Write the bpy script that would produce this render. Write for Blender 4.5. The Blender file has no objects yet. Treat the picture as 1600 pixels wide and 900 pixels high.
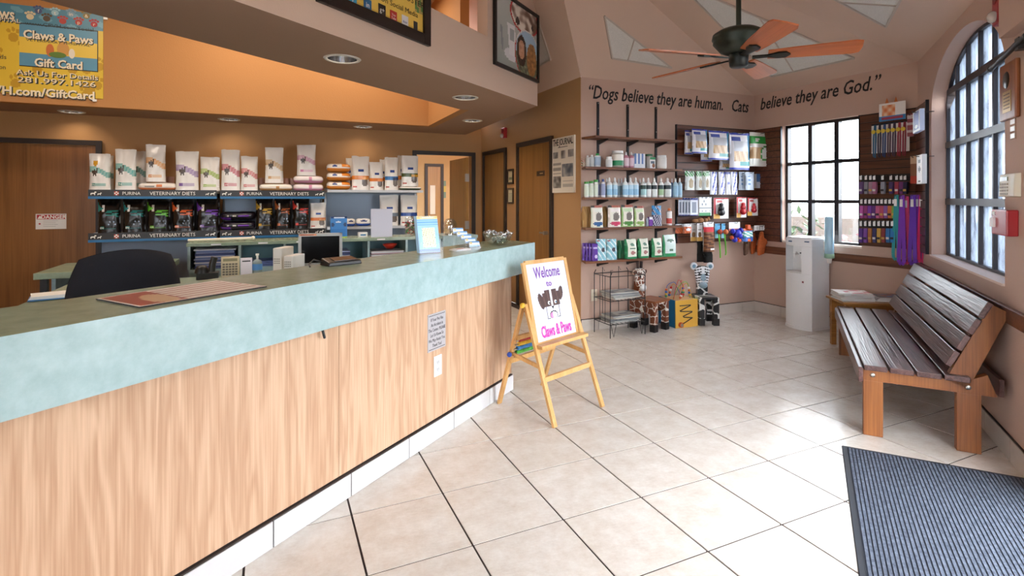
import bpy, bmesh, math, random
from mathutils import Vector, Matrix, noise
R = math.radians
SC = bpy.context.scene
COL = SC.collection
rnd = random.Random(7)

# ------------------------------------------------------------------ camera, world, light, exposure
F_, CX_, Y0_, YAW_, H_ = 830.0, 800.0, 309.0, R(24.4), 1.375
cam = bpy.data.cameras.new('camera'); cam.sensor_width = 36; cam.lens = 36 * F_ / 1600
cam.shift_y = -(450 - Y0_) / 1600; cam.clip_start = .05
camo = bpy.data.objects.new('camera', cam); COL.objects.link(camo)
camo.location = (0, 0, H_); camo.rotation_euler = (R(90), 0, -YAW_); SC.camera = camo

w = bpy.data.worlds.new('sky'); SC.world = w; w.use_nodes = True
nt = w.node_tree; nt.nodes['Background'].inputs['Color'].default_value = (.86, .93, 1, 1)
nt.nodes['Background'].inputs['Strength'].default_value = 11.0
SC.view_settings.view_transform = 'Standard'; SC.view_settings.look = 'None'
SC.view_settings.gamma = 1; SC.view_settings.exposure = .84
SC.view_settings.use_curve_mapping = False

# ------------------------------------------------------------------ pixel -> place helpers
_c, _s = math.cos(YAW_), math.sin(YAW_)
RT, FW, UP, CAM = Vector((_c, -_s, 0)), Vector((_s, _c, 0)), Vector((0, 0, 1)), Vector((0, 0, H_))
def ray(px, py): return FW + RT * ((px - CX_) / F_) - UP * ((py - Y0_) / F_)
def atz(px, py, z): d = ray(px, py); return CAM + d * ((z - H_) / d.z)
def aty(px, py, y): d = ray(px, py); return CAM + d * (y / d.y)
def atx(px, py, x): d = ray(px, py); return CAM + d * (x / d.x)
def atpl(px, py, p0, n): d = ray(px, py); return CAM + d * ((p0 - CAM).dot(n) / d.dot(n))

# ------------------------------------------------------------------ materials
def lin(c):
    if isinstance(c, str): c = tuple(int(c[i:i+2], 16) / 255 for i in (0, 2, 4))
    return tuple((x / 12.92 if x <= .04045 else ((x + .055) / 1.055) ** 2.4) for x in c[:3])
MATS = {}
def mat(name, col=None, rough=.5, metal=0, var=0, scale=8, bump=0, bscale=60, attr=False, spec=.5, emit=0, alpha=1, stretch=None, col2=None, coat=0, trans=0):
    if name in MATS: return MATS[name]
    m = bpy.data.materials.new(name); m.use_nodes = True; MATS[name] = m
    n, l = m.node_tree.nodes, m.node_tree.links; b = n['Principled BSDF']
    b.inputs['Roughness'].default_value = rough; b.inputs['Metallic'].default_value = metal
    b.inputs['Specular IOR Level'].default_value = spec; b.inputs['Coat Weight'].default_value = coat
    b.inputs['Transmission Weight'].default_value = trans; b.inputs['Alpha'].default_value = alpha
    if attr:
        a = n.new('ShaderNodeVertexColor'); a.layer_name = 'Col'; l.new(a.outputs[0], b.inputs['Base Color'])
    else:
        c = lin(col); b.inputs['Base Color'].default_value = (*c, 1)
        if var or col2:
            tc = n.new('ShaderNodeTexCoord'); mp = n.new('ShaderNodeMapping'); nz = n.new('ShaderNodeTexNoise'); rp = n.new('ShaderNodeValToRGB')
            mp.inputs['Scale'].default_value = stretch or (1, 1, 1)
            nz.inputs['Scale'].default_value = scale; nz.inputs['Detail'].default_value = 6; nz.inputs['Roughness'].default_value = .65
            l.new(tc.outputs['Object'], mp.inputs[0]); l.new(mp.outputs[0], nz.inputs['Vector']); l.new(nz.outputs[0], rp.inputs[0]); l.new(rp.outputs[0], b.inputs['Base Color'])
            c2 = lin(col2) if col2 else tuple(max(0, x * (1 - var)) for x in c)
            rp.color_ramp.elements[0].position = .33; rp.color_ramp.elements[1].position = .67
            rp.color_ramp.elements[0].color = (*c2, 1); rp.color_ramp.elements[1].color = (*c, 1)
    if emit:
        b.inputs['Emission Color'].default_value = (*lin(col), 1); b.inputs['Emission Strength'].default_value = emit
    if bump:
        tc = n.new('ShaderNodeTexCoord'); nz = n.new('ShaderNodeTexNoise'); bp = n.new('ShaderNodeBump')
        nz.inputs['Scale'].default_value = bscale; bp.inputs['Strength'].default_value = bump; bp.inputs['Distance'].default_value = .004
        l.new(tc.outputs['Object'], nz.inputs['Vector']); l.new(nz.outputs[0], bp.inputs['Height']); l.new(bp.outputs[0], b.inputs['Normal'])
    return m
def wood(name, c1, c2, rough=.4, axis=2, scale=1.0, ring=4.0, bump=.1, ax=.7):
    """wood grain running along the given local axis"""
    if name in MATS: return MATS[name]
    m = bpy.data.materials.new(name); m.use_nodes = True; MATS[name] = m
    n, l = m.node_tree.nodes, m.node_tree.links; b = n['Principled BSDF']; b.inputs['Roughness'].default_value = rough
    tc = n.new('ShaderNodeTexCoord'); mp = n.new('ShaderNodeMapping'); s = [scale * 9] * 3; s[axis] = scale * ax; mp.inputs['Scale'].default_value = s
    nz = n.new('ShaderNodeTexNoise'); nz.inputs['Scale'].default_value = 1; nz.inputs['Detail'].default_value = 2; nz.inputs['Distortion'].default_value = .3
    mu = n.new('ShaderNodeMath'); mu.operation = 'MULTIPLY'; mu.inputs[1].default_value = ring * 6.283
    sn = n.new('ShaderNodeMath'); sn.operation = 'SINE'
    fz = n.new('ShaderNodeTexNoise'); fz.inputs['Scale'].default_value = 1.5; fz.inputs['Detail'].default_value = 4
    mx = n.new('ShaderNodeMath'); mx.operation = 'MULTIPLY_ADD'; mx.inputs[1].default_value = .2
    m8 = n.new('ShaderNodeMapping'); s8 = [scale * 70] * 3; s8[axis] = scale * 1.6; m8.inputs['Scale'].default_value = s8
    ad = n.new('ShaderNodeMath'); ad.operation = 'MULTIPLY_ADD'; ad.inputs[1].default_value = 1.1; ad.inputs[2].default_value = -.05
    rp = n.new('ShaderNodeValToRGB'); rp.color_ramp.elements[0].color = (*lin(c2), 1); rp.color_ramp.elements[1].color = (*lin(c1), 1)
    rp.color_ramp.elements[0].position = .1; rp.color_ramp.elements[1].position = .9
    l.new(tc.outputs['Object'], mp.inputs[0]); l.new(mp.outputs[0], nz.inputs['Vector']); l.new(nz.outputs[0], mu.inputs[0]); l.new(mu.outputs[0], sn.inputs[0])
    l.new(tc.outputs['Object'], m8.inputs[0]); l.new(m8.outputs[0], fz.inputs['Vector']); l.new(fz.outputs[0], ad.inputs[0]); l.new(sn.outputs[0], mx.inputs[0]); l.new(ad.outputs[0], mx.inputs[2])
    l.new(mx.outputs[0], rp.inputs[0]); l.new(rp.outputs[0], b.inputs['Base Color'])
    if bump:
        bp = n.new('ShaderNodeBump'); bp.inputs['Strength'].default_value = bump; bp.inputs['Distance'].default_value = .003
        l.new(mx.outputs[0], bp.inputs['Height']); l.new(bp.outputs[0], b.inputs['Normal'])
    return m
def glass(name, tint=(1, 1, 1), refl=.12, rough=.02, diffuse=0, dcol='e8eef0', streak=0):
    """thin pane: mostly clear, some reflection, optional dirt"""
    if name in MATS: return MATS[name]
    m = bpy.data.materials.new(name); m.use_nodes = True; MATS[name] = m
    n, l = m.node_tree.nodes, m.node_tree.links; n.remove(n['Principled BSDF']); out = n['Material Output']
    t = n.new('ShaderNodeBsdfTransparent'); t.inputs[0].default_value = (*tint, 1)
    g = n.new('ShaderNodeBsdfGlossy'); g.inputs['Roughness'].default_value = rough
    a = n.new('ShaderNodeMixShader'); a.inputs[0].default_value = refl; l.new(t.outputs[0], a.inputs[1]); l.new(g.outputs[0], a.inputs[2])
    last = a
    if diffuse:
        d = n.new('ShaderNodeBsdfTranslucent'); d.inputs[0].default_value = (*lin(dcol), 1)
        x = n.new('ShaderNodeMixShader'); x.inputs[0].default_value = diffuse; l.new(a.outputs[0], x.inputs[1]); l.new(d.outputs[0], x.inputs[2]); last = x
        if streak:
            tc = n.new('ShaderNodeTexCoord'); mp = n.new('ShaderNodeMapping'); mp.inputs['Scale'].default_value = (5, 5, 1.6)
            nz = n.new('ShaderNodeTexNoise'); nz.inputs['Scale'].default_value = 2; nz.inputs['Detail'].default_value = 8; nz.inputs['Roughness'].default_value = .7
            mr = n.new('ShaderNodeMapRange'); mr.inputs[1].default_value = .35; mr.inputs[2].default_value = .65; mr.inputs[3].default_value = max(0, diffuse - streak); mr.inputs[4].default_value = min(1, diffuse + streak)
            l.new(tc.outputs['Object'], mp.inputs[0]); l.new(mp.outputs[0], nz.inputs['Vector']); l.new(nz.outputs[0], mr.inputs[0]); l.new(mr.outputs[0], x.inputs[0])
    l.new(last.outputs[0], out.inputs['Surface'])
    return m
def PM(rough=.45): return mat('print_%d' % int(rough * 100), attr=True, rough=rough)

# ------------------------------------------------------------------ mesh building
class MB:
    def __init__(s): s.v, s.f, s.mi, s.sm, s.fc, s.T, s.m = [], [], [], [], [], None, 0
    def add(s, vs, fs, smooth=False, cols=None):
        o = len(s.v)
        for p in vs:
            p = Vector(p); s.v.append(s.T @ p if s.T else p)
        for k, q in enumerate(fs):
            s.f.append([o + i for i in q]); s.mi.append(s.m); s.sm.append(smooth); s.fc.append(cols[k] if cols else None)
        return s
    def box(s, a, b):
        (x0, y0, z0), (x1, y1, z1) = a, b
        x0, x1 = min(x0, x1), max(x0, x1); y0, y1 = min(y0, y1), max(y0, y1); z0, z1 = min(z0, z1), max(z0, z1)
        return s.add([(x0, y0, z0), (x1, y0, z0), (x1, y1, z0), (x0, y1, z0), (x0, y0, z1), (x1, y0, z1), (x1, y1, z1), (x0, y1, z1)],
                     [(3, 2, 1, 0), (4, 5, 6, 7), (0, 1, 5, 4), (1, 2, 6, 5), (2, 3, 7, 6), (3, 0, 4, 7)])
    def cbox(s, c, sz): return s.box([c[i] - sz[i] / 2 for i in range(3)], [c[i] + sz[i] / 2 for i in range(3)])
    def hexa(s, lo, hi): return s.add(list(lo) + list(hi), [(3, 2, 1, 0), (4, 5, 6, 7), (0, 1, 5, 4), (1, 2, 6, 5), (2, 3, 7, 6), (3, 0, 4, 7)])
    def prism(s, poly, z0, z1, ax=2):
        """polygon (ccw) extruded along an axis: ax 2 -> (x,y)+z, ax 1 -> (x,z)+y, ax 0 -> (y,z)+x"""
        n = len(poly)
        def P(p, h): return (p[0], p[1], h) if ax == 2 else ((p[0], h, p[1]) if ax == 1 else (h, p[0], p[1]))
        vs = [P(p, z0) for p in poly] + [P(p, z1) for p in poly]
        return s.add(vs, [tuple(range(n - 1, -1, -1)), tuple(range(n, 2 * n))] + [(i, (i + 1) % n, n + (i + 1) % n, n + i) for i in range(n)])
    def cyl(s, a, b, r, n=12, r2=None, cap=True, smooth=True):
        a, b = Vector(a), Vector(b); d = (b - a).normalized(); r2 = r if r2 is None else r2
        u = d.orthogonal().normalized(); v = d.cross(u)
        vs = [a + (u * math.cos(t) + v * math.sin(t)) * r for t in (i * 2 * math.pi / n for i in range(n))] + [b + (u * math.cos(t) + v * math.sin(t)) * r2 for t in (i * 2 * math.pi / n for i in range(n))]
        s.add(vs, [(i, (i + 1) % n, n + (i + 1) % n, n + i) for i in range(n)], smooth)
        if cap: s.add(vs, [tuple(range(n - 1, -1, -1)), tuple(range(n, 2 * n))])
        return s
    def lathe(s, prof, n=20, c=(0, 0, 0), smooth=True):
        """(r,z) profile around the z axis through c"""
        vs = [(c[0] + r * math.cos(i * 2 * math.pi / n), c[1] + r * math.sin(i * 2 * math.pi / n), c[2] + z) for r, z in prof for i in range(n)]
        fs = [(k * n + i, k * n + (i + 1) % n, (k + 1) * n + (i + 1) % n, (k + 1) * n + i) for k in range(len(prof) - 1) for i in range(n)]
        s.add(vs, fs, smooth)
        return s
    def tube(s, pts, r, n=8, closed=False):
        pts = [Vector(p) for p in pts]; m = len(pts); rings = []; u = None
        for i, p in enumerate(pts):
            if closed: d = (pts[(i + 1) % m] - pts[i - 1])
            else: d = pts[min(i + 1, m - 1)] - pts[max(i - 1, 0)]
            d = d.normalized() if d.length else Vector((0, 0, 1))
            if u is None: u = d.orthogonal().normalized()
            u = (u - d * u.dot(d)); u = u.normalized() if u.length > 1e-6 else d.orthogonal().normalized()
            v = d.cross(u); rings.append([p + (u * math.cos(t) + v * math.sin(t)) * r for t in (k * 2 * math.pi / n for k in range(n))])
        vs = [q for g in rings for q in g]; e = m if closed else m - 1
        fs = [(i * n + k, i * n + (k + 1) % n, ((i + 1) % m) * n + (k + 1) % n, ((i + 1) % m) * n + k) for i in range(e) for k in range(n)]
        s.add(vs, fs, True)
        if not closed: s.add(vs, [tuple(range(n - 1, -1, -1)), tuple(range((m - 1) * n, m * n))])
        return s
    def ball(s, c, r, n=12, m=8, sq=(1, 1, 1)):
        prof = [(max(1e-4, math.sin(math.pi * k / m)) * r, -math.cos(math.pi * k / m) * r) for k in range(m + 1)]
        vs = [(c[0] + a * math.cos(i * 2 * math.pi / n) * sq[0], c[1] + a * math.sin(i * 2 * math.pi / n) * sq[1], c[2] + z * sq[2]) for a, z in prof for i in range(n)]
        return s.add(vs, [(k * n + i, k * n + (i + 1) % n, (k + 1) * n + (i + 1) % n, (k + 1) * n + i) for k in range(m) for i in range(n)], True)
    def bar(s, a, b, w_, t_, up=(0, 0, 1)):
        """rectangular bar from a to b; w_ across (side), t_ along up"""
        a, b = Vector(a), Vector(b); d = (b - a).normalized(); u = Vector(up); sd = d.cross(u)
        if sd.length < 1e-5: sd = d.orthogonal()
        sd.normalize(); u = sd.cross(d).normalized(); sd *= w_ / 2; u *= t_ / 2
        return s.hexa([a - sd - u, a + sd - u, b + sd - u, b - sd - u], [a - sd + u, a + sd + u, b + sd + u, b - sd + u])
    def sheet(s, w_, h_, nu, nv, paint, c=(0, 0, 0), bend=None):
        """painted upright grid in the xz plane, facing -y, colour from paint(u,v)"""
        vs = []; 
        for j in range(nv + 1):
            for i in range(nu + 1):
                u, v = i / nu, j / nv; y = bend(u, v) if bend else 0
                vs.append((c[0] + (u - .5) * w_, c[1] + y, c[2] + v * h_))
        fs, cs = [], []
        for j in range(nv):
            for i in range(nu):
                a = j * (nu + 1) + i; fs.append((a, a + 1, a + nu + 2, a + nu + 1)); cs.append(paint((i + .5) / nu, (j + .5) / nv))
        return s.add(vs, fs, bool(bend), cs)
def mesh(name, mb, mats):
    me = bpy.data.meshes.new(name); me.from_pydata([tuple(v) for v in mb.v], [], mb.f)
    for m in (mats if isinstance(mats, (list, tuple)) else [mats]): me.materials.append(m)
    me.polygons.foreach_set('material_index', mb.mi); me.polygons.foreach_set('use_smooth', mb.sm)
    if any(c is not None for c in mb.fc):
        a = me.color_attributes.new('Col', 'FLOAT_COLOR', 'CORNER'); buf = []
        for p in me.polygons:
            c = mb.fc[p.index]; c = (*lin(c), 1) if c is not None else (.8, .8, .8, 1)
            buf += list(c) * p.loop_total
        a.data.foreach_set('color', buf)
    me.update(); return me
def obj(name, mb, mats, parent=None, loc=None, bevel=0, label=None):
    me = mb if isinstance(mb, bpy.types.Mesh) else mesh(name, mb, mats)
    o = bpy.data.objects.new(name, me); COL.objects.link(o); o.parent = parent
    if loc is not None: o.location = loc
    if bevel:
        b = o.modifiers.new('bevel', 'BEVEL'); b.width = bevel; b.segments = 2; b.limit_method = 'ANGLE'
    if label: o['label'] = label
    return o
def tag(o, label, cat, group=None):
    o['label'] = label; o['category'] = cat
    if group: o['group'] = group
    return o
def thing(name, label, cat, loc=(0, 0, 0), rz=0, group=None):
    o = bpy.data.objects.new(name, None); COL.objects.link(o); o.empty_display_size = .1
    o.location = loc; o.rotation_euler = (0, 0, rz); return tag(o, label, cat, group)
def struct(name, mb, m, parent=None, bevel=0):
    o = obj(name, mb, m, parent, bevel=bevel)
    if not parent: o['kind'] = 'structure'
    return o
def text(name, body, size, m, parent, loc, rz=0, ext=.001, sx=1, shear=0, align='CENTER', tilt=90, space=1, label=None, off=0, rot=None, fit=None):
    """lettering: upright text in the xz plane facing -y (rz turns it), as a real mesh"""
    cu = bpy.data.curves.new('t', 'FONT'); cu.body = body; cu.size = size; cu.extrude = ext; cu.shear = shear; cu.align_x = align
    cu.resolution_u = 2; cu.space_character = space; cu.offset = off
    t = bpy.data.objects.new('t', cu); COL.objects.link(t); bpy.context.view_layer.update()
    me = bpy.data.meshes.new_from_object(t.evaluated_get(bpy.context.evaluated_depsgraph_get()))
    bpy.data.objects.remove(t); bpy.data.curves.remove(cu)
    if fit and len(me.vertices):
        xs = [v.co.x for v in me.vertices]; sx = fit / max(1e-6, max(xs) - min(xs))
    for v in me.vertices: v.co.x *= sx
    me.materials.clear(); me.materials.append(m); me.name = name
    o = bpy.data.objects.new(name, me); COL.objects.link(o); o.parent = parent; o.location = loc
    o.rotation_euler = rot if rot else (R(tilt), 0, rz)
    if ' ' in body: o['kind'] = 'stuff'          # several words of print joined into one part
    if label: o['label'] = label
    return o
def dup(o, parent=None, **kw):
    c = o.copy(); COL.objects.link(c); c.parent = parent
    for k, v_ in kw.items(): setattr(c, k, v_)
    for ch in list(o.children): dup(ch, c)
    return c
def mix(a, b, t):
    if isinstance(a, str): a = tuple(int(a[i:i+2], 16) / 255 for i in (0, 2, 4))
    if isinstance(b, str): b = tuple(int(b[i:i+2], 16) / 255 for i in (0, 2, 4))
    return tuple(x + (y - x) * t for x, y in zip(a, b))
def ell(u, v, cu, cv, ru, rv): return ((u - cu) / ru) ** 2 + ((v - cv) / rv) ** 2 < 1
def inr(u, v, u0, u1, v0, v1): return u0 <= u <= u1 and v0 <= v <= v1
# ------------------------------------------------------------------ the room
YC, XD, XF, YG, ZT = 4.69, 5.38, 2.905, 7.54, 2.62
DE = Vector((XD, 2.887, 0)); dE = Vector((-.789, -.614, 0)).normalized(); nE = Vector((-dE.y, dE.x, 0))
AP = Vector((2.10, 3.99, 3.86))
def Ept(s, z, off=0): return DE + dE * s + nE * off + UP * z
XL, YB = -3.3, -2.2
EEND = 7.6
tan = mat('tan_paint', 'c2a392', .75, bump=.25, bscale=90)
gold = mat('tan_paint_warm_lit', 'b58a5c', .75, bump=.25, bscale=90)  # tan wall paint with the reception's warm lamplight put into the colour
ceilm = mat('ceiling_paint', 'cdb09c', .8, bump=.15, bscale=90)
pale = mat('pale_peach_paint', 'd9bfab', .75, bump=.25, bscale=90)
dark_trim = mat('dark_brown_trim', '2b211d', .45)
def wallseg(name, A, B, z0, z1, m, holes=(), th=.12, side=1):
    """wall from A to B; room face on A-B, thickness goes to the right of A->B times side"""
    A, B = Vector((*A, 0)), Vector((*B, 0)); L = (B - A).length; d = (B - A) / L; n = Vector((d.y, -d.x, 0)) * side * th
    ss = sorted({0, L, *[h[0] for h in holes], *[h[1] for h in holes]}); mb = MB()
    def seg(s0, s1, za, zb):
        p, q = A + d * s0, A + d * s1
        mb.hexa([p + UP * za, q + UP * za, q + n + UP * za, p + n + UP * za], [p + UP * zb, q + UP * zb, q + n + UP * zb, p + n + UP * zb])
    for s0, s1 in zip(ss, ss[1:]):
        hs = [h for h in holes if h[0] <= s0 + 1e-6 and h[1] >= s1 - 1e-6]
        if not hs: seg(s0, s1, z0, z1)
        for h in hs:
            if h[2] > z0: seg(s0, s1, z0, h[2])
            if h[3] < z1: seg(s0, s1, h[3], z1)
    return struct(name, mb, m)
# floor: grout bed and single tiles
TP, TX, TY = .41, .776 * .41, (6.8238 % 1) * .41
grout = mat('dark_grout', '392b26', .85)
EB = Ept(EEND, 0)
room = [(XL, YB), (EB.x, YB), (EB.x, EB.y), (DE.x, DE.y), (XD, YC), (XF, YC), (XF, YG), (XL, YG)]
fl = struct('floor', MB().prism(room, -.12, -.004), grout)
def tile_mat():
    m = mat('floor_tile', 'd8cdc2', .22, spec=.5)
    n, l = m.node_tree.nodes, m.node_tree.links; b = n['Principled BSDF']
    tc = n.new('ShaderNodeTexCoord'); oi = n.new('ShaderNodeObjectInfo'); ad = n.new('ShaderNodeVectorMath'); ad.operation = 'MULTIPLY_ADD'
    ad.inputs[1].default_value = (1, 1, 1); cb = n.new('ShaderNodeCombineXYZ'); mu = n.new('ShaderNodeMath'); mu.operation = 'MULTIPLY'; mu.inputs[1].default_value = 37
    l.new(oi.outputs['Random'], mu.inputs[0]); l.new(mu.outputs[0], cb.inputs[0]); l.new(mu.outputs[0], cb.inputs[1])
    l.new(tc.outputs['Object'], ad.inputs[0]); l.new(cb.outputs[0], ad.inputs[2])
    nz = n.new('ShaderNodeTexNoise'); nz.inputs['Scale'].default_value = 7; nz.inputs['Detail'].default_value = 10; nz.inputs['Roughness'].default_value = .78
    rp = n.new('ShaderNodeValToRGB'); rp.color_ramp.elements[0].position = .32; rp.color_ramp.elements[1].position = .68
    rp.color_ramp.elements[0].color = (*lin('cfc2b5'), 1); rp.color_ramp.elements[1].color = (*lin('e6e1da'), 1)
    l.new(ad.outputs[0], nz.inputs['Vector']); l.new(nz.outputs[0], rp.inputs[0]); l.new(rp.outputs[0], b.inputs['Base Color'])
    mp = n.new('ShaderNodeMapping'); mp.inputs['Scale'].default_value = (30, 70, 40); mp.inputs['Rotation'].default_value = (0, 0, .6)
    n2 = n.new('ShaderNodeTexNoise'); n2.inputs['Scale'].default_value = 1; n2.inputs['Detail'].default_value = 3
    bp = n.new('ShaderNodeBump'); bp.inputs['Strength'].default_value = .35; bp.inputs['Distance'].default_value = .004
    l.new(ad.outputs[0], mp.inputs[0]); l.new(mp.outputs[0], n2.inputs['Vector']); l.new(n2.outputs[0], bp.inputs['Height']); l.new(bp.outputs[0], b.inputs['Normal'])
    return m
TILE = tile_mat()
def clip(poly, p, n):
    """keep the side where (x-p).n <= 0"""
    out = []
    for a, b in zip(poly, poly[1:] + poly[:1]):
        da, db = (a - p).dot(n), (b - p).dot(n)
        if da <= 0: out.append(a)
        if da * db < 0: out.append(a + (b - a) * (da / (da - db)))
    return out
V2 = lambda x, y: Vector((x, y, 0))
full_tile = None
KL0, KL1 = V2(1.577, 3.462), V2(-.132, 2.18)
kdir = (KL0 - KL1).normalized(); kn = V2(-kdir.y, kdir.x)
for i in range(-10, 15):
    for j in range(-6, 19):
        g = .0045; x0, y0 = TX + i * TP, TY + j * TP
        P = [V2(x0 + g, y0 + g), V2(x0 + TP - g, y0 + g), V2(x0 + TP - g, y0 + TP - g), V2(x0 + g, y0 + TP - g)]
        Q = clip(P, DE, nE); 
        if Q: Q = clip(Q, V2(XD, 0), V2(1, 0))
        if Q: Q = clip(Q, V2(0, YG), V2(0, 1))
        if Q: Q = clip(Q, V2(XL, 0), V2(-1, 0))
        if Q: Q = clip(Q, V2(0, YB), V2(0, -1))
        if Q and x0 + TP / 2 > XF: Q = clip(Q, V2(0, YC), V2(0, 1))
        if Q and y0 + TP / 2 > YC: Q = clip(Q, V2(XF, 0), V2(1, 0))
        if len(Q) < 3: continue
        c = sum(Q, Vector()) / len(Q)
        if (c - KL0).dot(kn) > .35 and c.x < 1.3: continue          # behind the reception counter, unseen
        whole = len(Q) == 4 and (Q[2] - Q[0]).length > TP * 1.38
        o3 = V2(x0 + TP / 2, y0 + TP / 2)
        if whole and full_tile:
            t = obj('tile', full_tile, None, fl, o3)
        else:
            mb = MB().prism([(q.x - o3.x, q.y - o3.y) for q in Q], -.004, 0); t = obj('tile', mb, TILE, fl, o3)
            if whole: full_tile = t.data
# walls
wallseg('wall_back', (XF + .004, YC), (XD, YC), 0, ZT, tan, side=-1)
wallseg('wall_right', (XD, YC), (XD, DE.y), 0, ZT, tan, [(YC - 4.302, YC - 3.39, .885, 2.205)], side=-1)
wallseg('wall_hall', (XF, YG), (XF, YC + .003), 0, ZT, gold, side=-1, th=.12)
wallseg('wall_rear', (XL, YG), (XF, YG), 0, ZT, gold, [(1.905 - XL, 2.75 - XL, 0, 2.03)], side=-1)
wallseg('wall_left', (XL, YB), (XL, YG), 0, 3.9, gold, [(1.0, 3.4, .9, 2.2)], side=-1)
wallseg('wall_front', (EB.x, YB), (XL, YB), 0, 3.9, tan, [(.3, 1.6, .3, 2.4)], side=-1)
wallseg('wall_front_return', (EB.x, EB.y), (EB.x, YB), 0, 3.9, tan, side=-1)
# arched wall
S0, S1, ZS, ZP, ZA = .53, 2.23, .905, 2.09, 2.52
mb = MB(); TH = nE * .2
def eseg(s0, s1, a0, a1, b0, b1):
    p, q = Ept(s0, 0), Ept(s1, 0)
    mb.hexa([p + UP * a0, q + UP * a1, q + TH + UP * a1, p + TH + UP * a0], [p + UP * b0, q + UP * b1, q + TH + UP * b1, p + TH + UP * b0])
def arch(s): t = (s - (S0 + S1) / 2) / ((S1 - S0) / 2); return ZP + (ZA - ZP) * math.sqrt(max(0, 1 - t * t))
eseg(-.12, S0, 0, 0, ZT, ZT); eseg(S0, S1, 0, 0, ZS, ZS)
N = 28; ang = [math.pi * k / N for k in range(N + 1)]; ssx = [(S0 + S1) / 2 - (S1 - S0) / 2 * math.cos(a) for a in ang]
for a, b in zip(ssx, ssx[1:]): eseg(a, b, arch(a), arch(b), ZT, ZT)
GD0, GD1 = 2.85, 4.35
eseg(S1, GD0, 0, 0, ZT, ZT); eseg(GD0, GD1, 2.2, 2.2, ZT, ZT); eseg(GD1, EEND, 0, 0, ZT, ZT)
struct('wall_entry', mb, tan)
# small boxed return high on the arched wall
struct('wall_bulkhead', MB().hexa([Ept(2.36, 2.21), Ept(4.4, 2.21), Ept(4.4, 2.21, -.06), Ept(2.36, 2.21, -.06)], [Ept(2.36, ZT), Ept(4.4, ZT), Ept(4.4, ZT, -.06), Ept(2.36, ZT, -.06)]), tan)
# vaulted ceiling facets (thin slabs)
def slab(name, pts, m, th=.05):
    n = len(pts); pts = [Vector(p) for p in pts]
    return struct(name, MB().add(pts + [p + UP * th for p in pts], [tuple(range(n)), tuple(range(2 * n - 1, n - 1, -1))] + [(i, n + i, n + (i + 1) % n, (i + 1) % n) for i in range(n)]), m)
cCF, cCD, cDE = Vector((XF, YC, ZT)), Vector((XD, YC, ZT)), Vector((XD, DE.y, ZT))
fC = slab('ceiling_back', [cCF, AP, cCD], ceilm)
fD = slab('ceiling_right', [cCD, AP, cDE], ceilm)
fE = slab('ceiling_entry', [cDE, AP, AP + dE * 9, Ept(EEND + .8, ZT)], ceilm)
kF = (AP.z - ZT) / (XF - AP.x)
fF = slab('ceiling_hall', [cCF, (XF, YG, ZT), (AP.x, YG, AP.z), AP], ceilm)
slab('ceiling_flat', [(XL, YB - .1, 3.86), (XL, YG, 3.86), (AP.x, YG, 3.86), (AP.x, AP.y, 3.86), tuple(AP + dE * 9)], ceilm)
# recessed acoustic panels in the facets, each a triangle with a trim frame
acou = mat('acoustic_panel', 'dcd8d0', .9, var=.25, scale=140); wtrim = mat('panel_trim', 'b9ab9d', .6)
def panel(fac, px, plane, cut=None):
    p0, n = plane; P = [atpl(*q, p0, n) for q in px]; nn = n if n.z < 0 else -n
    c = sum(P, Vector()) / 3; inn = [q + (c - q) * .0 + nn * .004 for q in P]
    o = MB().add(inn + [q - nn * .02 for q in inn], [(0, 1, 2), (5, 4, 3), (0, 3, 4, 1), (1, 4, 5, 2), (2, 5, 3, 0)])
    a = obj('acoustic_panel', o, acou, fac)
    mb = MB()
    for a_, b_ in zip(P, P[1:] + P[:1]): mb.bar(a_ + nn * .006, b_ + nn * .006, .016, .018, nn)
    if cut: mb.bar(P[cut[0]] .lerp(P[cut[1]], cut[2]) + nn * .006, P[cut[3]].lerp(P[cut[4]], cut[5]) + nn * .006, .012, .012, nn)
    obj('panel_trim', mb, wtrim, a)
def plane3(a, b, c): return (a, (b - a).cross(c - a).normalized())
panel(fC, [(944, 25), (956, 91), (1049, 106)], plane3(cCF, AP, cCD), (1, 2, .25, 0, 2, .42))
panel(fD, [(1060, -28), (1205, 119), (1335, 90)], plane3(cCD, AP, cDE), (1, 2, .3, 0, 2, .45))
panel(fE, [(1240, -38), (1385, 41), (1440, -60)], plane3(cDE, AP, AP + dE), (0, 1, .5, 1, 2, .4))
panel(fF, [(838, 20), (840, 105), (861, 93)], plane3(cCF, AP, Vector((XF, YG, ZT))))
# ------------------------------------------------------------------ soffit over the reception desk
ZF = 2.32
s1 = Vector((2.494, 4.875, 0)); sd = Vector((.797, .603, 0)).normalized(); sn = Vector((-sd.y, sd.x, 0))   # sn points to the rear
def Spt(s, z, off=0): return s1 + sd * s + sn * off + UP * z
tr = Vector((1.885, 6.81, 0)); tf = Vector((1.845, 5.404, 0)); bw = (tf - s1).dot(sn)
LS = -6.6
def up(p, z=ZF): return Vector((p.x, p.y, z))
sl = Spt(LS, 0); il = Spt(LS, 0, bw); retq = Vector((2.655, YG, 0))
def flatpoly(mb, pts, z0, z1): mb.prism([(p.x, p.y) for p in pts], z0, z1)
brown = mat('soffit_paint', 'a98872', .8, bump=.15, bscale=90)
mb = MB(); flatpoly(mb, [sl, s1, tf, il], ZF, ZF + .06)
flatpoly(mb, [tf, s1, retq, Vector((tr.x, YG, 0)), tr], ZF, ZF + .06)
flatpoly(mb, [Vector((XL, tr.y, 0)), tr, Vector((tr.x, YG, 0)), Vector((XL, YG, 0))], ZF, ZF + .06)
sof = struct('ceiling_soffit', mb, brown)
LAMPS = [(535, 92), (727, 152.5), (738, 188.5), (112, 174.5), (358, 186.5), (567, 198)]
cut = MB()
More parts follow.
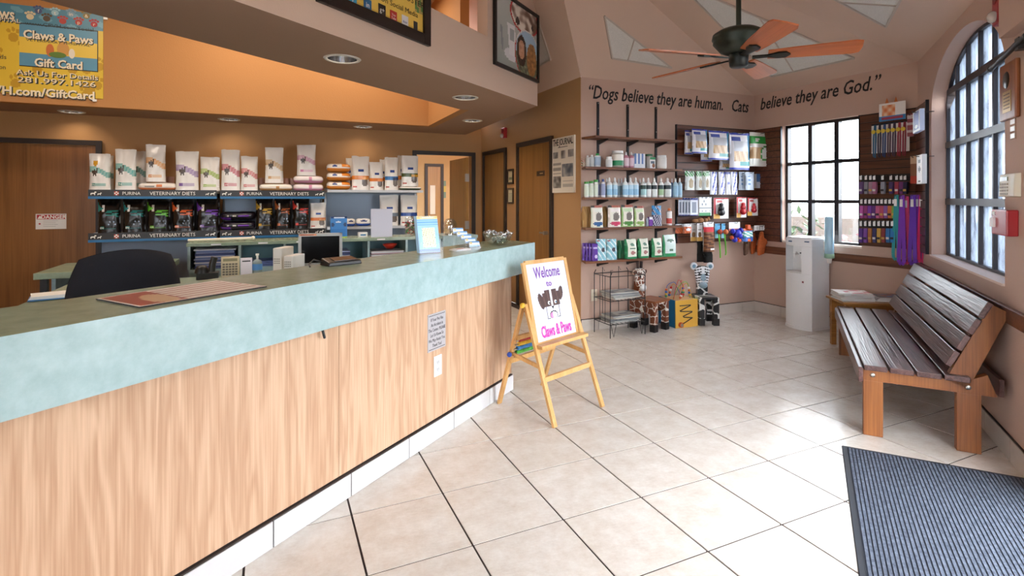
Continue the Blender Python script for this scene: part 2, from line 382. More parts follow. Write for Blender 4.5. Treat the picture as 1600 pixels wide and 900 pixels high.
for p_ in LAMPS: q = atz(*p_, ZF); cut.cyl((q.x, q.y, ZF - .05), (q.x, q.y, ZF + .2), .1, 32)
cuto = obj('cutter', cut, brown); bm_ = sof.modifiers.new('holes', 'BOOLEAN'); bm_.object = cuto; bm_.solver = 'EXACT'; bm_.use_self = True
bpy.context.view_layer.update(); nm_ = bpy.data.meshes.new_from_object(sof.evaluated_get(bpy.context.evaluated_depsgraph_get())); sof.modifiers.clear(); sof.data = nm_; bpy.data.objects.remove(cuto)
# pale face: parapet, with the opening between the two posters
mb = MB()
def sface(s0, s1_, z0, z1, th=.1):
    mb.hexa([Spt(s0, z0, -.003), Spt(s1_, z0, -.003), Spt(s1_, z0, th), Spt(s0, z0, th)], [Spt(s0, z1, -.003), Spt(s1_, z1, -.003), Spt(s1_, z1, th), Spt(s0, z1, th)])
sface(LS, -1.83, ZF + .06, 3.86); sface(-1.83, -.99, ZF + .06, 2.77); sface(-.99, .004, ZF + .06, 3.86); sface(LS, .004, ZF - .001, ZF + .06, -.0005)
struct('wall_soffit', mb, pale)
mb = MB(); r0, r1 = s1, retq; rn = Vector((-.1, 0, 0))
mb.hexa([up(r0, ZF + .0605), up(r1, ZF + .0605), up(r1, ZF + .0605) + rn, up(r0, ZF + .0605) + rn], [up(r0, 3.86), up(r1, 3.86), up(r1, 3.86) + rn, up(r0, 3.86) + rn])
struct('wall_soffit_return', mb, pale)
orange = mat('orange_tan_paint', 'b98450', .75, bump=.3, bscale=80)
struct('wall_tray', MB().box((XL, tr.y - .002, ZF - .001), (tr.x + .1, tr.y + .1, 3.86)), orange)
mb = MB(); tx_ = Vector((-.002, 0, 0)); mb.hexa([up(tf, ZF - .001) + tx_, up(tf, ZF - .001) + Vector((.1, 0, 0)), up(tr, ZF - .001) + Vector((.1, 0, 0)), up(tr, ZF - .001) + tx_], [up(tf, 3.86) + tx_, up(tf, 3.86) + Vector((.1, 0, 0)), up(tr, 3.86) + Vector((.1, 0, 0)), up(tr, 3.86) + tx_])
struct('wall_tray_end', mb, orange)
# ------------------------------------------------------------------ baseboards (tile pieces with a dark grout line)
bt = mat('baseboard_tile', 'cfc4ba', .35, var=.08, scale=9)
def baseboard(name, A, B, n, h=.115, pitch=.41, off=0, m=None):
    A, B = Vector((*A, 0)), Vector((*B, 0)); L = (B - A).length; d = (B - A) / L; n = Vector((*n, 0)).normalized()
    mb = MB(); mb.hexa([A, B, B + n * .009, A + n * .009], [A + UP * (h + .006), B + UP * (h + .006), B + n * .009 + UP * (h + .006), A + n * .009 + UP * (h + .006)])
    o = struct(name, mb, grout); x = -off
    while x < L:
        a, b = max(0, x) + .003, min(L, x + pitch) - .003; x += pitch
        if b - a < .01: continue
        p, q = A + d * a + n * .009, A + d * b + n * .009
        obj('tile', MB().hexa([p, q, q + n * .006, p + n * .006], [p + UP * h, q + UP * h, q + n * .006 + UP * h, p + n * .006 + UP * h]), m or bt, o)
    return o
baseboard('baseboard_back', (XF, YC), (XD, YC), (0, -1), off=.2)
baseboard('baseboard_right', (XD, YC), (XD, DE.y), (-1, 0), off=.03)
baseboard('baseboard_entry', tuple(DE.xy), tuple(Ept(GD0, 0).xy), tuple((-nE).xy), off=.1)
baseboard('baseboard_hall', (XF, 5.25), (XF, YC), (-1, 0), off=.15)
# chair rail
rail = wood('rail_wood', '7a4a31', '4e2c1d', .4, axis=1)
struct('trim_1', MB().box((XD - .025, DE.y, .715), (XD, YC, .8)), rail, bevel=.004)
mb = MB(); mb.hexa([Ept(0, .715, -.025), Ept(GD0, .715, -.025), Ept(GD0, .715), Ept(0, .715)], [Ept(0, .8, -.025), Ept(GD0, .8, -.025), Ept(GD0, .8), Ept(0, .8)])
struct('trim_2', mb, rail, bevel=.004)
# ------------------------------------------------------------------ rectangular window
blackf = mat('window_bronze', '1d1a1c', .35); clear = glass('clear_pane', refl=.05)
ivory = mat('window_reveal', 'e3cfc2', .7)
y0, y1, z0, z1, xg = 3.39, 4.302, .885, 2.205, XD + .09
mb = MB(); f = .028
for yy in (y0, y1 - f): mb.box((xg - .03, yy, z0), (xg + .03, yy + f, z1))
for zz in (z0, z1 - f): mb.box((xg - .03, y0, zz), (xg + .03, y1, zz + f))
for yy in (4.0, 3.697): mb.box((xg - .028, yy - .024, z0), (xg + .028, yy + .024, z1))
for zz in (1.762, 1.334): mb.box((xg - .026, y0, zz - .018), (xg + .026, y1, zz + .018))
w1 = struct('window_1', mb, blackf)
ys = [y0, 3.697, 4.0, y1]; zs = [z0, 1.334, 1.762, z1]
for a, b in zip(ys, ys[1:]):
    for c, d in zip(zs, zs[1:]): obj('pane', MB().box((xg - .003, a + .02, c + .018), (xg + .003, b - .02, d - .018)), clear, w1)
obj('sill', MB().box((XD - .006, y0, z0 - .02), (xg - .03, y1, z0 + .002)), ivory, w1)
# ------------------------------------------------------------------ arched window
dirty = glass('weathered_pane', tint=(.34, .36, .4), refl=.1, diffuse=.45, streak=.32, dcol='989fa8')
GO = .12
def Eb(mb, a, b, wd, dp=.05): mb.bar(Ept(*a, GO), Ept(*b, GO), wd, dp, nE)
mb = MB()
arcp = [(s, arch(s)) for s in ssx]
outl = [(S0, ZS)] + arcp + [(S1, ZS)]
for a, b in zip(outl, outl[1:] + outl[:1]): Eb(mb, a, b, .045)
vs_ = [S0 + (S1 - S0) * k / 6 for k in range(1, 6)]
for s in vs_: Eb(mb, (s, ZS), (s, arch(s)), .026)
for z in (1.344, 1.80, 2.22):
    sa = [s for s in ssx if arch(s) >= z]; lo, hi = (S0, S1) if z < ZP else (min(sa), max(sa)); Eb(mb, (lo, z), (hi, z), .05, .06)
w2 = struct('window_2', mb, mat('window_dark_frame', '2a2224', .4))
cols_ = [S0] + vs_ + [S1]
for a, b in zip(cols_, cols_[1:]):
    for c, d in zip([ZS, 1.344, 1.80, 2.22], [1.344, 1.80, 2.22, 9]):
        if d == 9:
            top = [(a + (b - a) * t / 4, max(c + .002, arch(a + (b - a) * t / 4))) for t in range(4, -1, -1)]; poly = [(a, c), (b, c)] + top
        else: poly = [(a, c), (b, c), (b, min(d, max(c + .01, arch(b)))), (a, min(d, max(c + .01, arch(a))))]
        n = len(poly); q = [Ept(s, z, GO - .003) for s, z in poly] + [Ept(s, z, GO + .003) for s, z in poly]
        obj('pane', MB().add(q, [tuple(range(n)), tuple(range(2 * n - 1, n - 1, -1))] + [(i, n + i, n + (i + 1) % n, (i + 1) % n) for i in range(n)]), dirty, w2)
mb = MB().hexa([Ept(S0, ZS - .01, -.012), Ept(S1, ZS - .01, -.012), Ept(S1, ZS - .01, GO - .02), Ept(S0, ZS - .01, GO - .02)], [Ept(S0, ZS + .004, -.012), Ept(S1, ZS + .004, -.012), Ept(S1, ZS + .004, GO - .02), Ept(S0, ZS + .004, GO - .02)])
obj('sill', mb, ivory, w2)
# glazed entrance doors further along the same wall (beside the photographer)
mb = MB()
for s in (GD0, (GD0 + GD1) / 2, GD1): mb.bar(Ept(s, 0, .06), Ept(s, 2.2, .06), .07, .05, nE)
for z in (.08, 1.0, 2.17): mb.bar(Ept(GD0, z, .06), Ept(GD1, z, .06), .06, .05, nE)
d4 = struct('door_4', mb, MATS['window_dark_frame'])
for a, b in ((GD0, (GD0 + GD1) / 2), ((GD0 + GD1) / 2, GD1)):
    obj('pane', MB().hexa([Ept(a, .1, .057), Ept(b, .1, .057), Ept(b, .1, .063), Ept(a, .1, .063)], [Ept(a, 2.15, .057), Ept(b, 2.15, .057), Ept(b, 2.15, .063), Ept(a, 2.15, .063)]), clear, d4)
# unseen windows behind the photographer, added to bring in daylight
for nm, a, b, z0_, z1_ in (('added_window_3', (XL - .06, YB + 1.0), (XL - .06, YB + 3.4), .9, 2.2), ('added_window_4', (EB.x - .3, YB - .06), (EB.x - 1.6, YB - .06), .3, 2.4)):
    a, b = Vector((*a, 0)), Vector((*b, 0)); mb = MB()
    for k in range(4): q = a.lerp(b, k / 3); mb.bar(q + UP * z0_, q + UP * z1_, .05, .05, b - a)
    for z in (z0_ + .02, (z0_ + z1_) / 2, z1_ - .02): mb.bar(a + UP * z, b + UP * z, .05, .05)
    wv = struct(nm, mb, blackf)
    d = (b - a).normalized(); n = Vector((d.y, -d.x, 0)) * .003
    obj('pane', MB().hexa([a + n + UP * z0_, b + n + UP * z0_, b - n + UP * z0_, a - n + UP * z0_], [a + n + UP * z1_, b + n + UP * z1_, b - n + UP * z1_, a - n + UP * z1_]), clear, wv)
# outside: pale ground, low brick wall and hedges seen through the glass
struct('ground', MB().box((-30, -30, -.5), (40, 40, -.2)), mat('outside_paving', '77746f', .9, var=.2, scale=.6))
# ------------------------------------------------------------------ doors
oak = wood('oak_door', '9a6b35', '7c5124', .35, axis=2, scale=.9, ring=2.2)
oak_l = wood('oak_door_light', 'b98a45', '9c6f30', .35, axis=2, scale=.9, ring=2.2)
hinge = mat('brushed_steel', 'b8b4ac', .35, metal=1)
def doorset(name, org, ax, nrm, x0, x1, ztop, m, leaf=True, fw=.055, dep=.03):
    """frame and leaf on a wall: org + ax*s, nrm points into the room"""
    o = Vector((*org, 0)); ax, nrm = Vector((*ax, 0)), Vector((*nrm, 0)); mb = MB()
    def hx(s0, s1, z0, z1, d0, d1):
        p = [o + ax * s + nrm * d for s, d in ((s0, d0), (s1, d0), (s1, d1), (s0, d1))]
        return [q + UP * z0 for q in p], [q + UP * z1 for q in p]
    mb.hexa(*hx(x0 - fw, x0, 0, ztop + fw, -.02, dep)); mb.hexa(*hx(x1, x1 + fw, 0, ztop + fw, -.02, dep)); mb.hexa(*hx(x0, x1, ztop, ztop + fw, -.02, dep))
    d = struct(name, mb, dark_trim)
    if leaf: obj('door_leaf', MB().hexa(*hx(x0 + .004, x1 - .004, .005, ztop - .004, .001, .012)), m, d)
    return d, hx
d1, _ = doorset('door_1', (0, YG), (1, 0), (0, -1), -2.72, -1.83, 1.975, wood('oak_door_brown', '93602f', '74481f', .35, axis=2, scale=.8, ring=2.5))
d2, _ = doorset('door_2', (XF, 0), (0, 1), (-1, 0), 6.62, 7.36, 2.0, oak)
d3, hx3 = doorset('door_3', (XF, 0), (0, 1), (-1, 0), 5.32, 6.16, 2.02, oak)
obj('door_handle', MB().cyl((XF - .012, 5.4, .97), (XF - .06, 5.4, .97), .022, 14).cyl((XF - .055, 5.4, .97), (XF - .055, 5.5, .97), .01, 10), hinge, d3)
d5, hx5 = doorset('door_5', (0, YG), (1, 0), (0, -1), 1.905, 2.75, 2.0, oak, leaf=False, dep=.03)
# room beyond the open doorway
yr = 10.2
wallseg('wall_backroom', (.9, yr), (4.2, yr), 0, 2.6, mat('cream_paint', 'd9b886', .75, bump=.2), side=-1)
wallseg('wall_backroom_left', (.9, YG + .12), (.9, yr), 0, 2.6, MATS['cream_paint'], side=-1)
wallseg('wall_backroom_right', (4.2, yr), (4.2, YG + .12), 0, 2.6, MATS['cream_paint'], side=-1)
struct('ceiling_backroom', MB().box((.9, YG, 2.6), (4.2, yr, 2.65)), ceilm)
struct('floor_backroom', MB().box((.9, YG, -.1), (4.2, yr, 0)), bt)
# open leaf with steel hinges
lo = obj('door_leaf', MB().box((2.71, YG + .13, .01), (2.75, YG + .95, 1.99)), oak_l, d5)
obj('hinge', MB().box((2.69, YG + .1, 1.62), (2.752, YG + .14, 1.74)).box((2.69, YG + .1, .9), (2.752, YG + .14, 1.02)), hinge, d5)
d6, _ = doorset('door_6', (0, yr), (1, 0), (0, -1), aty(668, 260, yr).x, aty(687, 260, yr).x + .02, 1.99, oak_l)
xa, xb = aty(672, 300, yr - .014).x, aty(680, 300, yr - .014).x
obj('door_window', MB().box((xa, yr - .02, 1.05), (xb, yr - .011, 1.62)), mat('pale_door_glass', 'e8e2d0', .3), d6)
# ------------------------------------------------------------------ lamps: recessed downlights
ring_m = mat('downlight_ring', 'd8d2c8', .4); refl_m = mat('downlight_reflector', 'c9ccd2', .12, metal=1); bulb_m = mat('downlight_bulb', 'fff1d8', .3, emit=6)
def downlight(px, py, label, p=None, power=9):
    c = p or atz(px, py, ZF); t = thing('recessed_downlight', label, 'downlight', (c.x, c.y, ZF), group=None)
    obj('ring', MB().lathe([(.098, -.001), (.1, -.006), (.118, -.006), (.124, 0), (.098, .0)], 28), ring_m, t)
    obj('reflector', MB().lathe([(.0995, -.002), (.096, .05), (.085, .12), (.05, .13), (.0005, .13)], 28), refl_m, t)
    obj('bulb', MB().lathe([(.0005, .05), (.03, .055), (.042, .075), (.03, .11), (.02, .125)], 20), bulb_m, t)
    l = bpy.data.lights.new('downlight_lamp', 'SPOT'); l.energy = power; l.color = (1, .78, .55); l.spot_size = R(140); l.spot_blend = .8; l.shadow_soft_size = .06
    lo_ = bpy.data.objects.new('lamp_light', l); COL.objects.link(lo_); lo_.parent = t; lo_.location = (0, 0, .035)
downlight(535, 92, 'large round recessed downlight in soffit below the framed social media poster')
downlight(727, 152.5, 'recessed downlight in soffit close to the pale soffit corner')
downlight(738, 188.5, 'recessed downlight in soffit nearest the red hall strobe')
downlight(112, 174.5, 'recessed downlight in rear soffit strip below the yellow banner', power=4)
downlight(358, 186.5, 'recessed downlight in rear soffit strip above tall white food bags', power=4)
downlight(567, 198, 'recessed downlight in rear soffit strip above the orange striped bags', power=4)

for k, (x, y) in enumerate(((-1.9, 5.2), (-.3, 5.9), (1.0, 6.1))):  # unseen lamps added in the tray to brighten the reception
    l = bpy.data.lights.new('tray_fill_lamp', 'AREA'); l.shape = 'DISK'; l.size = .3; l.energy = 17; l.color = (1, .85, .68)
    t = thing('added_ceiling_lamp', ['added unseen round opal ceiling lamp above the yellow banner', 'added unseen round opal ceiling lamp above the middle of the reception', 'added unseen round opal ceiling lamp above the orange striped bags'][k], 'ceiling lamp', (x, y, 3.86))
    obj('base', MB().lathe([(.16, 0), (.17, -.03), (.15, -.04)], 24), ring_m, t); obj('shade', MB().lathe([(.15, -.04), (.12, -.07), (.0005, -.085)], 24), mat('opal_shade', 'fff2dd', .4, emit=1.5), t)
    lo_ = bpy.data.objects.new('lamp_light', l); COL.objects.link(lo_); lo_.parent = t; lo_.location = (0, 0, -.095)
# ------------------------------------------------------------------ reception counter
teal = mat('teal_laminate', 'aec6c7', .2, col2='9cb6b6', scale=16)
fir = wood('counter_panel_wood', 'd8b495', 'b48b6b', .5, axis=2, scale=1.5, ring=4.0, bump=.06, ax=.9)
f0, f1 = V2(-.576, 1.622), V2(1.751, 3.456); fd = (f1 - f0).normalized(); fb = V2(-fd.y, fd.x)
bq = V2(1.616, 3.827); b0 = V2(-.297, 2.345); b1 = V2(.238, 2.74); bd = (b1 - b0).normalized()
fL, bL = f0 - fd * 1.3, b0 - bd * 1.5
ct = thing('reception_counter', 'long reception counter with pale teal laminate top over light oak panels', 'counter', (0, 0, 0))
poly = [fL + fb * .0015, f1 + fb * .0015 - fd * .0015, bq - fd * .0015, bL]
teal_top = mat('teal_laminate_warm_lit', '9fb199', .2, col2='8ea189', scale=16)  # same teal laminate, warm lamplight on the tops put into a greener colour
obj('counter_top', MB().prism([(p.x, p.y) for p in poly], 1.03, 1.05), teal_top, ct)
mb = MB().prism([(p.x, p.y) for p in (fL, f1, f1 + fb * .02, fL + fb * .02)], .85, 1.03)
mb.prism([(p.x, p.y) for p in (f1, bq, bq - fd * .02, f1 - fd * .02 + fb * .02)], .85, 1.03)
mb.prism([(p.x, p.y) for p in (fL + fb * .02, f1 - fd * .02 + fb * .02, bq - fd * .02, bL)], .85, .87)
mb.prism([(p.x, p.y) for p in (fL, f1, f1 + fb * .0013, fL + fb * .0013)], 1.03, 1.0498); mb.prism([(p.x, p.y) for p in (f1, bq, bq - fd * .0013, f1 - fd * .0013 + fb * .0013)], 1.03, 1.0498); obj('fascia', mb, teal, ct)
kb = kdir; kbk = V2(-kdir.y, kdir.x)
# oak panels with fine joints
seams = [-2.0, -.55, atz(533, 735, 0).x, 1.2]
K = lambda t, off: KL0 - kdir * t + kbk * off
Ltot = 4.2; js = [0] + [(KL0 - atpl(px, py, KL0, -kbk)).dot(kdir) for px, py in ((762, 560), (532.5, 660))] + [3.5, Ltot]
obj('carcass', MB().prism([(p.x, p.y) for p in (K(0.02, .03), K(.02, .16), K(Ltot, .16), K(Ltot, .03))], 0, .85), mat('dark_joint', '3c2a20', .8), ct)
for a, b in zip(js, js[1:]):
    obj('panel', MB().prism([(p.x, p.y) for p in (K(a + .0012, .012), K(a + .0012, .03), K(b - .0012, .03), K(b - .0012, .012))], .118, .849), fir, ct)
obj('end_panel', MB().prism([(p.x, p.y) for p in (K(0, .012), K(0, .17), K(.02, .17), K(.02, .012))], .118, .849), fir, ct)
ktile = mat('kick_tile', 'd5d3d3', .3, var=.06, scale=8)
mb = MB().prism([(p.x, p.y) for p in (K(-.003, .004), K(-.003, .03), K(Ltot, .03), K(Ltot, .004))], 0, .112); obj('kick_grout', mb, grout, ct)
x = -.01
for wd in (.33, .41, .41, .41, .41, .41, .41, .41, .41, .41):
    a, b = x + .003, min(x + wd - .003, Ltot); x += wd
    if b > a: obj('kick_tile', MB().prism([(p.x, p.y) for p in (K(a, 0), K(a, .005), K(b, .005), K(b, 0))], .002, .105), ktile, ct)
# notice plaque, socket and hook on the front
def onK(px, py, off=0): return atpl(px, py, K(0, .012 - off), -kbk)
kz = math.atan2(kdir.y, kdir.x)
c = onK(682, 517); pl = thing('notice_plaque', 'small grey engraved pet accident notice plaque on the counter front', 'plaque', (c.x, c.y, c.z), kz)
obj('plate', MB().box((-.083, -.004, -.105), (.083, .0, .105)), mat('grey_plaque', 'b5b1b4', .4), pl)
ink = mat('black_ink', '1a1818', .6)
for z in (.0945, -.0945): obj('border_line', MB().box((-.076, -.0045, z - .0015), (.076, -.0042, z + .0015)), ink, pl)
for k, s in enumerate(['If Your Pet Has', 'An Accident in', 'The Center, PLEASE', 'Let Us Know So', 'We May Assist You.', 'Thank You!']):
    text('lettering', s, .026, ink, pl, (0, -.0045, .062 - k * .029), ext=.0003, sx=.72)
white = mat('white_plastic', 'f0f0ee', .35)
c = onK(683.5, 571); so = thing('wall_socket', 'white double power socket on the counter front below the plaque', 'socket', (c.x, c.y, c.z), kz)
obj('cover', MB().box((-.036, -.005, -.058), (.036, 0, .058)), white, so, bevel=.002)
for z in (.02, -.02): obj('outlet', MB().box((-.009, -.0062, z - .006), (-.005, -.005, z + .008)).box((.004, -.0062, z - .006), (.008, -.005, z + .008)).cyl((0, -.006, z - .011), (0, -.005, z - .011), .003, 8), mat('socket_grey', '8f8f8f', .5), so)
c = onK(503.5, 519); hk = obj('bag_hook', MB().tube([(0, 0, .02), (0, -.02, .012), (.004, -.03, -.006), (.008, -.02, -.02)], .006), mat('black_metal', '17171a', .35), None, (c.x, c.y, c.z)); tag(hk, 'small black hook under the counter edge', 'hook')
# ------------------------------------------------------------------ things on the counter
def on(px, py, z=1.0505): return atz(px, py, z)
Q = [on(149.6, 468.3), on(217.8, 481.4), on(416.8, 448.6), on(338.6, 439.5)]
def menu_paint(u, v):
    if u < .03 or u > .97 or v < .04 or v > .96: return 'efe6dc'
    if u < .36:
        if v > .45 or u < .12: return 'a23a2c' if not (ell(u, v, .26, .5, .09, .22)) else 'd9b48c'
        return 'd8b58e' if ell(u, v, .24, .3, .1, .3) else 'a8432f'
    return 'a84a40' if (v * 7) % 1 < .14 else 'efe6dc'
mn = MB(); n1, n2 = 48, 28; vs = []; fs = []; cs = []
for j in range(n2 + 1):
    for i in range(n1 + 1):
        a = Q[1].lerp(Q[2], i / n1); b = Q[0].lerp(Q[3], i / n1); p = a.lerp(b, j / n2); vs.append((p.x, p.y, p.z + .004))
for j in range(n2):
    for i in range(n1): a = j * (n1 + 1) + i; fs.append((a, a + 1, a + n1 + 2, a + n1 + 1)); cs.append(menu_paint((i + .5) / n1, (j + .5) / n2))
mn.add(vs, fs, False, cs)
mt = thing('counter_mat', 'white and red printed desk mat with a dog lying on the counter', 'desk mat', tuple((Q[0] + Q[2]) / 2))
off = -mt.location; mn.v = [p + off for p in mn.v]
obj('print', mn, PM(.3), mt)
mb = MB(); mb.hexa([q + off + UP * 0 for q in (Q[1], Q[2], Q[3], Q[0])], [q + off + UP * .0035 for q in (Q[1], Q[2], Q[3], Q[0])]); obj('backing', mb, mat('black_rubber', '1b1b1d', .7), mt)
# card terminal
c = on(533, 413); rzk = math.atan2(fd.y, fd.x)
t = thing('card_reader', 'flat black card reader with cable lying on the counter', 'card reader', tuple(c), rzk - .25)
blackp = mat('black_plastic', '1a1919', .4)
obj('body', MB().hexa([(-.09, -.045, 0), (.09, -.045, 0), (.085, .05, 0), (-.085, .05, 0)], [(-.085, -.04, .018), (.085, -.04, .018), (.08, .045, .034), (-.08, .045, .034)]), blackp, t, bevel=.004)
obj('top_panel', MB().hexa([(-.05, -.03, .021), (.07, -.03, .021), (.066, .03, .0315), (-.046, .03, .0315)], [(-.05, -.03, .0235), (.07, -.03, .0235), (.066, .03, .034), (-.046, .03, .034)]), mat('dark_brown_plastic', '3a2a26', .3), t)
obj('cable', MB().tube([(-.08, .02, .012), (-.12, .04, .03), (-.15, .03, .012), (-.16, .0, .004)], .004), blackp, t)
# brochure stand
c = on(672, 396); t = thing('brochure_stand', 'clear stand of tall light blue brochures with a yellow map', 'brochure stand', tuple(c), rzk - .45)
def bro(u, v):
    if v > .93: return 'f2c777' if not inr(u, v, .25, .8, .945, .985) else 'f7ecd0'
    if v < .1: return '3b55a8' if (v * 60) % 2 < 1.2 else '7fa6dd'
    if inr(u, v, .2, .82, .14, .68):
        return 'e9e6b4' if (math.sin(u * 60 + v * 17) * math.sin(v * 55 + u * 9)) < .72 else '8f9a70'
    if .74 < v < .9: return '86bdec' if (v * 38) % 1 > .35 else '5f9fd6'
    return '8fc2ea'
acr = glass('acrylic', refl=.035, rough=.08)
for k in range(6):
    mb = MB(); mb.T = Matrix.Translation((0, .006 * k, .004)) @ Matrix.Rotation(R(-11), 4, 'X')
    if k == 0: mb.sheet(.135, .215, 34, 54, bro, (0, -.001, 0))
    mb.add([(-.0675, 0, 0), (.0675, 0, 0), (.0675, .004, 0), (-.0675, .004, 0), (-.0675, 0, .215), (.0675, 0, .215), (.0675, .004, .215), (-.0675, .004, .215)], [(3, 2, 1, 0), (4, 5, 6, 7), (0, 1, 5, 4), (1, 2, 6, 5), (2, 3, 7, 6), (3, 0, 4, 7)], False, ['b8dcf6'] * 6)
    obj('brochure', mb, PM(.35), t)
text('lettering', 'Claws & Paws', .02, mat('cream_ink', 'fff5dc', .5), t, (0, -.001 + .038, .204), sx=.85, tilt=79)
mb = MB(); mb.box((-.075, -.02, 0), (.075, .1, .003)); mb.box((-.075, -.022, 0), (.075, -.02, .07)); mb.box((-.075, -.022, 0), (-.073, .08, .12)); mb.box((.073, -.022, 0), (.075, .08, .12))
obj('holder', mb, acr, t)
c = on(719, 391); t = thing('card_stack', 'thin stack of white cards on the counter beside the brochures', 'cards', tuple(c), rzk - .3)
mb = MB()
for k in range(4): mb.T = Matrix.Rotation(.05 * k, 4, 'Z'); mb.box((-.06, -.035, .0025 * k), (.06, .035, .0025 * k + .002))
obj('cards', mb, mat('white_card', 'eeeae8', .5), t); obj('print', MB().box((-.03, -.012, .0101), (.02, .008, .0105)), mat('red_ink', 'b0463e', .6), t)
# tiered business card holder
c = on(742, 386); t = thing('card_holder', 'clear tiered holder with five rows of blue and yellow business cards', 'card holder', tuple(c), rzk - .55)
bcard = lambda u, v: 'f1d58d' if inr(u, v, .06, .3, .55, .9) else ('6da3d8' if v > .72 else ('e6eef6' if v > .3 else '7fb0df'))
for k in range(5):
    mb = MB(); mb.T = Matrix.Translation((-.016 * k, .028 * k, .004 + .021 * k)) @ Matrix.Rotation(R(-22), 4, 'X'); mb.sheet(.075, .036, 14, 8, bcard); mb.add([(-.0375, .001, 0), (.0375, .001, 0), (.0375, .008, 0), (-.0375, .008, 0), (-.0375, .001, .036), (.0375, .001, .036), (.0375, .008, .036), (-.0375, .008, .036)], [(3, 2, 1, 0), (4, 5, 6, 7), (0, 1, 5, 4), (1, 2, 6, 5), (2, 3, 7, 6), (3, 0, 4, 7)], False, ['dfe8f0'] * 6)
    obj('business_cards', mb, PM(.4), t)
mb = MB()
for k in range(5): mb.box((-.041 - .016 * k, -.006 + .028 * k, 0), (.041 - .016 * k, -.003 + .028 * k, .016 + .021 * k))
mb.box((-.11, -.006, 0), (.045, .12, .002)); obj('stand', mb, acr, t)
# glass bowl of wrapped sweets
c = on(778, 382); t = thing('sweet_bowl', 'clear glass bowl heaped with silver wrapped sweets on the counter', 'bowl', tuple(c))
obj('bowl', MB().lathe([(.0005, .002), (.05, .002), (.06, .004), (.09, .03), (.105, .07), (.112, .088), (.108, .088), (.1, .07), (.085, .035), (.055, .01), (.0005, .008)], 32), glass('bowl_glass', tint=(.94, .97, .96), refl=.2), t)
foil = [mat('foil_silver', 'c9c9cc', .25, metal=.8), mat('wrap_white', 'eceae6', .4), mat('wrap_brown', '6b4a35', .4), mat('wrap_grey', '8d8f94', .35)]
for k in range(70):
    a = rnd.uniform(0, 6.28); rr = math.sqrt(rnd.random()); lv = rnd.random(); z = .018 + lv * .075; rmax = .05 + .052 * min(1, lv * 1.3); x, y = rr * rmax * math.cos(a), rr * rmax * math.sin(a)
    mb = MB(); mb.T = Matrix.Translation((x, y, z)) @ Matrix.Rotation(rnd.uniform(0, 6), 4, (rnd.random(), rnd.random(), rnd.random() + .1)); mb.ball((0, 0, 0), .009, 8, 5, (1.5, .8, .6)); mb.add([(.012, 0, 0), (.021, .006, .003), (.021, -.006, -.003), (-.012, 0, 0), (-.021, .006, -.003), (-.021, -.006, .003)], [(0, 1, 2), (3, 5, 4)])
    obj('sweet', mb, foil[k % 4 if k % 3 else 0], t)
# ------------------------------------------------------------------ behind the counter: desks, hutch, chairs
desk_top = teal
t = thing('work_desk', 'low teal laminate work desk standing behind the reception counter', 'desk', (0, 0, 0))
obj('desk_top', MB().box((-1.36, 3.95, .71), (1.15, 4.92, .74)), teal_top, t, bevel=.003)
obj('modesty_panel', MB().box((-1.3, 4.88, 0), (1.1, 4.9, .71)), teal, t)
for x in (-1.3, 1.08): obj('side_panel', MB().box((x, 4.0, 0), (x + .025, 4.88, .71)), teal, t)
t = thing('back_desk', 'raised teal end desk with dark leg beside the brown wooden door', 'desk', (0, 0, 0))
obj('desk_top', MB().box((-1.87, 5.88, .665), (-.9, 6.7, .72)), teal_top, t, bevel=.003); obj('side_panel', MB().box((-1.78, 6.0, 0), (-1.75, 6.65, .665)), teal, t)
obj('leg', MB().box((-1.84, 5.93, 0), (-1.79, 5.98, .665)), blackp, t)
p = on(88, 464, .745); t = thing('folder', 'white and blue paper folder lying on the low work desk', 'folder', tuple(p), .25)
mb = MB(); mb.box((-.13, -.1, 0), (.17, .1, .006)); obj('cover', mb, mat('folder_blue', '3f78a8', .5), t); mb = MB()
for k in range(5): mb.T = Matrix.Rotation(.04 * (k - 2), 4, 'Z'); mb.box((-.12, -.09, .006 + .004 * k), (.16, .09, .009 + .004 * k))
obj('papers', mb, mat('paper_white', 'efeeea', .7), t)
# hutch with pigeonholes
YH = 6.1; hxs = lambda px: aty(px, 385, YH).x
h0, h1 = hxs(295), hxs(690); zh = .925
t = thing('pigeonhole_hutch', 'teal laminate hutch of open pigeonholes below the pet food shelves', 'hutch', (0, 0, 0))
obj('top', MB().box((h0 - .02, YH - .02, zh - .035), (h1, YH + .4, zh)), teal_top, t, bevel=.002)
for x in (h0, hxs(374.5), hxs(445), hxs(513), hxs(576), hxs(635.5), h1 - .02): obj('divider', MB().box((x - .012, YH, .66), (x + .012, YH + .38, zh - .035)), teal, t)
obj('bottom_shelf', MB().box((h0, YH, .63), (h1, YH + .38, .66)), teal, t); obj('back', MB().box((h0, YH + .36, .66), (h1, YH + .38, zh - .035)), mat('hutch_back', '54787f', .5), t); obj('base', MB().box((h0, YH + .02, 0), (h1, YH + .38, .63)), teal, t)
for px in (338, 411, 470, 595): x = hxs(px); obj('name_strip', MB().box((x - .045, YH - .0225, zh - .026), (x + .045, YH - .0205, zh - .012)), white, t)
t = thing('end_cabinet', 'plain teal laminate cabinet closing the hutch near the open doorway', 'cabinet', (0, 0, 0))
xe0, xe1 = h1 + .005, aty(745, 370, YH - .05).x
obj('body', MB().box((xe0, YH - .05, 0), (xe1, YH + .38, .89)), teal, t); obj('top', MB().box((xe0, YH - .06, .89), (xe1 + .01, YH + .4, .925)), teal, t)
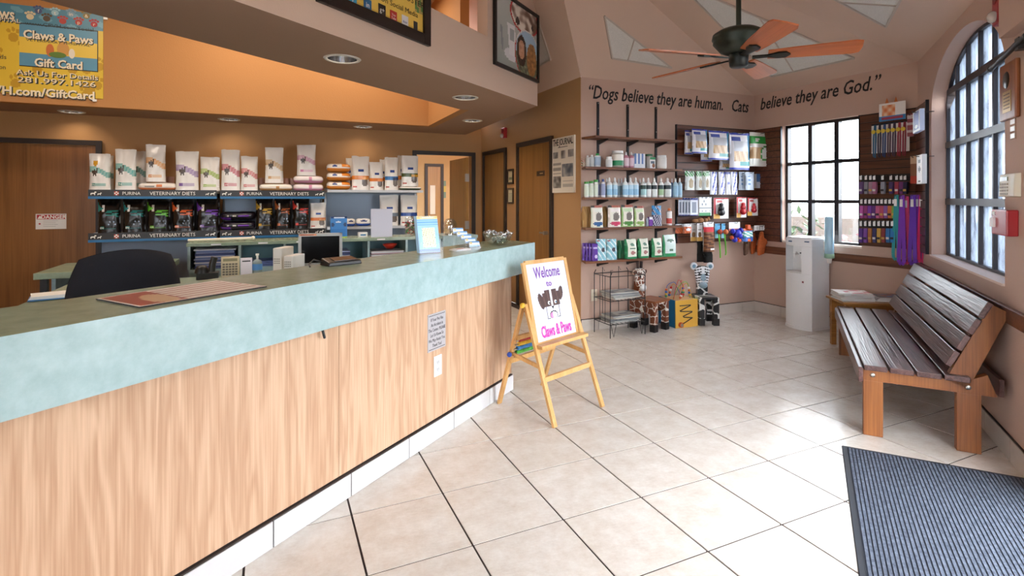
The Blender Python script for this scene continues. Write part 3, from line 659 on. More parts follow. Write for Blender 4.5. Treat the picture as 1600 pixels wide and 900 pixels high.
# papers in the pigeonholes
blue_p = [mat('file_%d' % i, c, .6) for i, c in enumerate(['7d8fc0', '5d6fa8', '9aa6cf', 'e4e6ee', '43508a'])]
def pile(name, label, cat, px0, px1, zb, n, cols, th=.012, depth=.3, group=None, y=YH + .02):
    x0, x1 = hxs(px0), hxs(px1); t = thing(name, label, cat, ((x0 + x1) / 2, y + depth / 2, zb), group=group); wd = x1 - x0; z = 0
    for k in range(n):
        mb = MB(); a = wd * rnd.uniform(.0, .06); tt = th * rnd.uniform(.6, 1.3)
        mb.hexa([(-wd / 2 + a, -depth / 2, z), (wd / 2 - a, -depth / 2, z), (wd / 2 - a, depth / 2, z), (-wd / 2 + a, depth / 2, z)], [(-wd / 2 + a, -depth / 2, z + tt), (wd / 2 - a, -depth / 2, z + tt * .6), (wd / 2 - a, depth / 2, z + tt), (-wd / 2 + a, depth / 2, z + tt)])
        obj('file', mb, cols[(k * 3 + 1) % len(cols)], t); z += tt + .001
    return t
pile('file_stack', 'tall stack of blue files filling the first pigeonhole', 'files', 302, 369, .661, 15, blue_p, .014)
pile('file_stack', 'low stack of dark blue files in the empty looking pigeonhole', 'files', 379, 432, .661, 4, [blue_p[4], blue_p[1], blue_p[3]], .012)
pile('paper_stack', 'stack of magazines and papers under the red bowl', 'papers', 580, 632, .661, 12, [blue_p[3], mat('mag_pink', 'b98a92', .6), mat('mag_grey', '8a8a90', .6), white], .009)
pile('file_stack', 'blue files standing low behind the black card reader', 'files', 518, 548, .661, 8, blue_p, .016)
c = Vector((hxs(613), YH + .14, .661 + .118)); rb = obj('red_bowl', MB().lathe([(.0005, 0), (.035, .002), (.075, .04), (.085, .06), (.08, .06), (.07, .042), (.0005, .01)], 24), mat('red_bowl', 'c8311f', .3), None, c); tag(rb, 'red plastic bowl on papers inside the hutch', 'bowl')
# small things on the work desk
def desk(px, py): return on(px, py, .741)
def boxthing(name, label, cat, c, w_, d_, h_, m, rz=0, bevel=.003):
    t = thing(name, label, cat, tuple(c), rz); obj('body', MB().box((-w_ / 2, -d_ / 2, 0), (w_ / 2, d_ / 2, h_)), m, t, bevel=bevel); return t
def dk(px, y=4.78): q = aty(px, 400, y); return Vector((q.x, y, .741))
t = boxthing('desk_calculator', 'beige desk calculator with grey keys standing behind the counter', 'calculator', dk(360), .13, .03, .165, mat('beige_plastic', 'd3c2a0', .45), 0)
obj('display', MB().box((-.05, -.017, .13), (.05, -.015, .152)), mat('lcd', '8a8262', .3), t)
for r_ in range(5):
    for c_ in range(5): obj('key', MB().box((-.054 + c_ * .022, -.02, .02 + r_ * .02), (-.037 + c_ * .022, -.015, .033 + r_ * .02)), mat('key_grey', '6f665a', .5), t)
t = boxthing('desk_phone', 'black desk phone with handset beside the calculator', 'phone', dk(325), .15, .12, .05, blackp)
obj('handset', MB().tube([(.03, -.05, .06), (.035, -.05, .12), (.05, -.05, .17)], .024, 10), blackp, t); obj('cradle', MB().lathe([(.0005, .11), (.03, .105), (.045, .08), (.05, .05)], 16, (-.04, -.02, 0)), blackp, t)
t = boxthing('note_pad', 'small white and pink note pad propped beside the calculator', 'note pad', dk(385), .085, .02, .15, mat('pad_pink', 'e9e2ea', .6)); obj('heading', MB().box((-.03, -.012, .12), (.03, -.0101, .13)), ink, t)
t = thing('sanitizer_bottle', 'clear bottle with blue label and pump top on the work desk', 'bottle', tuple(dk(402)))
obj('bottle', MB().lathe([(.0005, 0), (.036, 0), (.038, .1), (.03, .125), (.012, .135)], 18), mat('clear_plastic', 'c4d6da', .15, trans=.6), t); obj('label', MB().lathe([(.0385, .05), (.0385, .1)], 18), mat('blue_label', '4a86c8', .5), t); obj('pump', MB().cyl((0, 0, .135), (0, 0, .17), .008, 8).box((-.012, -.04, .168), (.012, .012, .18)), white, t)
for k, (px, w_, h_, rz, lb) in enumerate(((443, .07, .24, -.5, 'tall white plastic network box behind the counter'), (460, .07, .2, -.5, 'shorter white plastic network box with speaker holes beside the monitor'))):
    q = dk(px, 4.62 - .24 * k); t = boxthing('network_box', lb, 'network box', q, w_, .2, h_, mat('offwhite_plastic', 'e3e0da', .4), rz, .006)
    for r_ in range(3):
        for c_ in range(4): obj('vent_hole', MB().box((-.025 + .013 * c_, -.1015, .12 + .016 * r_), (-.017 + .013 * c_, -.1, .127 + .016 * r_)), mat('vent_dark', '7c7a75', .6), t)
# monitor
q = dk(501, 4.5); t = thing('computer_monitor', 'grey framed flat computer monitor with black screen behind the counter', 'monitor', tuple(q), -.12)
gm = mat('monitor_grey', 'a9aaa8', .4); mb = MB(); W_, H1, H2 = .165, .09, .35
mb.box((-W_, -.02, H1), (-W_ + .022, .03, H2)); mb.box((W_ - .022, -.02, H1), (W_, .03, H2)); mb.box((-W_, -.02, H2 - .022), (W_, .03, H2)); mb.box((-W_, -.02, H1), (W_, .03, H1 + .025)); mb.box((-W_ + .02, .0, H1), (W_ - .02, .05, H2 - .01)); obj('bezel', mb, gm, t)
obj('screen', MB().box((-W_ + .021, -.006, H1 + .024), (W_ - .021, -.002, H2 - .021)), mat('dark_screen', '0b0b0f', .15), t)
obj('stand', MB().cyl((0, .03, 0), (0, .03, .1), .03, 12).cyl((0, .02, 0), (0, .02, .012), .1, 20), gm, t)
obj('sticker', MB().box((-.155, -.0225, H2 - .016), (-.03, -.0203, H2 - .004)), mat('orange_sticker', 'd9855a', .6), t); obj('sticker_print', MB().box((-.15, -.0228, H2 - .0125), (-.05, -.0225, H2 - .0075)), mat('dark_red_print', '6a2a20', .6), t)
# office chairs
fabric = mat('black_fabric', '131218', .95, bump=.3, bscale=300)
def office_chair(label, loc, rz, bw=.29, top=1.1, bh=.5):
    t = thing('office_chair', label, 'chair', loc, rz); mb = MB(); n = 20; vs, fs = [], []
    nu, nv = 24, 16
    def P(u, v, side):
        s = 2 * u - 1; tt = 2 * v - 1; k = .62
        x = bw * s * math.sqrt(1 - k * tt * tt / 2) * (1.08 - .06 * tt); z = top - bh / 2 + bh / 2 * tt * math.sqrt(1 - k * s * s / 2) * 1.02
        thick = .05 * max(.02, (1 - abs(s) ** 6) * (1 - abs(2 * v - 1) ** 8)) ** .5
        return (x, .05 - .07 * s * s * 0 + side * thick - .06 * (s * s) + .08 * (v - .5) * .6, z)
    for sd_ in (1, -1):
        vs = [P(i / nu, j / nv, sd_) for j in range(nv + 1) for i in range(nu + 1)]
        q_ = [(j * (nu + 1) + i, j * (nu + 1) + i + 1, (j + 1) * (nu + 1) + i + 1, (j + 1) * (nu + 1) + i) for j in range(nv) for i in range(nu)]
        mb.add(vs, [f[::-1] if sd_ > 0 else f for f in q_], True)
    obj('backrest', mb, fabric, t)
    obj('seat', MB().prism([(.26 * math.copysign(abs(math.cos(a)) ** .5, math.cos(a)), -.24 + .25 * math.copysign(abs(math.sin(a)) ** .5, math.sin(a))) for a in (k * math.pi / 12 for k in range(24))], .44, .53), fabric, t, bevel=.03)
    obj('back_post', MB().tube([(0, .0, .42), (0, .1, .45), (0, .11, .7)], .02), blackp, t); obj('gas_lift', MB().cyl((0, -.22, .1), (0, -.22, .44), .028), blackp, t)
    for k in range(5):
        a = k * 2 * math.pi / 5 + .3; e = Vector((math.cos(a) * .3, -.22 + math.sin(a) * .3, .08)); l = obj('base_spoke', MB().bar((0, -.22, .11), e, .045, .03), blackp, t); obj('caster', MB().cyl((e.x - .02, e.y, .03), (e.x + .02, e.y, .03), .03, 14), blackp, l)
    for s in (-1, 1): obj('armrest', MB().tube([(s * .25, -.1, .48), (s * .29, -.12, .6), (s * .29, -.2, .66), (s * .29, -.35, .66)], .02), blackp, t)
    return t
office_chair('black fabric office chair with wide rounded back behind the counter', (-.7, 3.42, 0), R(26 + 180) - .1, bw=.235)
office_chair('second black office chair half hidden behind the wide one', (-.95, 5.35, 0), R(150), bw=.23, top=.93, bh=.4)
# ------------------------------------------------------------------ pet food shelving along the rear wall
def pouch(w_, h_, d_, paint, side='e6e3df', nu=16, nv=22, seed=0, flat=.0, wob=.006, top=.004):
    """standing bag: flat bottom, bulging front printed by paint(u,v), crimped top; front faces -y"""
    mb = MB(); V = []; 
    for j in range(nv + 1):
        v = j / nv; hd = d_ / 2 * (1 if v < .55 else max(top / d_ * 2, 1 - ((v - .55) / .45) ** 1.3)); hd = max(hd, top / 2)
        ww = w_ * (1 - .05 * math.sin(v * 3.1)) if not flat else w_
        row = []
        for sgn in (-1, 1):
            for i in range(nu + 1):
                u = i / nu if sgn < 0 else 1 - i / nu; s = 2 * u - 1
                y = sgn * hd * max(.0, 1 - abs(s) ** 4) ** .5 * (1 if not flat else 1); nz_ = noise.noise(Vector((u * 5 + seed * 7, v * 6, seed))) * wob
                row.append((s / 2 * ww, y + nz_ * (1 if sgn < 0 else .5), v * h_ + (noise.noise(Vector((u * 3, seed, 5))) * h_ * .025 if j == nv else 0)))
        V.append(row)
    m = 2 * (nu + 1); vs = [p for r in V for p in r]; fs, cs = [], []
    for j in range(nv):
        for i in range(m):
            a, b = j * m + i, j * m + (i + 1) % m; fs.append((a, b, b + m, a + m)); cs.append(paint((i + .5) / nu, (j + .5) / nv) if i < nu else side)
    mb.add(vs, fs, True, cs); mb.add(vs, [tuple(range(m - 1, -1, -1)), tuple(range(nv * m, nv * m + m))], False, [side, side])
    return mb
def pillow(w_, h_, d_, paint, side='e6e3df', nu=20, nv=12, seed=0):
    mb = MB(); m = 2 * (nu + 1); V = []
    for j in range(nv + 1):
        v = j / nv; 
        for sgn in (-1, 1):
            for i in range(nu + 1):
                u = i / nu if sgn < 0 else 1 - i / nu; s = 2 * u - 1; tz = 2 * v - 1
                e = max(0., 1 - abs(s) ** 5) ** .5; V.append((s / 2 * w_, sgn * d_ / 2 * max(0, 1 - abs(tz) ** 3) ** .5 * (.35 + .65 * e), max(.0005, h_ / 2 + tz * h_ / 2 * (.45 + .55 * e) + noise.noise(Vector((u * 4, v * 3, seed))) * h_ * .05 * (v - .0))))
    fs, cs = [], []
    for j in range(nv):
        for i in range(m): a, b = j * m + i, j * m + (i + 1) % m; fs.append((a, b, b + m, a + m)); cs.append(paint((i + .5) / nu, (j + .5) / nv) if i < nu else side)
    mb.add(V, fs, True, cs); mb.add(V, [tuple(range(m - 1, -1, -1)), tuple(range(nv * m, nv * m + m))], False, [side, side])
    return mb
def p_white(col, tint='e9e6e2', cat=True, dot=None):
    def f(u, v):
        wv = .52 + .07 * math.sin(u * 3.6 + .6) - .05 * u
        if dot and ell(u, v, .33, .74, .13, .08): return dot
        if cat and (ell(u, v, .3, .5, .13, .06) or inr(u, v, .2, .25, .38, .5) or inr(u, v, .36, .41, .38, .5) or ell(u, v, .42, .57, .05, .05)): return '4b3d33'
        if abs(v - wv) < .075: return mix(col, tint, .25 + .5 * abs(math.sin((v - wv) * 70)) * .6)
        if inr(u, v, .14, .36, .12, .18): return col
        if inr(u, v, .36, .86, .12, .18): return mix(col, tint, .6)
        if inr(u, v, .2, .8, .26, .28) or inr(u, v, .28, .72, .305, .32): return '8d8782'
        return tint
    return f
def p_black(col):
    def f(u, v):
        if ell(u, v, .05, .95, .3, .32) and not ell(u, v, .28, 1.03, .3, .3): return col
        if inr(u, v, .38, .94, .46, .64) and math.sin(v * 95 + u * 5) > -.35: return mix(col, '17120f', .15)
        if ell(u, v, .27, .72, .07, .1) and u + v < 1.1: return 'd9d4cc'
        if ell(u, v, .66, .28, .17, .12) and math.sin(u * 40) * math.sin(v * 33) > .55: return '8f9fb4'
        if inr(u, v, .16, .36, .1, .18): return col
        if inr(u, v, .36, .86, .1, .16): return mix(col, '17120f', .55)
        if inr(u, v, .22, .8, .34, .36) or inr(u, v, .2, .7, .29, .31): return '8a847e'
        return '17120f'
    return f
def p_hills(c1, c2, base='e8e5e0'):
    def f(u, v):
        if .3 < v < .44: return c2 if u > .55 and .3 < v < .4 else c1
        if ell(u, v, .5, .58, .2, .035): return '2f4b8f'
        if ell(u, v, .72, .24, .17, .13): return '6f6660'
        if inr(u, v, .06, .3, .09, .13): return 'b0382f'
        return base
    return f
GY0, GY1 = 7.08, 7.5
bx = [(-1.79, -.575), (-.545, .62), (.645, 1.885)]
blue_m = mat('shelf_blue', '1f6fa3', .4); steel = mat('shelf_grey_steel', '8e9db0', .45); strip_black = mat('price_strip_black', '1d1714', .35)
tw = mat('white_ink', 'f2eee6', .5); red_i = mat('strip_red', 'c0392b', .5)
pale_steel = mat('shelf_pale', 'c7cbd0', .4)
gnames = ['blue and black steel shelf bay holding pet food next to the brown door', 'middle steel shelf bay with the dark bags and striped headers', 'grey steel shelf bay with white food bags by the open doorway']
def dogs(mb, x, z, s, flip=1):
    mb.prism([(x - flip * .5 * s, z + .1 * s), (x - flip * .5 * s, z + .5 * s), (x - flip * .3 * s, z + .6 * s), (x + flip * .3 * s, z + .62 * s), (x + flip * .35 * s, z + .95 * s), (x + flip * .75 * s, z + .85 * s), (x + flip * .7 * s, z + .65 * s), (x + flip * .48 * s, z + .6 * s), (x + flip * .42 * s, z + 0), (x + flip * .3 * s, z + 0), (x + flip * .25 * s, z + .3 * s), (x - flip * .3 * s, z + .3 * s), (x - flip * .36 * s, z)][::flip * -1], -.0012, 0, 1)
for k, (x0, x1) in enumerate(bx):
    t = thing('shelf_bay', gnames[k], 'shelf', ((x0 + x1) / 2, GY1, 0)); w2_ = (x1 - x0) / 2
    obj('back_panel', MB().box((-w2_, -.02, .1), (w2_, .0, 1.46 if k < 2 else 1.5)), steel, t)
    for s in (-1, 1): obj('upright', MB().box((s * (w2_ - .012) - .012, -.05, 0), (s * (w2_ - .012) + .012, -.02, 1.44)), pale_steel if k == 2 else strip_black, t)
    for zt in ((1.455, .985) if k < 2 else (1.475, 1.0)):
        sh = obj('shelf', MB().box((-w2_ + .003, -.42, zt - .03), (w2_ - .003, -.021, zt)), pale_steel, t)
        if k < 2:
            obj('header_strip', MB().box((-w2_ + .003, -.432, zt - .065), (w2_ - .003, -.42, zt + .008)), strip_black, sh)
            obj('edge_strip', MB().box((-w2_ + .003, -.434, zt - .092), (w2_ - .003, -.42, zt - .065)), blue_m, sh)
            text('lettering', 'PURINA', .05, tw, sh, (-.22, -.4325, zt - .048), ext=.0005, sx=.95); text('lettering', 'VETERINARY DIETS', .056, tw, sh, (.17, -.4325, zt - .05), ext=.0005, sx=.92)
            obj('emblem', MB().sheet(.042, .042, 3, 3, lambda u, v: 'c0392b' if (int(u * 3) + int(v * 3)) % 2 == 0 else 'f2eee6', (-.355, -.4325, zt - .052)), PM(.5), sh)
            for s in (-1, 1):
                for d_, sc in ((.045, .042), (.1, .03)): mb = MB(); dogs(mb, s * (w2_ - d_), zt - .052, sc, 1); mb.T = None; o_ = obj('dog_emblem', mb, tw, sh, (0, -.4321, 0))
        else: obj('edge_strip', MB().box((-w2_ + .003, -.43, zt - .03), (w2_ - .003, -.42, zt + .003)), pale_steel, sh)
GLS = PM(.25)
BAGN = {}
def bag(name, label, cat, x0, x1, yt, yb, Y, d_, paint, z=None, side='e6e3df', m=None, group=None, code=None, ccol=None, rz=0, part='bag', nu=18, nv=26, **kw):
    a, b = aty(x0, yb, Y), aty(x1, yb, Y); zb = z if z is not None else aty((x0 + x1) / 2, yb, Y).z; h_ = aty((x0 + x1) / 2, yt, Y).z - zb
    t = thing(name, label, cat, ((a.x + b.x) / 2, Y + d_ / 2, zb), rz, group)
    obj(part, pouch(b.x - a.x, h_, d_, paint, side, seed=rnd.random() * 9, nu=nu, nv=nv, **kw), m or GLS, t)
    if code: text('lettering', code, h_ * .07, tw, t, (-(b.x - a.x) * .25, -d_ / 2 - .004, h_ * .127), ext=.0006)
    return t
def lying(name, label, cat, x0, x1, yt, yb, Y, d_, paint, z=None, side='e6e3df', m=None, group=None, h=None):
    a, b = aty(x0, yb, Y), aty(x1, yb, Y); zb = (z if z is not None else aty((x0 + x1) / 2, yb, Y).z) + .002; h_ = h or (aty((x0 + x1) / 2, yt, Y).z - zb)
    t = thing(name, label, cat, ((a.x + b.x) / 2, Y + d_ / 2, zb), 0, group); obj('bag', pillow(b.x - a.x, h_, d_, paint, side, seed=rnd.random() * 9), m or GLS, t); return t
Z1, Z2, Z1c, Z2c = 1.456, .986, 1.476, 1.001
YF = 7.12
gw, gb = 'white cat food bags on the top shelf', 'black dog food bags on the lower shelf'
W = 'white cat food bag with '
for x0, x1, yt, col, cd, lb, dot in ((137, 171, 240, '2f8f88', 'EN', 'teal band and round gold sticker on top shelf', 'd09a2c'), (178, 212, 233, '2a8c86', 'EN', 'teal band standing second from the brown door', None), (273, 310, 236, '7d5fa0', None, 'purple band between orange and green banded bags', None),
        (312, 343, 245, '8cb33f', 'HA', 'light green band on top shelf', None), (345, 375, 234, 'b13a4c', 'DM', 'dark red band, the taller of two red ones', None), (376, 403, 244, 'c24a4e', 'OM', 'coral red band, the shorter of two red ones', None)):
    bag('food_bag', W + lb, 'food bag', x0, x1, yt, 296, YF, .1, p_white(col, dot=dot), Z1, group=gw, code=cd)
for x0, x1, yt, lb in ((168, 176, 243, 'teal band half hidden behind the first two bags'), (211, 228, 236, 'faded teal band behind the tall orange banded bag')):
    bag('food_bag', W + lb, 'food bag', x0 - 8, x1, yt, 293, YF + .25, .1, p_white('3a8f88'), Z1, group=gw)
lo1 = lying('food_bag', 'white bag with orange edge lying flat under the tall orange banded bag', 'food bag', 213.5, 274, 287, 300, YF - .02, .22, lambda u, v: 'd97f4e' if v < .3 or inr(u, v, .5, .63, .4, .75) else ('8d8782' if inr(u, v, .2, .46, .45, .6) else 'e8e2dc'), Z1, group=gw, h=.088)
bag('food_bag', W + 'orange band standing on a flat bag', 'food bag', 226, 258, 225.5, 287.5, YF + .03, .1, p_white('dd8a3e'), Z1 + .1, group=gw, code='OM')
glassjar = lambda px, lb: None
lo2 = lying('food_bag', 'white bag with brown edge lying flat beneath the plain tan banded bag', 'food bag', 405, 457, 285, 298, YF - .02, .22, lambda u, v: 'b98a5a' if v < .3 or inr(u, v, .5, .6, .35, .7) else 'e6e0d8', Z1, group=gw, h=.088)
bag('food_bag', W + 'tan band standing on a flat brown edged bag', 'food bag', 414, 443, 230, 287, YF + .03, .1, p_white('c79a62'), Z1 + .1, group=gw)
for k, (yt, yb, lb) in enumerate(((287, 300, 'lower pink edged bag lying flat on the shelf'), (274, 288, 'upper pink edged bag lying flat on another'))):
    lying('food_bag', lb, 'food bag', 459, 506, yt, yb, YF - .02, .22, lambda u, v: 'c98aa5' if v < .35 or inr(u, v, .48, .62, .35, .8) else 'e6ddde', Z1 + k * .1, group=gw, h=.094)
bag('food_bag', W + 'pink band standing on two flat pink bags', 'food bag', 464, 494, 226, 281, YF + .03, .1, p_white('c77ea6'), Z1 + .2, group=gw)
for px, lb, w_ in ((403.5, 'clear wrapped cans behind the coral banded bag', 10), (452, 'clear wrapped grey cans behind the tan banded bag', 12), (262, 'clear wrapped cans between the orange and purple banded bags', 12)):
    q = aty(px, 290, YF + .25); t = thing('can_pack', lb, 'cans', (q.x, YF + .25, Z1))
    for i in range(2):
        for j in range(2): obj('can', MB().cyl((-.035 + .07 * i, 0, j * .085), (-.035 + .07 * i, 0, j * .085 + .083), .034, 14), mat('can_label_%d' % (j), ['a09a94', 'b5897a'][j], .35), t)
for x0, x1, col, cd, lb in ((150, 187, '23857f', 'EN', 'teal swoosh, nearest the brown door'), (190, 226, '1f7c80', 'EN', 'teal waves, second in the row'), (228, 265, '5cb531', 'HA', 'bright green waves'), (267, 303, 'd9602f', 'OM', 'orange waves'), (306, 343, '6f3fae', 'DH', 'purple waves')):
    bag('food_bag', 'black dog food bag with ' + lb, 'food bag', x0, x1, 310, 361, YF, .12, p_black(col), Z2, '17120f', group=gb, code=cd)
for k, (yt, yb, lb) in enumerate(((347, 362, 'lower black and purple bag lying flat in the stack'), (332, 348, 'upper black and purple bag lying flat in the stack'))):
    lying('food_bag', lb, 'food bag', 343, 400, yt, yb, YF, .25, lambda u, v: '6a2fa0' if v < .34 and u < .3 or inr(u, v, .5, .8, .4, .62) else ('b8b2aa' if inr(u, v, .2, .46, .45, .6) and math.sin(u * 90) > 0 else '1a1320'), Z2 + k * .115, '1a1320', group=gb, h=.108)
for x0, x1, col, cd, lb in ((399, 427, 'c9a03a', None, 'golden yellow waves'), (429, 455, 'b05a2e', None, 'rusty orange waves'), (457, 484, 'd23a30', None, 'red waves')):
    bag('food_bag', 'black dog food bag with ' + lb, 'food bag', x0, x1, 308, 356, YF, .12, p_black(col), Z2, '17120f', group=gb, code=cd)
gh = 'white food bags with blue emblem'
bag('food_bag', 'small white bag with orange band at the end of the dark bags', 'food bag', 485, 510, 317, 353, YF, .1, p_hills('d2743a', 'e0a070'), Z2, group=gh)
for k in range(3):
    lying('food_bag', ['bottom orange striped bag lying in a stack of three', 'middle orange striped bag lying in a stack of three', 'top orange striped bag lying in a stack of three'][k], 'food bag', 512, 549, 287 - 14 * k - 14, 300 - 14 * k, YF - .02, .26, lambda u, v: 'e08a2c' if v < .38 or (u > .6 and v > .55) else ('2f4b8f' if ell(u, v, .3, .7, .1, .12) else 'ece8e2'), Z1c + k * .115, group=gh, h=.108)
for x0, x1, yt, c1, c2, lb in ((550, 578, 244, 'dd8233', 'efa65a', 'broad orange band, the widest on the grey shelf'), (578, 600, 253, 'dd7a33', 'e98f4a', 'orange band, the shorter one'), (602, 624, 246, '2f74b5', '20355f', 'blue band'), (628, 655, 243, '4a5a2a', 'd9a23a', 'dark green and gold band beside the doorway')):
    bag('food_bag', 'white upright food bag with ' + lb, 'food bag', x0, x1, yt, 296, YF + (.02 if x0 == 628 else 0), .1, p_hills(c1, c2), Z1c + (.055 if x0 == 628 else 0), group=gh)
for x0, x1, yt, lb in ((541, 552, 247, 'behind the orange striped stack'), (594, 604, 249, 'behind the blue banded bag'), (622, 634, 243, 'behind the gold banded bag')):
    bag('food_bag', 'plain white food bag peeking out ' + lb, 'food bag', x0, x1, yt, 293, YF + .26, .08, p_hills('dd8233', 'dd8233'), Z1c, group=gh)
lying('food_bag', 'green edged white bag lying flat at the shelf end', 'food bag', 626, 660, 290, 296, YF - .03, .2, lambda u, v: '2f4a2c' if v < .5 else 'e8e5e0', Z1c, group=gh, h=.05)
for x0, x1, c1, lb in ((594, 624, '7a8794', 'grey blue band behind the blank sheet'), (627, 654, '2f4f9a', 'dark blue band near the open doorway')):
    bag('food_bag', 'tall white lower shelf bag with ' + lb, 'food bag', x0, x1, 305, 357, YF + .02, .11, p_hills(c1, c1), Z2c, group=gh)
for k, (x0, x1, lb) in enumerate(((541, 556, 'white and blue pouch lying behind the blue leaflet box'), (557, 580, 'white and blue pouch lying beside the blank sheet'))):
    lying('food_pouch', lb, 'food bag', x0, x1, 340, 356, YF + .02, .13, lambda u, v: '2c55b0' if v < .35 else ('3c4a78' if ell(u, v, .5, .68, .25, .12) else 'e9e7e4'), Z2c, group=gh, h=.1)
# on the hutch top: leaflet box, blank sheet, packs
def hut(px, y=YH + .15): q = aty(px, 369, y); return Vector((q.x, y, zh + .001))
c = hut(529); t = thing('leaflet_box', 'bright blue leaflet box with paw print dogs on the hutch', 'leaflet box', tuple(c))
def leaf(u, v):
    if v > .9: return '1d3f78' if not inr(u, v, .2, .85, .925, .97) else 'dfe8f4'
    if v < .05: return 'a8c84a'
    if ell(u, v, .12, .62, .1, .1) or ell(u, v, .88, .62, .1, .1): return '2c4a78'
    if ell(u, v, .47, .74, .17, .04): return 'd6e6f5'
    return '3a86cf' if v > .42 else '2f7cc8'
obj('front', MB().sheet(.175, .24, 26, 34, leaf, (0, -.041, 0)), PM(.35), t); obj('box', MB().box((-.0875, -.04, 0), (.0875, .04, .235)), mat('leaflet_blue', '2f7cc8', .4), t)
c = hut(597, YH + .08); t = thing('blank_sheet', 'blank pale grey sheet standing upright in a holder on the hutch', 'sheet', tuple(c), -.05)
obj('sheet', MB().hexa([(-.125, -.01, 0), (.115, -.01, 0), (.115, -.007, 0), (-.125, -.007, 0)], [(-.12, .045, .32), (.125, .045, .32), (.125, .048, .32), (-.12, .048, .32)]), mat('pale_grey_card', 'c3c6d6', .4), t); obj('foot', MB().box((-.11, -.012, 0), (.11, .07, .004)), acr, t)
c = hut(641, YH + .18); t = thing('treat_jar', 'clear jar of red and green wrapped treats beside the map brochures', 'jar', tuple(c))
obj('jar', MB().lathe([(.0005, 0), (.065, 0), (.067, .2), (.06, .22), (.0605, .21), (.063, .01), (.0005, .006)], 22), glass('jar_glass', refl=.12), t)
for k in range(60):
    a = rnd.uniform(0, 6.28); rr = .05 * math.sqrt(rnd.random()); z = .02 + .17 * (k / 60)
    mb = MB(); mb.T = Matrix.Translation((rr * math.cos(a), rr * math.sin(a), z)) @ Matrix.Rotation(rnd.uniform(0, 6), 4, (rnd.random(), rnd.random(), .2)); mb.ball((0, 0, 0), .014, 8, 5, (1.5, .8, .7)); obj('treat', mb, mat('treat_%d' % (k % 4), ['a83238', '3f7a3a', 'd9d4cf', '5a3550'][k % 4], .4), t)
c = hut(575, YH + .25); t = thing('data_box', 'small white blue lettered carton lying low on the hutch', 'carton', (hxs(571), YH + .2, zh + .001)); obj('box', MB().box((-.05, -.04, 0), (.05, .04, .05)), white, t); obj('print', MB().box((-.03, -.0405, .015), (.03, -.04, .03)), blue_m, t)
t = thing('paper_roll', 'rolled white plan lying along the hutch top', 'paper roll', (hxs(345), YH + .12, zh + .02)); obj('roll', MB().cyl((-.3, 0, 0), (.28, 0, .005), .014, 12), mat('paper_ivory', 'e9e2cf', .7), t); obj('end_knob', MB().ball((.29, 0, .008), .02), MATS['paper_ivory'], t)
c = Vector((aty(708, 387, YH - .02).x, YH + .1, .926)); t = thing('clear_globe', 'clear round plastic display globe on the end cabinet', 'display globe', tuple(c))
obj('globe', MB().lathe([(.0005, 0), (.06, 0), (.075, .04), (.085, .1), (.075, .15), (.045, .19), (.0005, .2)], 24), glass('globe_glass', tint=(.86, .86, .85), refl=.3), t); obj('base', MB().cyl((0, 0, 0), (0, 0, .01), .065, 24), MATS['downlight_reflector'], t)
# danger sign on the brown door
q = aty(80, 346, YG - .013); t = thing('danger_sign', 'white danger sign with red header on the brown door', 'sign', (q.x, YG - .0125, q.z))
obj('sheet', MB().box((-.135, -.003, -.085), (.135, 0, .085)), mat('paper_white2', 'e6e2dc', .6), t); obj('header', MB().box((-.125, -.004, .025), (.125, -.003, .076)), mat('sign_red', 'b42a30', .5), t)
text('lettering', 'DANGER', .058, tw, t, (.022, -.0042, .031), ext=.0004, sx=.95, off=.0015); obj('triangle', MB().prism([(-.12, .03), (-.075, .03), (-.0975, .068)], -.0045, -.004, 1), tw, t); obj('spot', MB().cyl((-.1, -.0045, -.025), (-.1, -.003, -.025), .009), MATS['sign_red'], t)
for k in range(4): obj('text_line', MB().box((-.07, -.0036, .005 - k * .02), (.06 - .02 * (k % 2), -.003, .0075 - k * .02)), mat('grey_ink', '8d8682', .6), t)
# banner
P = [aty(*p, 6.808) for p in ((-130, -8), (163, 22), (160, 155), (-130, 140))]
bx0, bx1, bz0, bz1 = P[0].x, (P[1].x + P[2].x) / 2, 2.405, 3.285; bwid, bhei = bx1 - bx0, bz1 - bz0
t = thing('wall_banner', 'yellow and blue printed gift card banner on the orange wall', 'banner', (bx0, 6.806, bz0))
def U(px, py=80): return (aty(px, py, 6.806).x - bx0) / bwid
def Vv(py, px=80): return (aty(px, py, 6.806).z - bz0) / bhei
paws = [(rnd.random(), rnd.uniform(0, .78)) for _ in range(26)]
gu0, gu1, gv0, gv1 = U(30), U(153), .31, .80
def ban(u, v):
    if v > .8: return '4f8aa6' if (math.sin(u * 40) + math.sin(v * 44 + u * 20)) < 1.1 else '6ea5bd'
    if inr(u, v, gu0, gu1, gv0, gv1):
        if not inr(u, v, gu0 + .004, gu1 - .004, gv0 + .008, gv1 - .008): return '2a2520'
        return 'e6c64e' if .47 < v < .64 else '5d97b8'
    for a, b in paws:
        if ell(u, v, a, b, .028, .05) or ell(u, v, a - .025, b + .07, .011, .025) or ell(u, v, a + .025, b + .07, .011, .025) or ell(u, v, a, b + .09, .011, .025): return 'c2992c'
    return 'e0c040'
obj('sheet', MB().sheet(bwid, bhei, 170, 90, ban, (bwid / 2, -.006, 0)), PM(.4), t); obj('backing', MB().box((0, -.005, 0), (bwid, 0, bhei)), mat('banner_back', 'c9b24a', .6), t)
cream = mat('cream_letter', 'f1e6cf', .5); sh_ = mat('shadow_letter', '2f3a3c', .6)
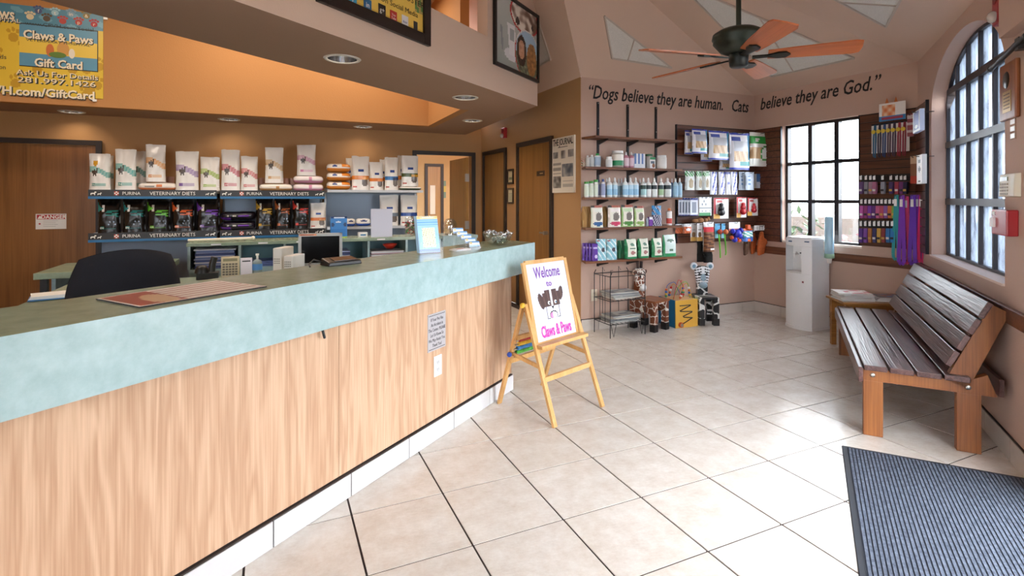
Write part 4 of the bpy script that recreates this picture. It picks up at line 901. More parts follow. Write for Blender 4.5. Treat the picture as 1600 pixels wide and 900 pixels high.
def bt_(s, px, py, size, fit=None, m=cream, **k):
    q = aty(px, py, 6.8)
    if m is cream: text('lettering_shadow', s, size, sh_, t, (q.x - bx0 + .007, -.0063, q.z - bz0 - .007), ext=.0002, fit=fit, off=k.get('off', 0) + .003)
    return text('lettering', s, size, m, t, (q.x - bx0, -.007, q.z - bz0), ext=.0006, fit=fit, **k)
def wpx(a, b): return aty(b, 80, 6.8).x - aty(a, 80, 6.8).x
bt_('Claws & Paws', 92, 64, .115, wpx(38, 147), off=.003); bt_('Gift Card', 92, 106, .115, wpx(54, 129), off=.003)
bt_('VETERINARY HOSPITAL', 92, 68.5, .03, wpx(42, 143), sh_); bt_('Ask Us For Details', 91, 121, .075, wpx(27, 155)); bt_('281.997.1426', 90, 132, .075, wpx(30, 152)); bt_('www.CPVH.com/GiftCard', 30, 148.5, .115, wpx(-95, 153), off=.003)
bt_('Claws & Paws', -40, 24, .15, wpx(-104, 24), off=.003); bt_('HOSPITAL', 2, 33, .055, wpx(-28, 32)); bt_('www.CPVH.com/Social', 94, 44, .05, wpx(40, 147), sh_); bt_('ds', 5, 92, .06, wpx(0, 10), sh_); bt_('on', 4, 108, .06, wpx(-1, 9), sh_)
icon = [('f', '4b5a86', 60, 17), ('t', '9cc6d6', 86, 20), ('in', '7fa0b8', 111, 22), ('&', '8a7a4a', 135, 25), ('', 'd8cba8', 47, 26), ('', '5a4a3a', 73, 29), ('', 'b4403a', 98, 33), ('p', 'b4403a', 123, 35), ('r', 'b03040', 147, 38)]
for s, c_, px, py in icon:
    q = aty(px, py, 6.8); x, z = q.x - bx0, q.z - bz0; mb = MB(); mb.cyl((x, -.007, z), (x, -.0062, z), .03, 14)
    for a in (-.5, -.17, .17, .5): mb.cyl((x + .045 * math.sin(a * 1.6), -.007, z + .045 * math.cos(a * 1.6)), (x + .045 * math.sin(a * 1.6), -.0062, z + .045 * math.cos(a * 1.6)), .012, 8)
    ic = obj('paw_icon', mb, mat('icon_' + c_, c_, .5), t); ic['kind'] = 'stuff'
    if s: text('lettering', s, .05, cream, t, (x, -.0073, z - .018), ext=.0003)
# little group of pets on the gift card
q = aty(93, 80, 6.8); x, z = q.x - bx0, q.z - bz0
for nm, dx, dz, rx, rz_, c_ in (('dog_print', .03, .02, .05, .075, 'cf9a52'), ('cat_print', -.075, 0, .032, .065, 'c9713a'), ('iguana_print', -.015, -.04, .07, .03, '5f7f35'), ('ferret_print', .1, -.015, .025, .05, 'e6e0d4')):
    mb = MB(); zz = {'d': 0, 'c': .0006, 'i': .0012, 'f': .0018}[nm[0]]; mb.prism([(x + dx + rx * math.cos(a), z + dz + rz_ * math.sin(a)) for a in (-k * math.pi / 8 for k in range(16))], -.0075 - zz, -.0062, 1); obj(nm, mb, mat(nm, c_, .6), t)
for px, py in ((165, 29), (148, 157)): q = aty(px, py, 6.8); obj('clip', MB().cbox((q.x - bx0, -.008, q.z - bz0), (.035, .012, .022)), white, t)
# framed posters on the pale soffit
fz = math.atan2(sd.y, sd.x)
def framed(label, sa, sb, za, zb, paint, nu, nv, fw, fm):
    c = Spt((sa + sb) / 2, za, -.005); t = thing('framed_poster', label, 'framed poster', tuple(c), fz); w_, h_ = sb - sa, zb - za; mb = MB()
    for side_, bx_ in (('stile', (-w_ / 2, -w_ / 2 + fw)), ('stile', (w_ / 2 - fw, w_ / 2))): obj('frame_' + side_, MB().box((bx_[0], -.03, 0), (bx_[1], 0, h_)), fm, t, bevel=.003)
    for z in (0, h_ - fw): obj('frame_rail', MB().box((-w_ / 2 + fw, -.03, z), (w_ / 2 - fw, 0, z + fw)), fm, t, bevel=.003)
    obj('print', MB().sheet(w_ - 2 * fw, h_ - 2 * fw, nu, nv, paint, (0, -.012, fw)), PM(.3), t); obj('back', MB().box((-w_ / 2 + .004, -.01, .004), (w_ / 2 - .004, -.001, h_ - .004)), blackp, t)
    return t
def soc(u, v):
    if v < .03: return 'd7b04a'
    if u > .9 and v > .2: return 'b8a060' if math.sin(u * 90 + v * 40) > 0 else '5f8f4a'
    return 'ecc75a' if v < .62 else '7fae6a'
t = framed('dark framed yellow social media poster on the pale soffit', -2.85, -1.83, 2.47, 3.3, soc, 40, 36, .075, mat('dark_frame', '201816', .35))
for s, px, py, c_ in (('t', 551, 2, '3aa0c9'), ('in', 574.5, 8, '2a6a9c'), ('g+', 597, 16, '3a3634'), ('You\nTube', 615, 26, 'c23a32'), ('flickr', 633, 33, 'e4e2e6'), ('', 649.5, 42, '2f3036')):
    P_ = atpl(px, py, Spt(0, 0, -.02), sn); lx = (P_ - Spt((-2.85 - 1.83) / 2, 2.47, -.005)); x, z = lx.dot(sd), lx.z; wd = .045 if s else .028
    obj('icon', MB().cbox((x, -.0145, z), (wd * 1.5, .003, .075)), mat('app_' + c_, c_, .4), t, bevel=.004)
    if s: text('lettering', s, .045 if len(s) < 3 else .022, white if c_ != 'e4e2e6' else mat('flickr_ink', '4a4f9a', .5), t, (x, -.0163, z - .014 if '\n' not in s else z + .004), ext=.0003)
P_ = atpl(628, 14, Spt(0, 0, -.02), sn); lx = P_ - Spt((-2.85 - 1.83) / 2, 2.47, -.005)
text('lettering', 'On Social Media', .05, ink, t, (lx.dot(sd) - .02, -.0145, lx.z - .01), ext=.0003, fit=.38); text('lettering', 'OSTER', .055, ink, t, (lx.dot(sd) + .14, -.0145, lx.z + .075), ext=.0003, fit=.2)
def photo(u, v):
    n_ = noise.noise(Vector((u * 9, v * 9, 3))); n2_ = noise.noise(Vector((u * 22, v * 22, 8)))
    if ell(u, v, .76, .3, .33, .4):
        if not ell(u, v, .76, .3, .31, .38): return 'c8363a' if v < .45 else 'e6e0dc'
        if ell(u, v, .6, .36, .075, .15): return mix('d8a888', 'c08a6c', .5 + n2_)
        if ell(u, v, .6, .34, .12, .24): return mix('4a3228', '2f201a', .5 + n2_)
        if ell(u, v, .86, .27, .13, .26): return mix('c08a52', '8a5a30', .5 + n2_)
        return 'a8c8de' if v > .3 else mix('8a9a78', '4a5048', .5 + n2_)
    if ell(u, v, .68, .88, .36, .28):
        if not ell(u, v, .68, .88, .33, .25): return 'c8363a'
        if ell(u, v, .5, .76, .05, .06) or ell(u, v, .88, .78, .03, .04): return '3a2c28'
        return mix('efe6da', '7a5a48', max(0, min(1, .25 + n_ * 1.6 + (.35 if u > .78 else 0))))
    if inr(u, v, .26 + (.6 - v) * .12, .44 + (.6 - v) * .06, .2, .66): return 'e6e6e8' if not inr(u, v, .32, .42, .42, .58) else 'a4aeb2'
    if ell(u, v, .36, .2, .17, .09): return 'dcdde0'
    if abs(u - .12 - (.55 - v) * .1) < .022 and .22 < v < .56: return '8f9498'
    return mix('9aa39f', 'c6ccc8', v)
t = framed('narrow black framed photo poster at the soffit corner', -.905, -.012, 2.55, 3.24, photo, 60, 46, .03, blackp)
# hall wall: strobe, pictures, journal page, door plate
def hallthing(name, label, cat, px, py): q = atx(px, py, XF); return thing(name, label, cat, tuple(q), R(-90))
redp = mat('alarm_red', 'a51f26', .35); lens = mat('strobe_lens', 'e9e4da', .1, trans=.5)
def strobe(t, w_=.11, h_=.14):
    obj('base', MB().box((-w_ / 2, -.045, -h_ / 2), (w_ / 2, 0, h_ / 2)), redp, t, bevel=.006); obj('lens', MB().ball((0, -.055, -h_ * .28), .032, 14, 8, (1, .8, 1)), lens, t); obj('horn', MB().cyl((0, -.048, h_ * .2), (0, -.045, h_ * .2), .03, 16), mat('alarm_dark_red', '7c161c', .5), t)
strobe(hallthing('fire_strobe', 'red fire alarm strobe on the hall wall above the doors', 'fire strobe', 790, 208))
for py, h_, lb in ((276, .2, 'dark framed certificate between the two hall doors'), (306, .21, 'pale certificate in thin frame below the dark framed one')):
    t = hallthing('framed_certificate', lb, 'certificate', 798.5, py); w_ = .19
    fm_ = dark_trim if py < 290 else mat('thin_bronze', '4a3a2c', .4)
    for s in (-1, 1): obj('frame_stile', MB().box((s * (w_ / 2 - .012) - .012, -.018, -h_ / 2), (s * (w_ / 2 - .012) + .012, 0, h_ / 2)), fm_, t); obj('frame_rail', MB().box((-w_ / 2 + .024, -.018, s * (h_ / 2 - .012) - .012), (w_ / 2 - .024, 0, s * (h_ / 2 - .012) + .012)), fm_, t)
    obj('print', MB().sheet(w_ - .048, h_ - .048, 16, 18, (lambda u, v: '6f7a62' if inr(u, v, .15, .85, .2, .45) else 'b7ad8f') if py < 290 else (lambda u, v: '8c9482' if (v * 9) % 1 < .3 and inr(u, v, .15, .85, .1, .8) else 'cfc7a8'), (0, -.008, -h_ / 2 + .024)), PM(.4), t)
q0, q1 = atx(865.5, 260, XF), atx(899.5, 253, XF); t = thing('journal_page', 'large mounted newspaper front page beside the wooden door', 'newspaper', (XF, (q0.y + q1.y) / 2, 1.43), R(-90)); w_ = abs(q0.y - q1.y); h_ = .605
def jour(u, v):
    if v > .8: return 'e6dccb'
    if inr(u, v, .05, .28, .63, .74) or inr(u, v, .42, .62, .62, .75) or inr(u, v, .75, .97, .63, .76): return mix('6d6863', 'b8b1aa', .5 + .8 * noise.noise(Vector((u * 9, v * 11, 1.3))))
    if inr(u, v, .46, .95, .28, .52): return mix('4a5462', 'b4b0a8', .5 + .8 * noise.noise(Vector((u * 8, v * 12, 2.3))))
    if inr(u, v, .04, .42, .08, .3): return mix('4f4a44', 'b8b2a8', .5 + .8 * noise.noise(Vector((u * 9, v * 14, 4.3))))
    if inr(u, v, .04, .42, .34, .54) and (v * 60) % 1 < .5: return '9d968c'
    if inr(u, v, .5, .95, .06, .22) and (v * 60) % 1 < .5: return 'b9b1a5'
    if abs(v - .785) < .006: return '8d867d'
    return 'e6dccb'
obj('page', MB().sheet(w_, h_, 50, 70, jour, (0, -.021, 0)), PM(.5), t); obj('board', MB().box((-w_ / 2, -.02, 0), (w_ / 2, 0, h_)), mat('foam_board', 'ddd3c4', .6), t)
text('lettering', 'THE JOURNAL', .1, ink, t, (0, -.0215, h_ * .86), ext=.0004, fit=w_ * .92, off=.002); obj('subtitle_line', MB().box((-w_ * .22, -.0217, h_ * .815), (w_ * .22, -.021, h_ * .828)), mat('grey_print', '6f6962', .6), t)
q = atx(845, 271, XF - .012); t = thing('door_plate', 'small dark engraved name plate on the hall door', 'name plate', tuple(q), R(-90)); obj('plate', MB().box((-.1, -.004, -.03), (.1, 0, .03)), mat('dark_bronze_plate', '3a241a', .35), t); obj('lettering', MB().box((-.02, -.0046, -.006), (.06, -.004, .006)), mat('gold_ink', 'b99a6a', .5), t)
q = aty(693.5, 296, yr - .01); t = thing('notice_strip', 'narrow yellow and green notice on the cream back room wall', 'notice', tuple(q)); obj('sheet', MB().sheet(.085, .34, 8, 20, lambda u, v: 'd7c262' if .35 < v < .7 else '7f9a86', (0, -.004, -.17)), PM(.5), t); obj('backing', MB().box((-.0425, -.003, -.17), (.0425, 0, .17)), white, t)
# lettering on the walls
wl = thing('wall_quote', 'black italic painted quote about dogs above the wall shelves', 'wall lettering', (XF, YC, 2.4))
a, b = aty(918, 140, YC), aty(1168, 160, YC); text('lettering', '“Dogs believe they are human.   Cats', .2, ink, wl, ((a.x + b.x) / 2 - XF, -.002, .01), ext=.001, fit=b.x - a.x, shear=.25, off=.002)
wl = thing('wall_quote', 'black italic painted quote ending above the rectangular window', 'wall lettering', (XD, YC, 2.4), R(-90))
a, b = atx(1187, 160, XD), atx(1375, 130, XD); text('lettering', 'believe they are God.”', .2, ink, wl, (YC - (a.y + b.y) / 2, -.002, .035), ext=.001, fit=abs(a.y - b.y), shear=.25, off=.002)
# ------------------------------------------------------------------ bracket shelves on the back wall
YSH = YC - .21
shelf_w = wood('shelf_walnut', '8a5a3c', '5f3a26', .4, axis=0, scale=1.2)
su = thing('wall_shelves', 'five dark wood bracket shelves on black uprights against the tan wall', 'shelves', (0, YC, 0))
X0s, X1s = 2.935, 4.06
szs = [aty(985, p, YSH).z for p in (214.5, 262, 308.5, 354.5, 405)]
for x in (3.109, 3.488, 3.867): 
    u_ = obj('upright', MB().box((x - .012, -.016, .66), (x + .012, 0, 2.375)), mat('black_metal', '17171a', .35), su)
    for z in (2.36, 2.1): obj('screw', MB().cyl((x, -.018, z), (x, -.016, z), .005, 8), hinge, u_)
for z in szs:
    s_ = obj('shelf', MB().prism([(X0s - .02, -.001), ((X0s + .012) if z == szs[0] else 2.83, -.21), (X1s, -.21), (X1s + .1 * 0, -.001)], z - .022, z), shelf_w, su)
    for x in (3.109, 3.488, 3.867): obj('bracket', MB().add([(x - .006, -.016, z - .022), (x + .006, -.016, z - .022), (x + .006, -.19, z - .022), (x - .006, -.19, z - .022), (x - .006, -.016, z - .075), (x + .006, -.016, z - .075), (x + .006, -.19, z - .034), (x - .006, -.19, z - .034)], [(0, 1, 2, 3), (4, 7, 6, 5), (0, 4, 5, 1), (1, 5, 6, 2), (2, 6, 7, 3), (3, 7, 4, 0)]), MATS['black_metal'], s_)
def shx(px, z): return aty(px, 309 + (H_ - z) * 150, YSH + .03).x
def bottle(name, label, cat, x0, x1, yt, zi, body='eceae6', lab=None, cap='f0f0ee', style='pump', dy=.05, lab2=None, group=None):
    z = szs[zi]; Y = YSH + dy; a, b = aty(x0, 300, Y).x, aty(x1, 300, Y).x; h_ = aty((x0 + x1) / 2, yt, Y).z - z; r = (b - a) / 2 * .96
    t = thing(name, label, cat, ((a + b) / 2, Y, z + .0005), 0, group)
    k = {'pump': (.68, .8), 'jar': (.84, .86), 'pill': (.74, .78), 'flip': (.82, .86)}[style]
    obj('bottle', MB().lathe([(.0005, 0), (r * .93, 0), (r, .01 * h_ / .1), (r, h_ * k[0]), (r * (.9 if style in ('jar', 'pill') else .45), h_ * k[1]), (.0005, h_ * k[1])], 16), mat('b_' + body, body, .3), t)
    rc = r * {'pump': .36, 'jar': .95, 'pill': .8, 'flip': .5}[style]
    obj('cap', MB().lathe([(.0005, h_), (rc * (.6 if style == 'pump' else 1), h_), (rc, h_ * (.9 if style == 'pump' else .97)), (rc, h_ * k[1])], 14), mat('b_' + cap, cap, .35), t)
    if lab:
        obj('label', MB().lathe([(r + .0006, h_ * .12), (r + .0006, h_ * (.42 if lab2 else k[0] * .9))], 16), mat('b_' + lab, lab, .4), t)
        if lab2: obj('label_top', MB().lathe([(r + .0006, h_ * .42), (r + .0006, h_ * k[0] * .92)], 16), mat('b_' + lab2, lab2, .4), t)
    return t
def sbag(name, label, cat, x0, x1, yt, zi, paint, d_=.07, side='e6e3df', group=None, dy=.02, m=None, part='bag'):
    z = szs[zi] + .0005; Y = YSH + dy; a, b = aty(x0, 300, Y).x, aty(x1, 300, Y).x; h_ = aty((x0 + x1) / 2, yt, Y).z - z
    t = thing(name, label, cat, ((a + b) / 2, Y + d_ / 2, z), 0, group); obj(part, pouch(b - a, h_, d_, paint, side, nu=14, nv=20, seed=rnd.random() * 9, wob=.003), m or PM(.35), t); return t
def sbox(name, label, cat, x0, x1, yt, zi, paint, d_=.05, side='e6e3df', dy=.03, nu=12, nv=14, group=None):
    z = szs[zi] + .0005; Y = YSH + dy; a, b = aty(x0, 300, Y).x, aty(x1, 300, Y).x; h_ = aty((x0 + x1) / 2, yt, Y).z - z; w_ = b - a
    t = thing(name, label, cat, ((a + b) / 2, Y + d_ / 2, z), 0, group); obj('box', MB().box((-w_ / 2, -d_ / 2 + .0005, 0), (w_ / 2, d_ / 2, h_)), mat('c_' + side, side, .45), t); obj('print', MB().sheet(w_, h_, nu, nv, paint, (0, -d_ / 2, 0)), PM(.4), t); return t
# second shelf
sbag('toy_bag', 'clear bag of red and green holiday toys at the shelf end', 'toy bag', 910, 915, 248, 1, lambda u, v: ['b8452f', '3f7a3a', 'e0d8d0'][int(7 * u + 9 * v) % 3], .04, 'c9b8a8', m=PM(.3))
bottle('bottle', 'clear bottle beside the red and green toy bag', 'bottle', 915, 921, 243, 1, 'd6d2cc', 'c9c4bd', style='flip', dy=.09); bottle('bottle', 'clear bottle with white cap next to the green capped one', 'bottle', 921.5, 928, 242, 1, 'd3d3d0', 'c4c6c6', style='flip', dy=.09)
bottle('bottle', 'clear bottle with bright green cap and blue label', 'bottle', 929, 938, 240, 1, 'd9dde0', '9fb4c9', '2f9a4a', 'flip', dy=.08)
bottle('pill_bottle', 'small white pill bottle on the second shelf', 'bottle', 947, 956, 245, 1, 'eeeeec', 'dcdcda', style='pill'); bottle('supplement_jar', 'large white jar with green lower label', 'jar', 957, 973, 236, 1, 'b9b2a6', '1f8a55', 'e4e4e2', 'jar', lab2='ece7dc', dy=.08)
for k, (a, b) in enumerate(((974.5, 982), (982.8, 990))): bottle('spray_bottle', ['pink spray bottle next to the green jar', 'pink spray bottle next to the blue box'][k], 'bottle', a, b, 237.5, 1, 'c9889a', 'e3c9d4', dy=.06)
sbox('display_box', 'blue and white slanted carton with three rows', 'carton', 991.5, 1008, 240, 1, lambda u, v: '5f7fb8' if (u * 3) % 1 < .6 and v > .3 else 'dfe4ea', .08, 'c9d2de'); bottle('supplement_jar', 'grey jar with green lid behind the dog carton', 'jar', 1009, 1019, 241, 1, 'cfcfca', 'b9bdb9', '2f6a48', 'jar', dy=.16)
sbox('carton', 'white carton with a brown dog and green stripe', 'carton', 1015.5, 1024, 245.5, 1, lambda u, v: '3f8a58' if v > .82 else ('8a5a40' if ell(u, v, .65, .25, .25, .2) else ('5a6a7a' if inr(u, v, .2, .8, .45, .62) else 'eceae8')), .05); bottle('supplement_jar', 'white tub with red lettering on the second shelf', 'jar', 1027, 1040, 243, 1, 'e6e2de', None, 'e6e4e2', 'jar'); 
# third shelf: shampoos
g3 = 'shampoo bottles on the third shelf'
for k, (a, b, yt) in enumerate(((913, 920, 284), (920.5, 927, 283), (928, 934, 281))): bottle('tube', ['white tube with green top at the shelf end', 'white tube with green top, middle of three', 'white tube with green top beside the slim bottles'][k], 'tube', a, b, yt, 2, 'e9e9e2', 'd3dcc8', '3f9a3c', 'jar', group=g3)
bottle('slim_bottle', 'slim white bottle with dark blue cap, half hidden', 'bottle', 934.5, 938, 281, 2, 'e3e3e8', '7f86b0', '2f3f86', 'flip', dy=.1, group=g3); bottle('slim_bottle', 'slim white bottle with dark blue cap, in front', 'bottle', 939, 945.5, 280, 2, 'e9e9ec', '9aa4c4', '2f3f86', 'flip', group=g3)
ords = ['first', 'second', 'third', 'fourth', 'fifth', 'sixth', 'seventh', 'eighth', 'ninth', 'tenth']
for k, (a, b) in enumerate(((948, 956), (956.8, 964.3), (973, 980.8), (981.2, 988.8), (989.2, 997))): bottle('shampoo_bottle', f'white bottle with sky blue label, {ords[k]} from the hall corner', 'bottle', a, b, 277.5, 2, 'eceeee', '8fbfdc', lab2='b6d6e6', group=g3)
for k, (a, b) in enumerate(((945.5, 951), (964.8, 969), (968.5, 974), (997.5, 1002))): bottle('shampoo_bottle', f'blue labelled bottle standing behind the front row, {ords[k]} from the hall corner', 'bottle', a, b, 279, 2, 'e3e6e8', '86a8ba', dy=.14, group=g3)
for k, (a, b, l2) in enumerate(((1001.5, 1009, '2f4a44'), (1009.4, 1016.5, '2a3a3c'), (1018.5, 1026, '1f2e38'), (1029, 1036.3, '31464a'), (1038, 1047.6, '22333a'))): bottle('shampoo_bottle', f'white bottle with black panel label, {ords[k]} from the hall corner', 'bottle', a, b, 278, 2, 'eef0ee', ['a8d0d0', 'e4e8e6', 'dfe4e2', 'a8c89a', 'dde3e0'][k], lab2=l2, group=g3)
for k, (a, b) in enumerate(((1052, 1058.6), (1059, 1065))): bottle('spray_bottle', ['pale blue spray bottle next to the slim dark one', 'pale blue spray bottle at the shelf end by the slat wall'][k], 'bottle', a, b, 278.5, 2, 'bcd8e6', '9cc4dc', group=g3)
bottle('slim_bottle', 'slim dark blue bottle between white and pale blue bottles', 'bottle', 1048.2, 1051.6, 279, 2, '4f6f9a', None, 'e9e9ec', dy=.08, group=g3)
# fourth shelf: biscuit bags
def biscuit(rim, ov):
    def f(u, v):
        if ell(u, v, .5, .17, .42, .1): return ov
        if ell(u, v, .52, .48, .24, .2): return '7a7068'
        if v > .88: return 'b86a5a' if u > .3 else '4a4038'
        if inr(u, v, .15, .85, .7, .84): return mix(rim, 'ffffff', .45)
        if u < .07 or u > .93 or v < .06: return rim
        return 'e9e3d4'
    return f
for k, (a, b, yt, c1, c2, lb) in enumerate(((926, 944.5, 321, 'd9ddc8', '2f5a8a', 'navy oval label'), (952.5, 972.5, 321, 'e3d2c8', 'c83f5f', 'pink oval label'), (973.5, 992.5, 320.5, '9ac278', '4f8a3a', 'green oval label'), (994, 1009, 322, 'b4d08a', '8fae5a', 'light green edge, the smaller one'))):
    sbag('biscuit_bag', 'window fronted biscuit bag with ' + lb, 'biscuit bag', a, b, yt, 3, biscuit(c1, c2), .07, 'a98452', 'biscuit bags on the fourth shelf')
for a, b, lb in ((914, 920, 'brown paper biscuit bag at the shelf end'), (920, 926, 'brown paper biscuit bag next to the navy label'), (945, 952, 'brown paper biscuit bag tucked behind the pink label')): sbag('biscuit_bag', lb, 'biscuit bag', a, b, 323, 3, lambda u, v: 'a98452' if abs(u - .5) > .06 else '8a683c', .1, 'a07a48', 'biscuit bags on the fourth shelf', dy=.1, m=PM(.7))
sbox('small_carton', 'little purple and white carton', 'carton', 1014.5, 1020, 339, 3, lambda u, v: '7a3fa0' if v < .7 else 'eceaf0', .03, '7a3fa0'); sbag('pouch', 'tiny grey pouch beside the purple carton', 'pouch', 1010, 1014, 341, 3, lambda u, v: '8a8f98', .02, '8a8f98')
sbag('jerky_bag', 'dark bag with bright blue swirl picture', 'treat bag', 1021, 1036, 321.5, 3, lambda u, v: '3f8fc8' if v > .55 and math.sin(u * 9 + v * 14) > -.4 else ('d9d6e0' if math.sin(u * 31 + v * 22) > .45 else '3a3a5a'), .06, '4a3a32'); bottle('spray_can', 'white spray can with orange cap', 'spray can', 1042, 1049, 325.5, 3, 'ece0dc', 'c8443a', 'd9703a', 'flip', lab2='f0ece8')
# fifth shelf: treat pouches
for k in range(4): sbag('treat_pouch', f'purple treat pouch, {ords[k]} overlapping one from the hall corner', 'treat pouch', 911 + 5 * k, 919.5 + 5.2 * k, 380 + k * .3, 4, lambda u, v: 'd8c8ea' if ell(u, v, .6, .25, .25, .12) else ('cbb8e4' if inr(u, v, .15, .85, .72, .8) else '5a2f96'), .03, '4a2688', 'treats on the lowest shelf', dy=.11 - .032 * k)
for k, (a, b) in enumerate(((934, 949.5), (950.5, 966))): sbag('treat_bag', ['pale blue dental treat bag next to the purple pouches', 'pale blue dental treat bag next to the green bags'][k], 'treat bag', a, b, 374, 4, lambda u, v: 'b8383a' if inr(u, v, .1, .35, .88, .97) else ('4a4a52' if ell(u, v, .55, .5, .2, .12) else ('e6f2f4' if math.sin(u * 14 + v * 19) > .6 else '8fc4d0')), .07, '86bcc8', 'treats on the lowest shelf')
def greenbag(u, v):
    if u < .12 or v < .12: return '2f8f58'
    if ell(u, v, .55, .3, .22, .09): return 'b07a72'
    if ell(u, v, .55, .72, .16, .09): return '6a8f7a'
    if inr(u, v, .28, .8, .5, .54): return '3f6a52'
    return 'e6e8d6'
for k, (a, b, yt) in enumerate(((979, 997.5, 374), (1000, 1016, 373), (1021.5, 1037, 372.5))): sbag('treat_bag', ['cream fronted green treat bag, nearest the blue bags', 'cream fronted green treat bag, middle one', 'cream fronted green treat bag beside the tall pale one'][k], 'treat bag', a, b, yt, 4, greenbag, .08, '2a8a55', 'treats on the lowest shelf')
sbag('treat_bag', 'tall pale green treat bag at the shelf end', 'treat bag', 1039, 1059, 367, 4, lambda u, v: '2f9a60' if u < .1 or v < .14 or u > .94 else ('5f7f6a' if ell(u, v, .5, .74, .28, .07) or ell(u, v, .5, .3, .15, .05) else 'dff0ea'), .08, '2a8a55', 'treats on the lowest shelf')
for k, (a, b) in enumerate(((967, 973), (973, 979), (997.8, 1000), (1016.4, 1021))): sbag('treat_bag', f'dark green treat bag seen edge on, {ords[k]} from the hall corner', 'treat bag', a, b, 376, 4, lambda u, v: '1f6a42' if u < .7 else '7a9a6a', .06, '1f6a42', 'treats on the lowest shelf', dy=.1)
# ------------------------------------------------------------------ slat walls
slat_m = wood('slat_walnut', '6d3f29', '4a2819', .45, axis=0, scale=1.1); slat_b = mat('slat_groove', '1d110c', .7); alu = mat('slat_edge_trim', '26282e', .35, metal=.5)
slat_y = wood('slat_walnut_y', '62371f', '43240f', .45, axis=1, scale=1.1)
def slatwall(name, label, runs, z0, z1, m):
    """runs: list of (A, B, n) wall stretches; each slat a piece of its own"""
    A0 = runs[0][0]; t = thing(name, label, 'slat wall', (A0.x, A0.y, 0)); o = Vector((A0.x, A0.y, 0))
    for A, B, n in runs:
        A, B = A - o, B - o
        obj('backing', MB().hexa([A, B, B + n * .009, A + n * .009], [q + UP * 0 for q in (A, B, B + n * .009, A + n * .009)]) if 0 else MB().hexa([q + UP * z0 for q in (A, B, B + n * .009, A + n * .009)], [q + UP * z1 for q in (A, B, B + n * .009, A + n * .009)]), slat_b, t)
        z = z0
        while z < z1 - .01:
            zt = min(z + .0762, z1) - .008; q = [A + n * .009, B + n * .009, B + n * .02, A + n * .02]; obj('slat', MB().hexa([p + UP * z for p in q], [p + UP * zt for p in q]), m, t); z += .0762
    for P_, n in ((runs[0][0], runs[0][2]), (runs[-1][1], runs[-1][2])):
        P_ = P_ - o; d = Vector((n.y, -n.x, 0)) * .006; obj('edge_trim', MB().hexa([P_ - d + UP * z0, P_ + d + UP * z0, P_ + d + n * .024 + UP * z0, P_ - d + n * .024 + UP * z0], [P_ - d + UP * z1, P_ + d + UP * z1, P_ + d + n * .024 + UP * z1, P_ - d + n * .024 + UP * z1]), alu, t)
    return t
swC = slatwall('slat_wall', 'brown slat wall panel in the corner full of hanging dog chews and toys', [(V2(4.15, YC), V2(XD, YC), V2(0, -1)), (V2(XD, YC - .02), V2(XD, 4.305), V2(-1, 0))], .862, 2.2, slat_m)
swD = slatwall('slat_wall', 'brown slat wall panel between the two windows full of collars and leashes', [(V2(XD, 3.405), V2(XD, DE.y), V2(-1, 0)), (V2(DE.x, DE.y) + dE * .02, V2(DE.x, DE.y) + dE * .44, -nE)], .9, 2.2, slat_y)
hook_m = MATS['black_metal']
def hang(wall, name, label, cat, x0, x1, yt, yb, paint, kind='pouch', off=.12, d_=.04, side='e3e2e0', group=None, m=None, nu=14, nv=18, hook=True):
    """goods on a peg: wall 'C' (back), 'D' (window side) or 'E' (angled)"""
    def P(px, py):
        return aty(px, py, YC - off) if wall == 'C' else (atx(px, py, XD - off) if wall == 'D' else atpl(px, py, DE - nE * off, nE))
    a, b = P(x0, (yt + yb) / 2), P(x1, (yt + yb) / 2); zt, zb = P((x0 + x1) / 2, yt).z, P((x0 + x1) / 2, yb).z; w_ = (b - a).length; h_ = zt - zb
    rz = 0 if wall == 'C' else (R(-90) if wall == 'D' else math.atan2(dE.y, dE.x))
    n = V2(0, -1) if wall == 'C' else (V2(-1, 0) if wall == 'D' else -nE); c = (a + b) / 2
    t = thing(name, label, cat, (c.x, c.y, zb), rz, group)
    if kind == 'pouch': obj('pack', pouch(w_, h_, d_, paint, side, nu=nu, nv=nv, seed=rnd.random() * 9, wob=.004), m or PM(.3), t)
    elif kind == 'card': obj('card', MB().sheet(w_, h_, nu, nv, paint, (0, -.002, 0)), m or PM(.4), t); obj('backing', MB().box((-w_ / 2, -.0015, 0), (w_ / 2, .0, h_)), mat('c_' + side, side, .5), t)
    elif kind == 'box': obj('box', MB().box((-w_ / 2, -d_ / 2, 0), (w_ / 2, d_ / 2, h_)), mat('c_' + side, side, .45), t); obj('print', MB().sheet(w_, h_, nu, nv, paint, (0, -d_ / 2 - .0005, 0)), PM(.4), t)
    if hook:
        p = Vector((c.x, c.y, zt - .012)); bs = p - n * (off - .02); tw_ = swC if wall == 'C' else swD; o = Vector(tw_.location)
        obj('peg_hook', MB().tube([bs - o, p + n * (d_ / 2 + .02) - o, p + n * (d_ / 2 + .03) - o + UP * .015], .003, 6), hook_m, tw_)
    return t, w_, h_
def chew(u, v):
    if v > .92 or v < .07: return '2f3fae'
    if inr(u, v, .08, .5, .78, .9): return '3f4f9a'
    if u > .84 and v > .25: return '3a8fb8'
    if .1 < v < .22 and u > .4: return '3f9a9a'
    if inr(u, v, .12, .84, .2, .52): return mix('d9b98c', 'b58a5a', .5 + .5 * math.sin(u * 26 + v * 14))
    if inr(u, v, .12, .84, .52, .78): return 'b4b6be'
    return 'e9e8ee'
gc = 'hanging chew bags on the slat wall'
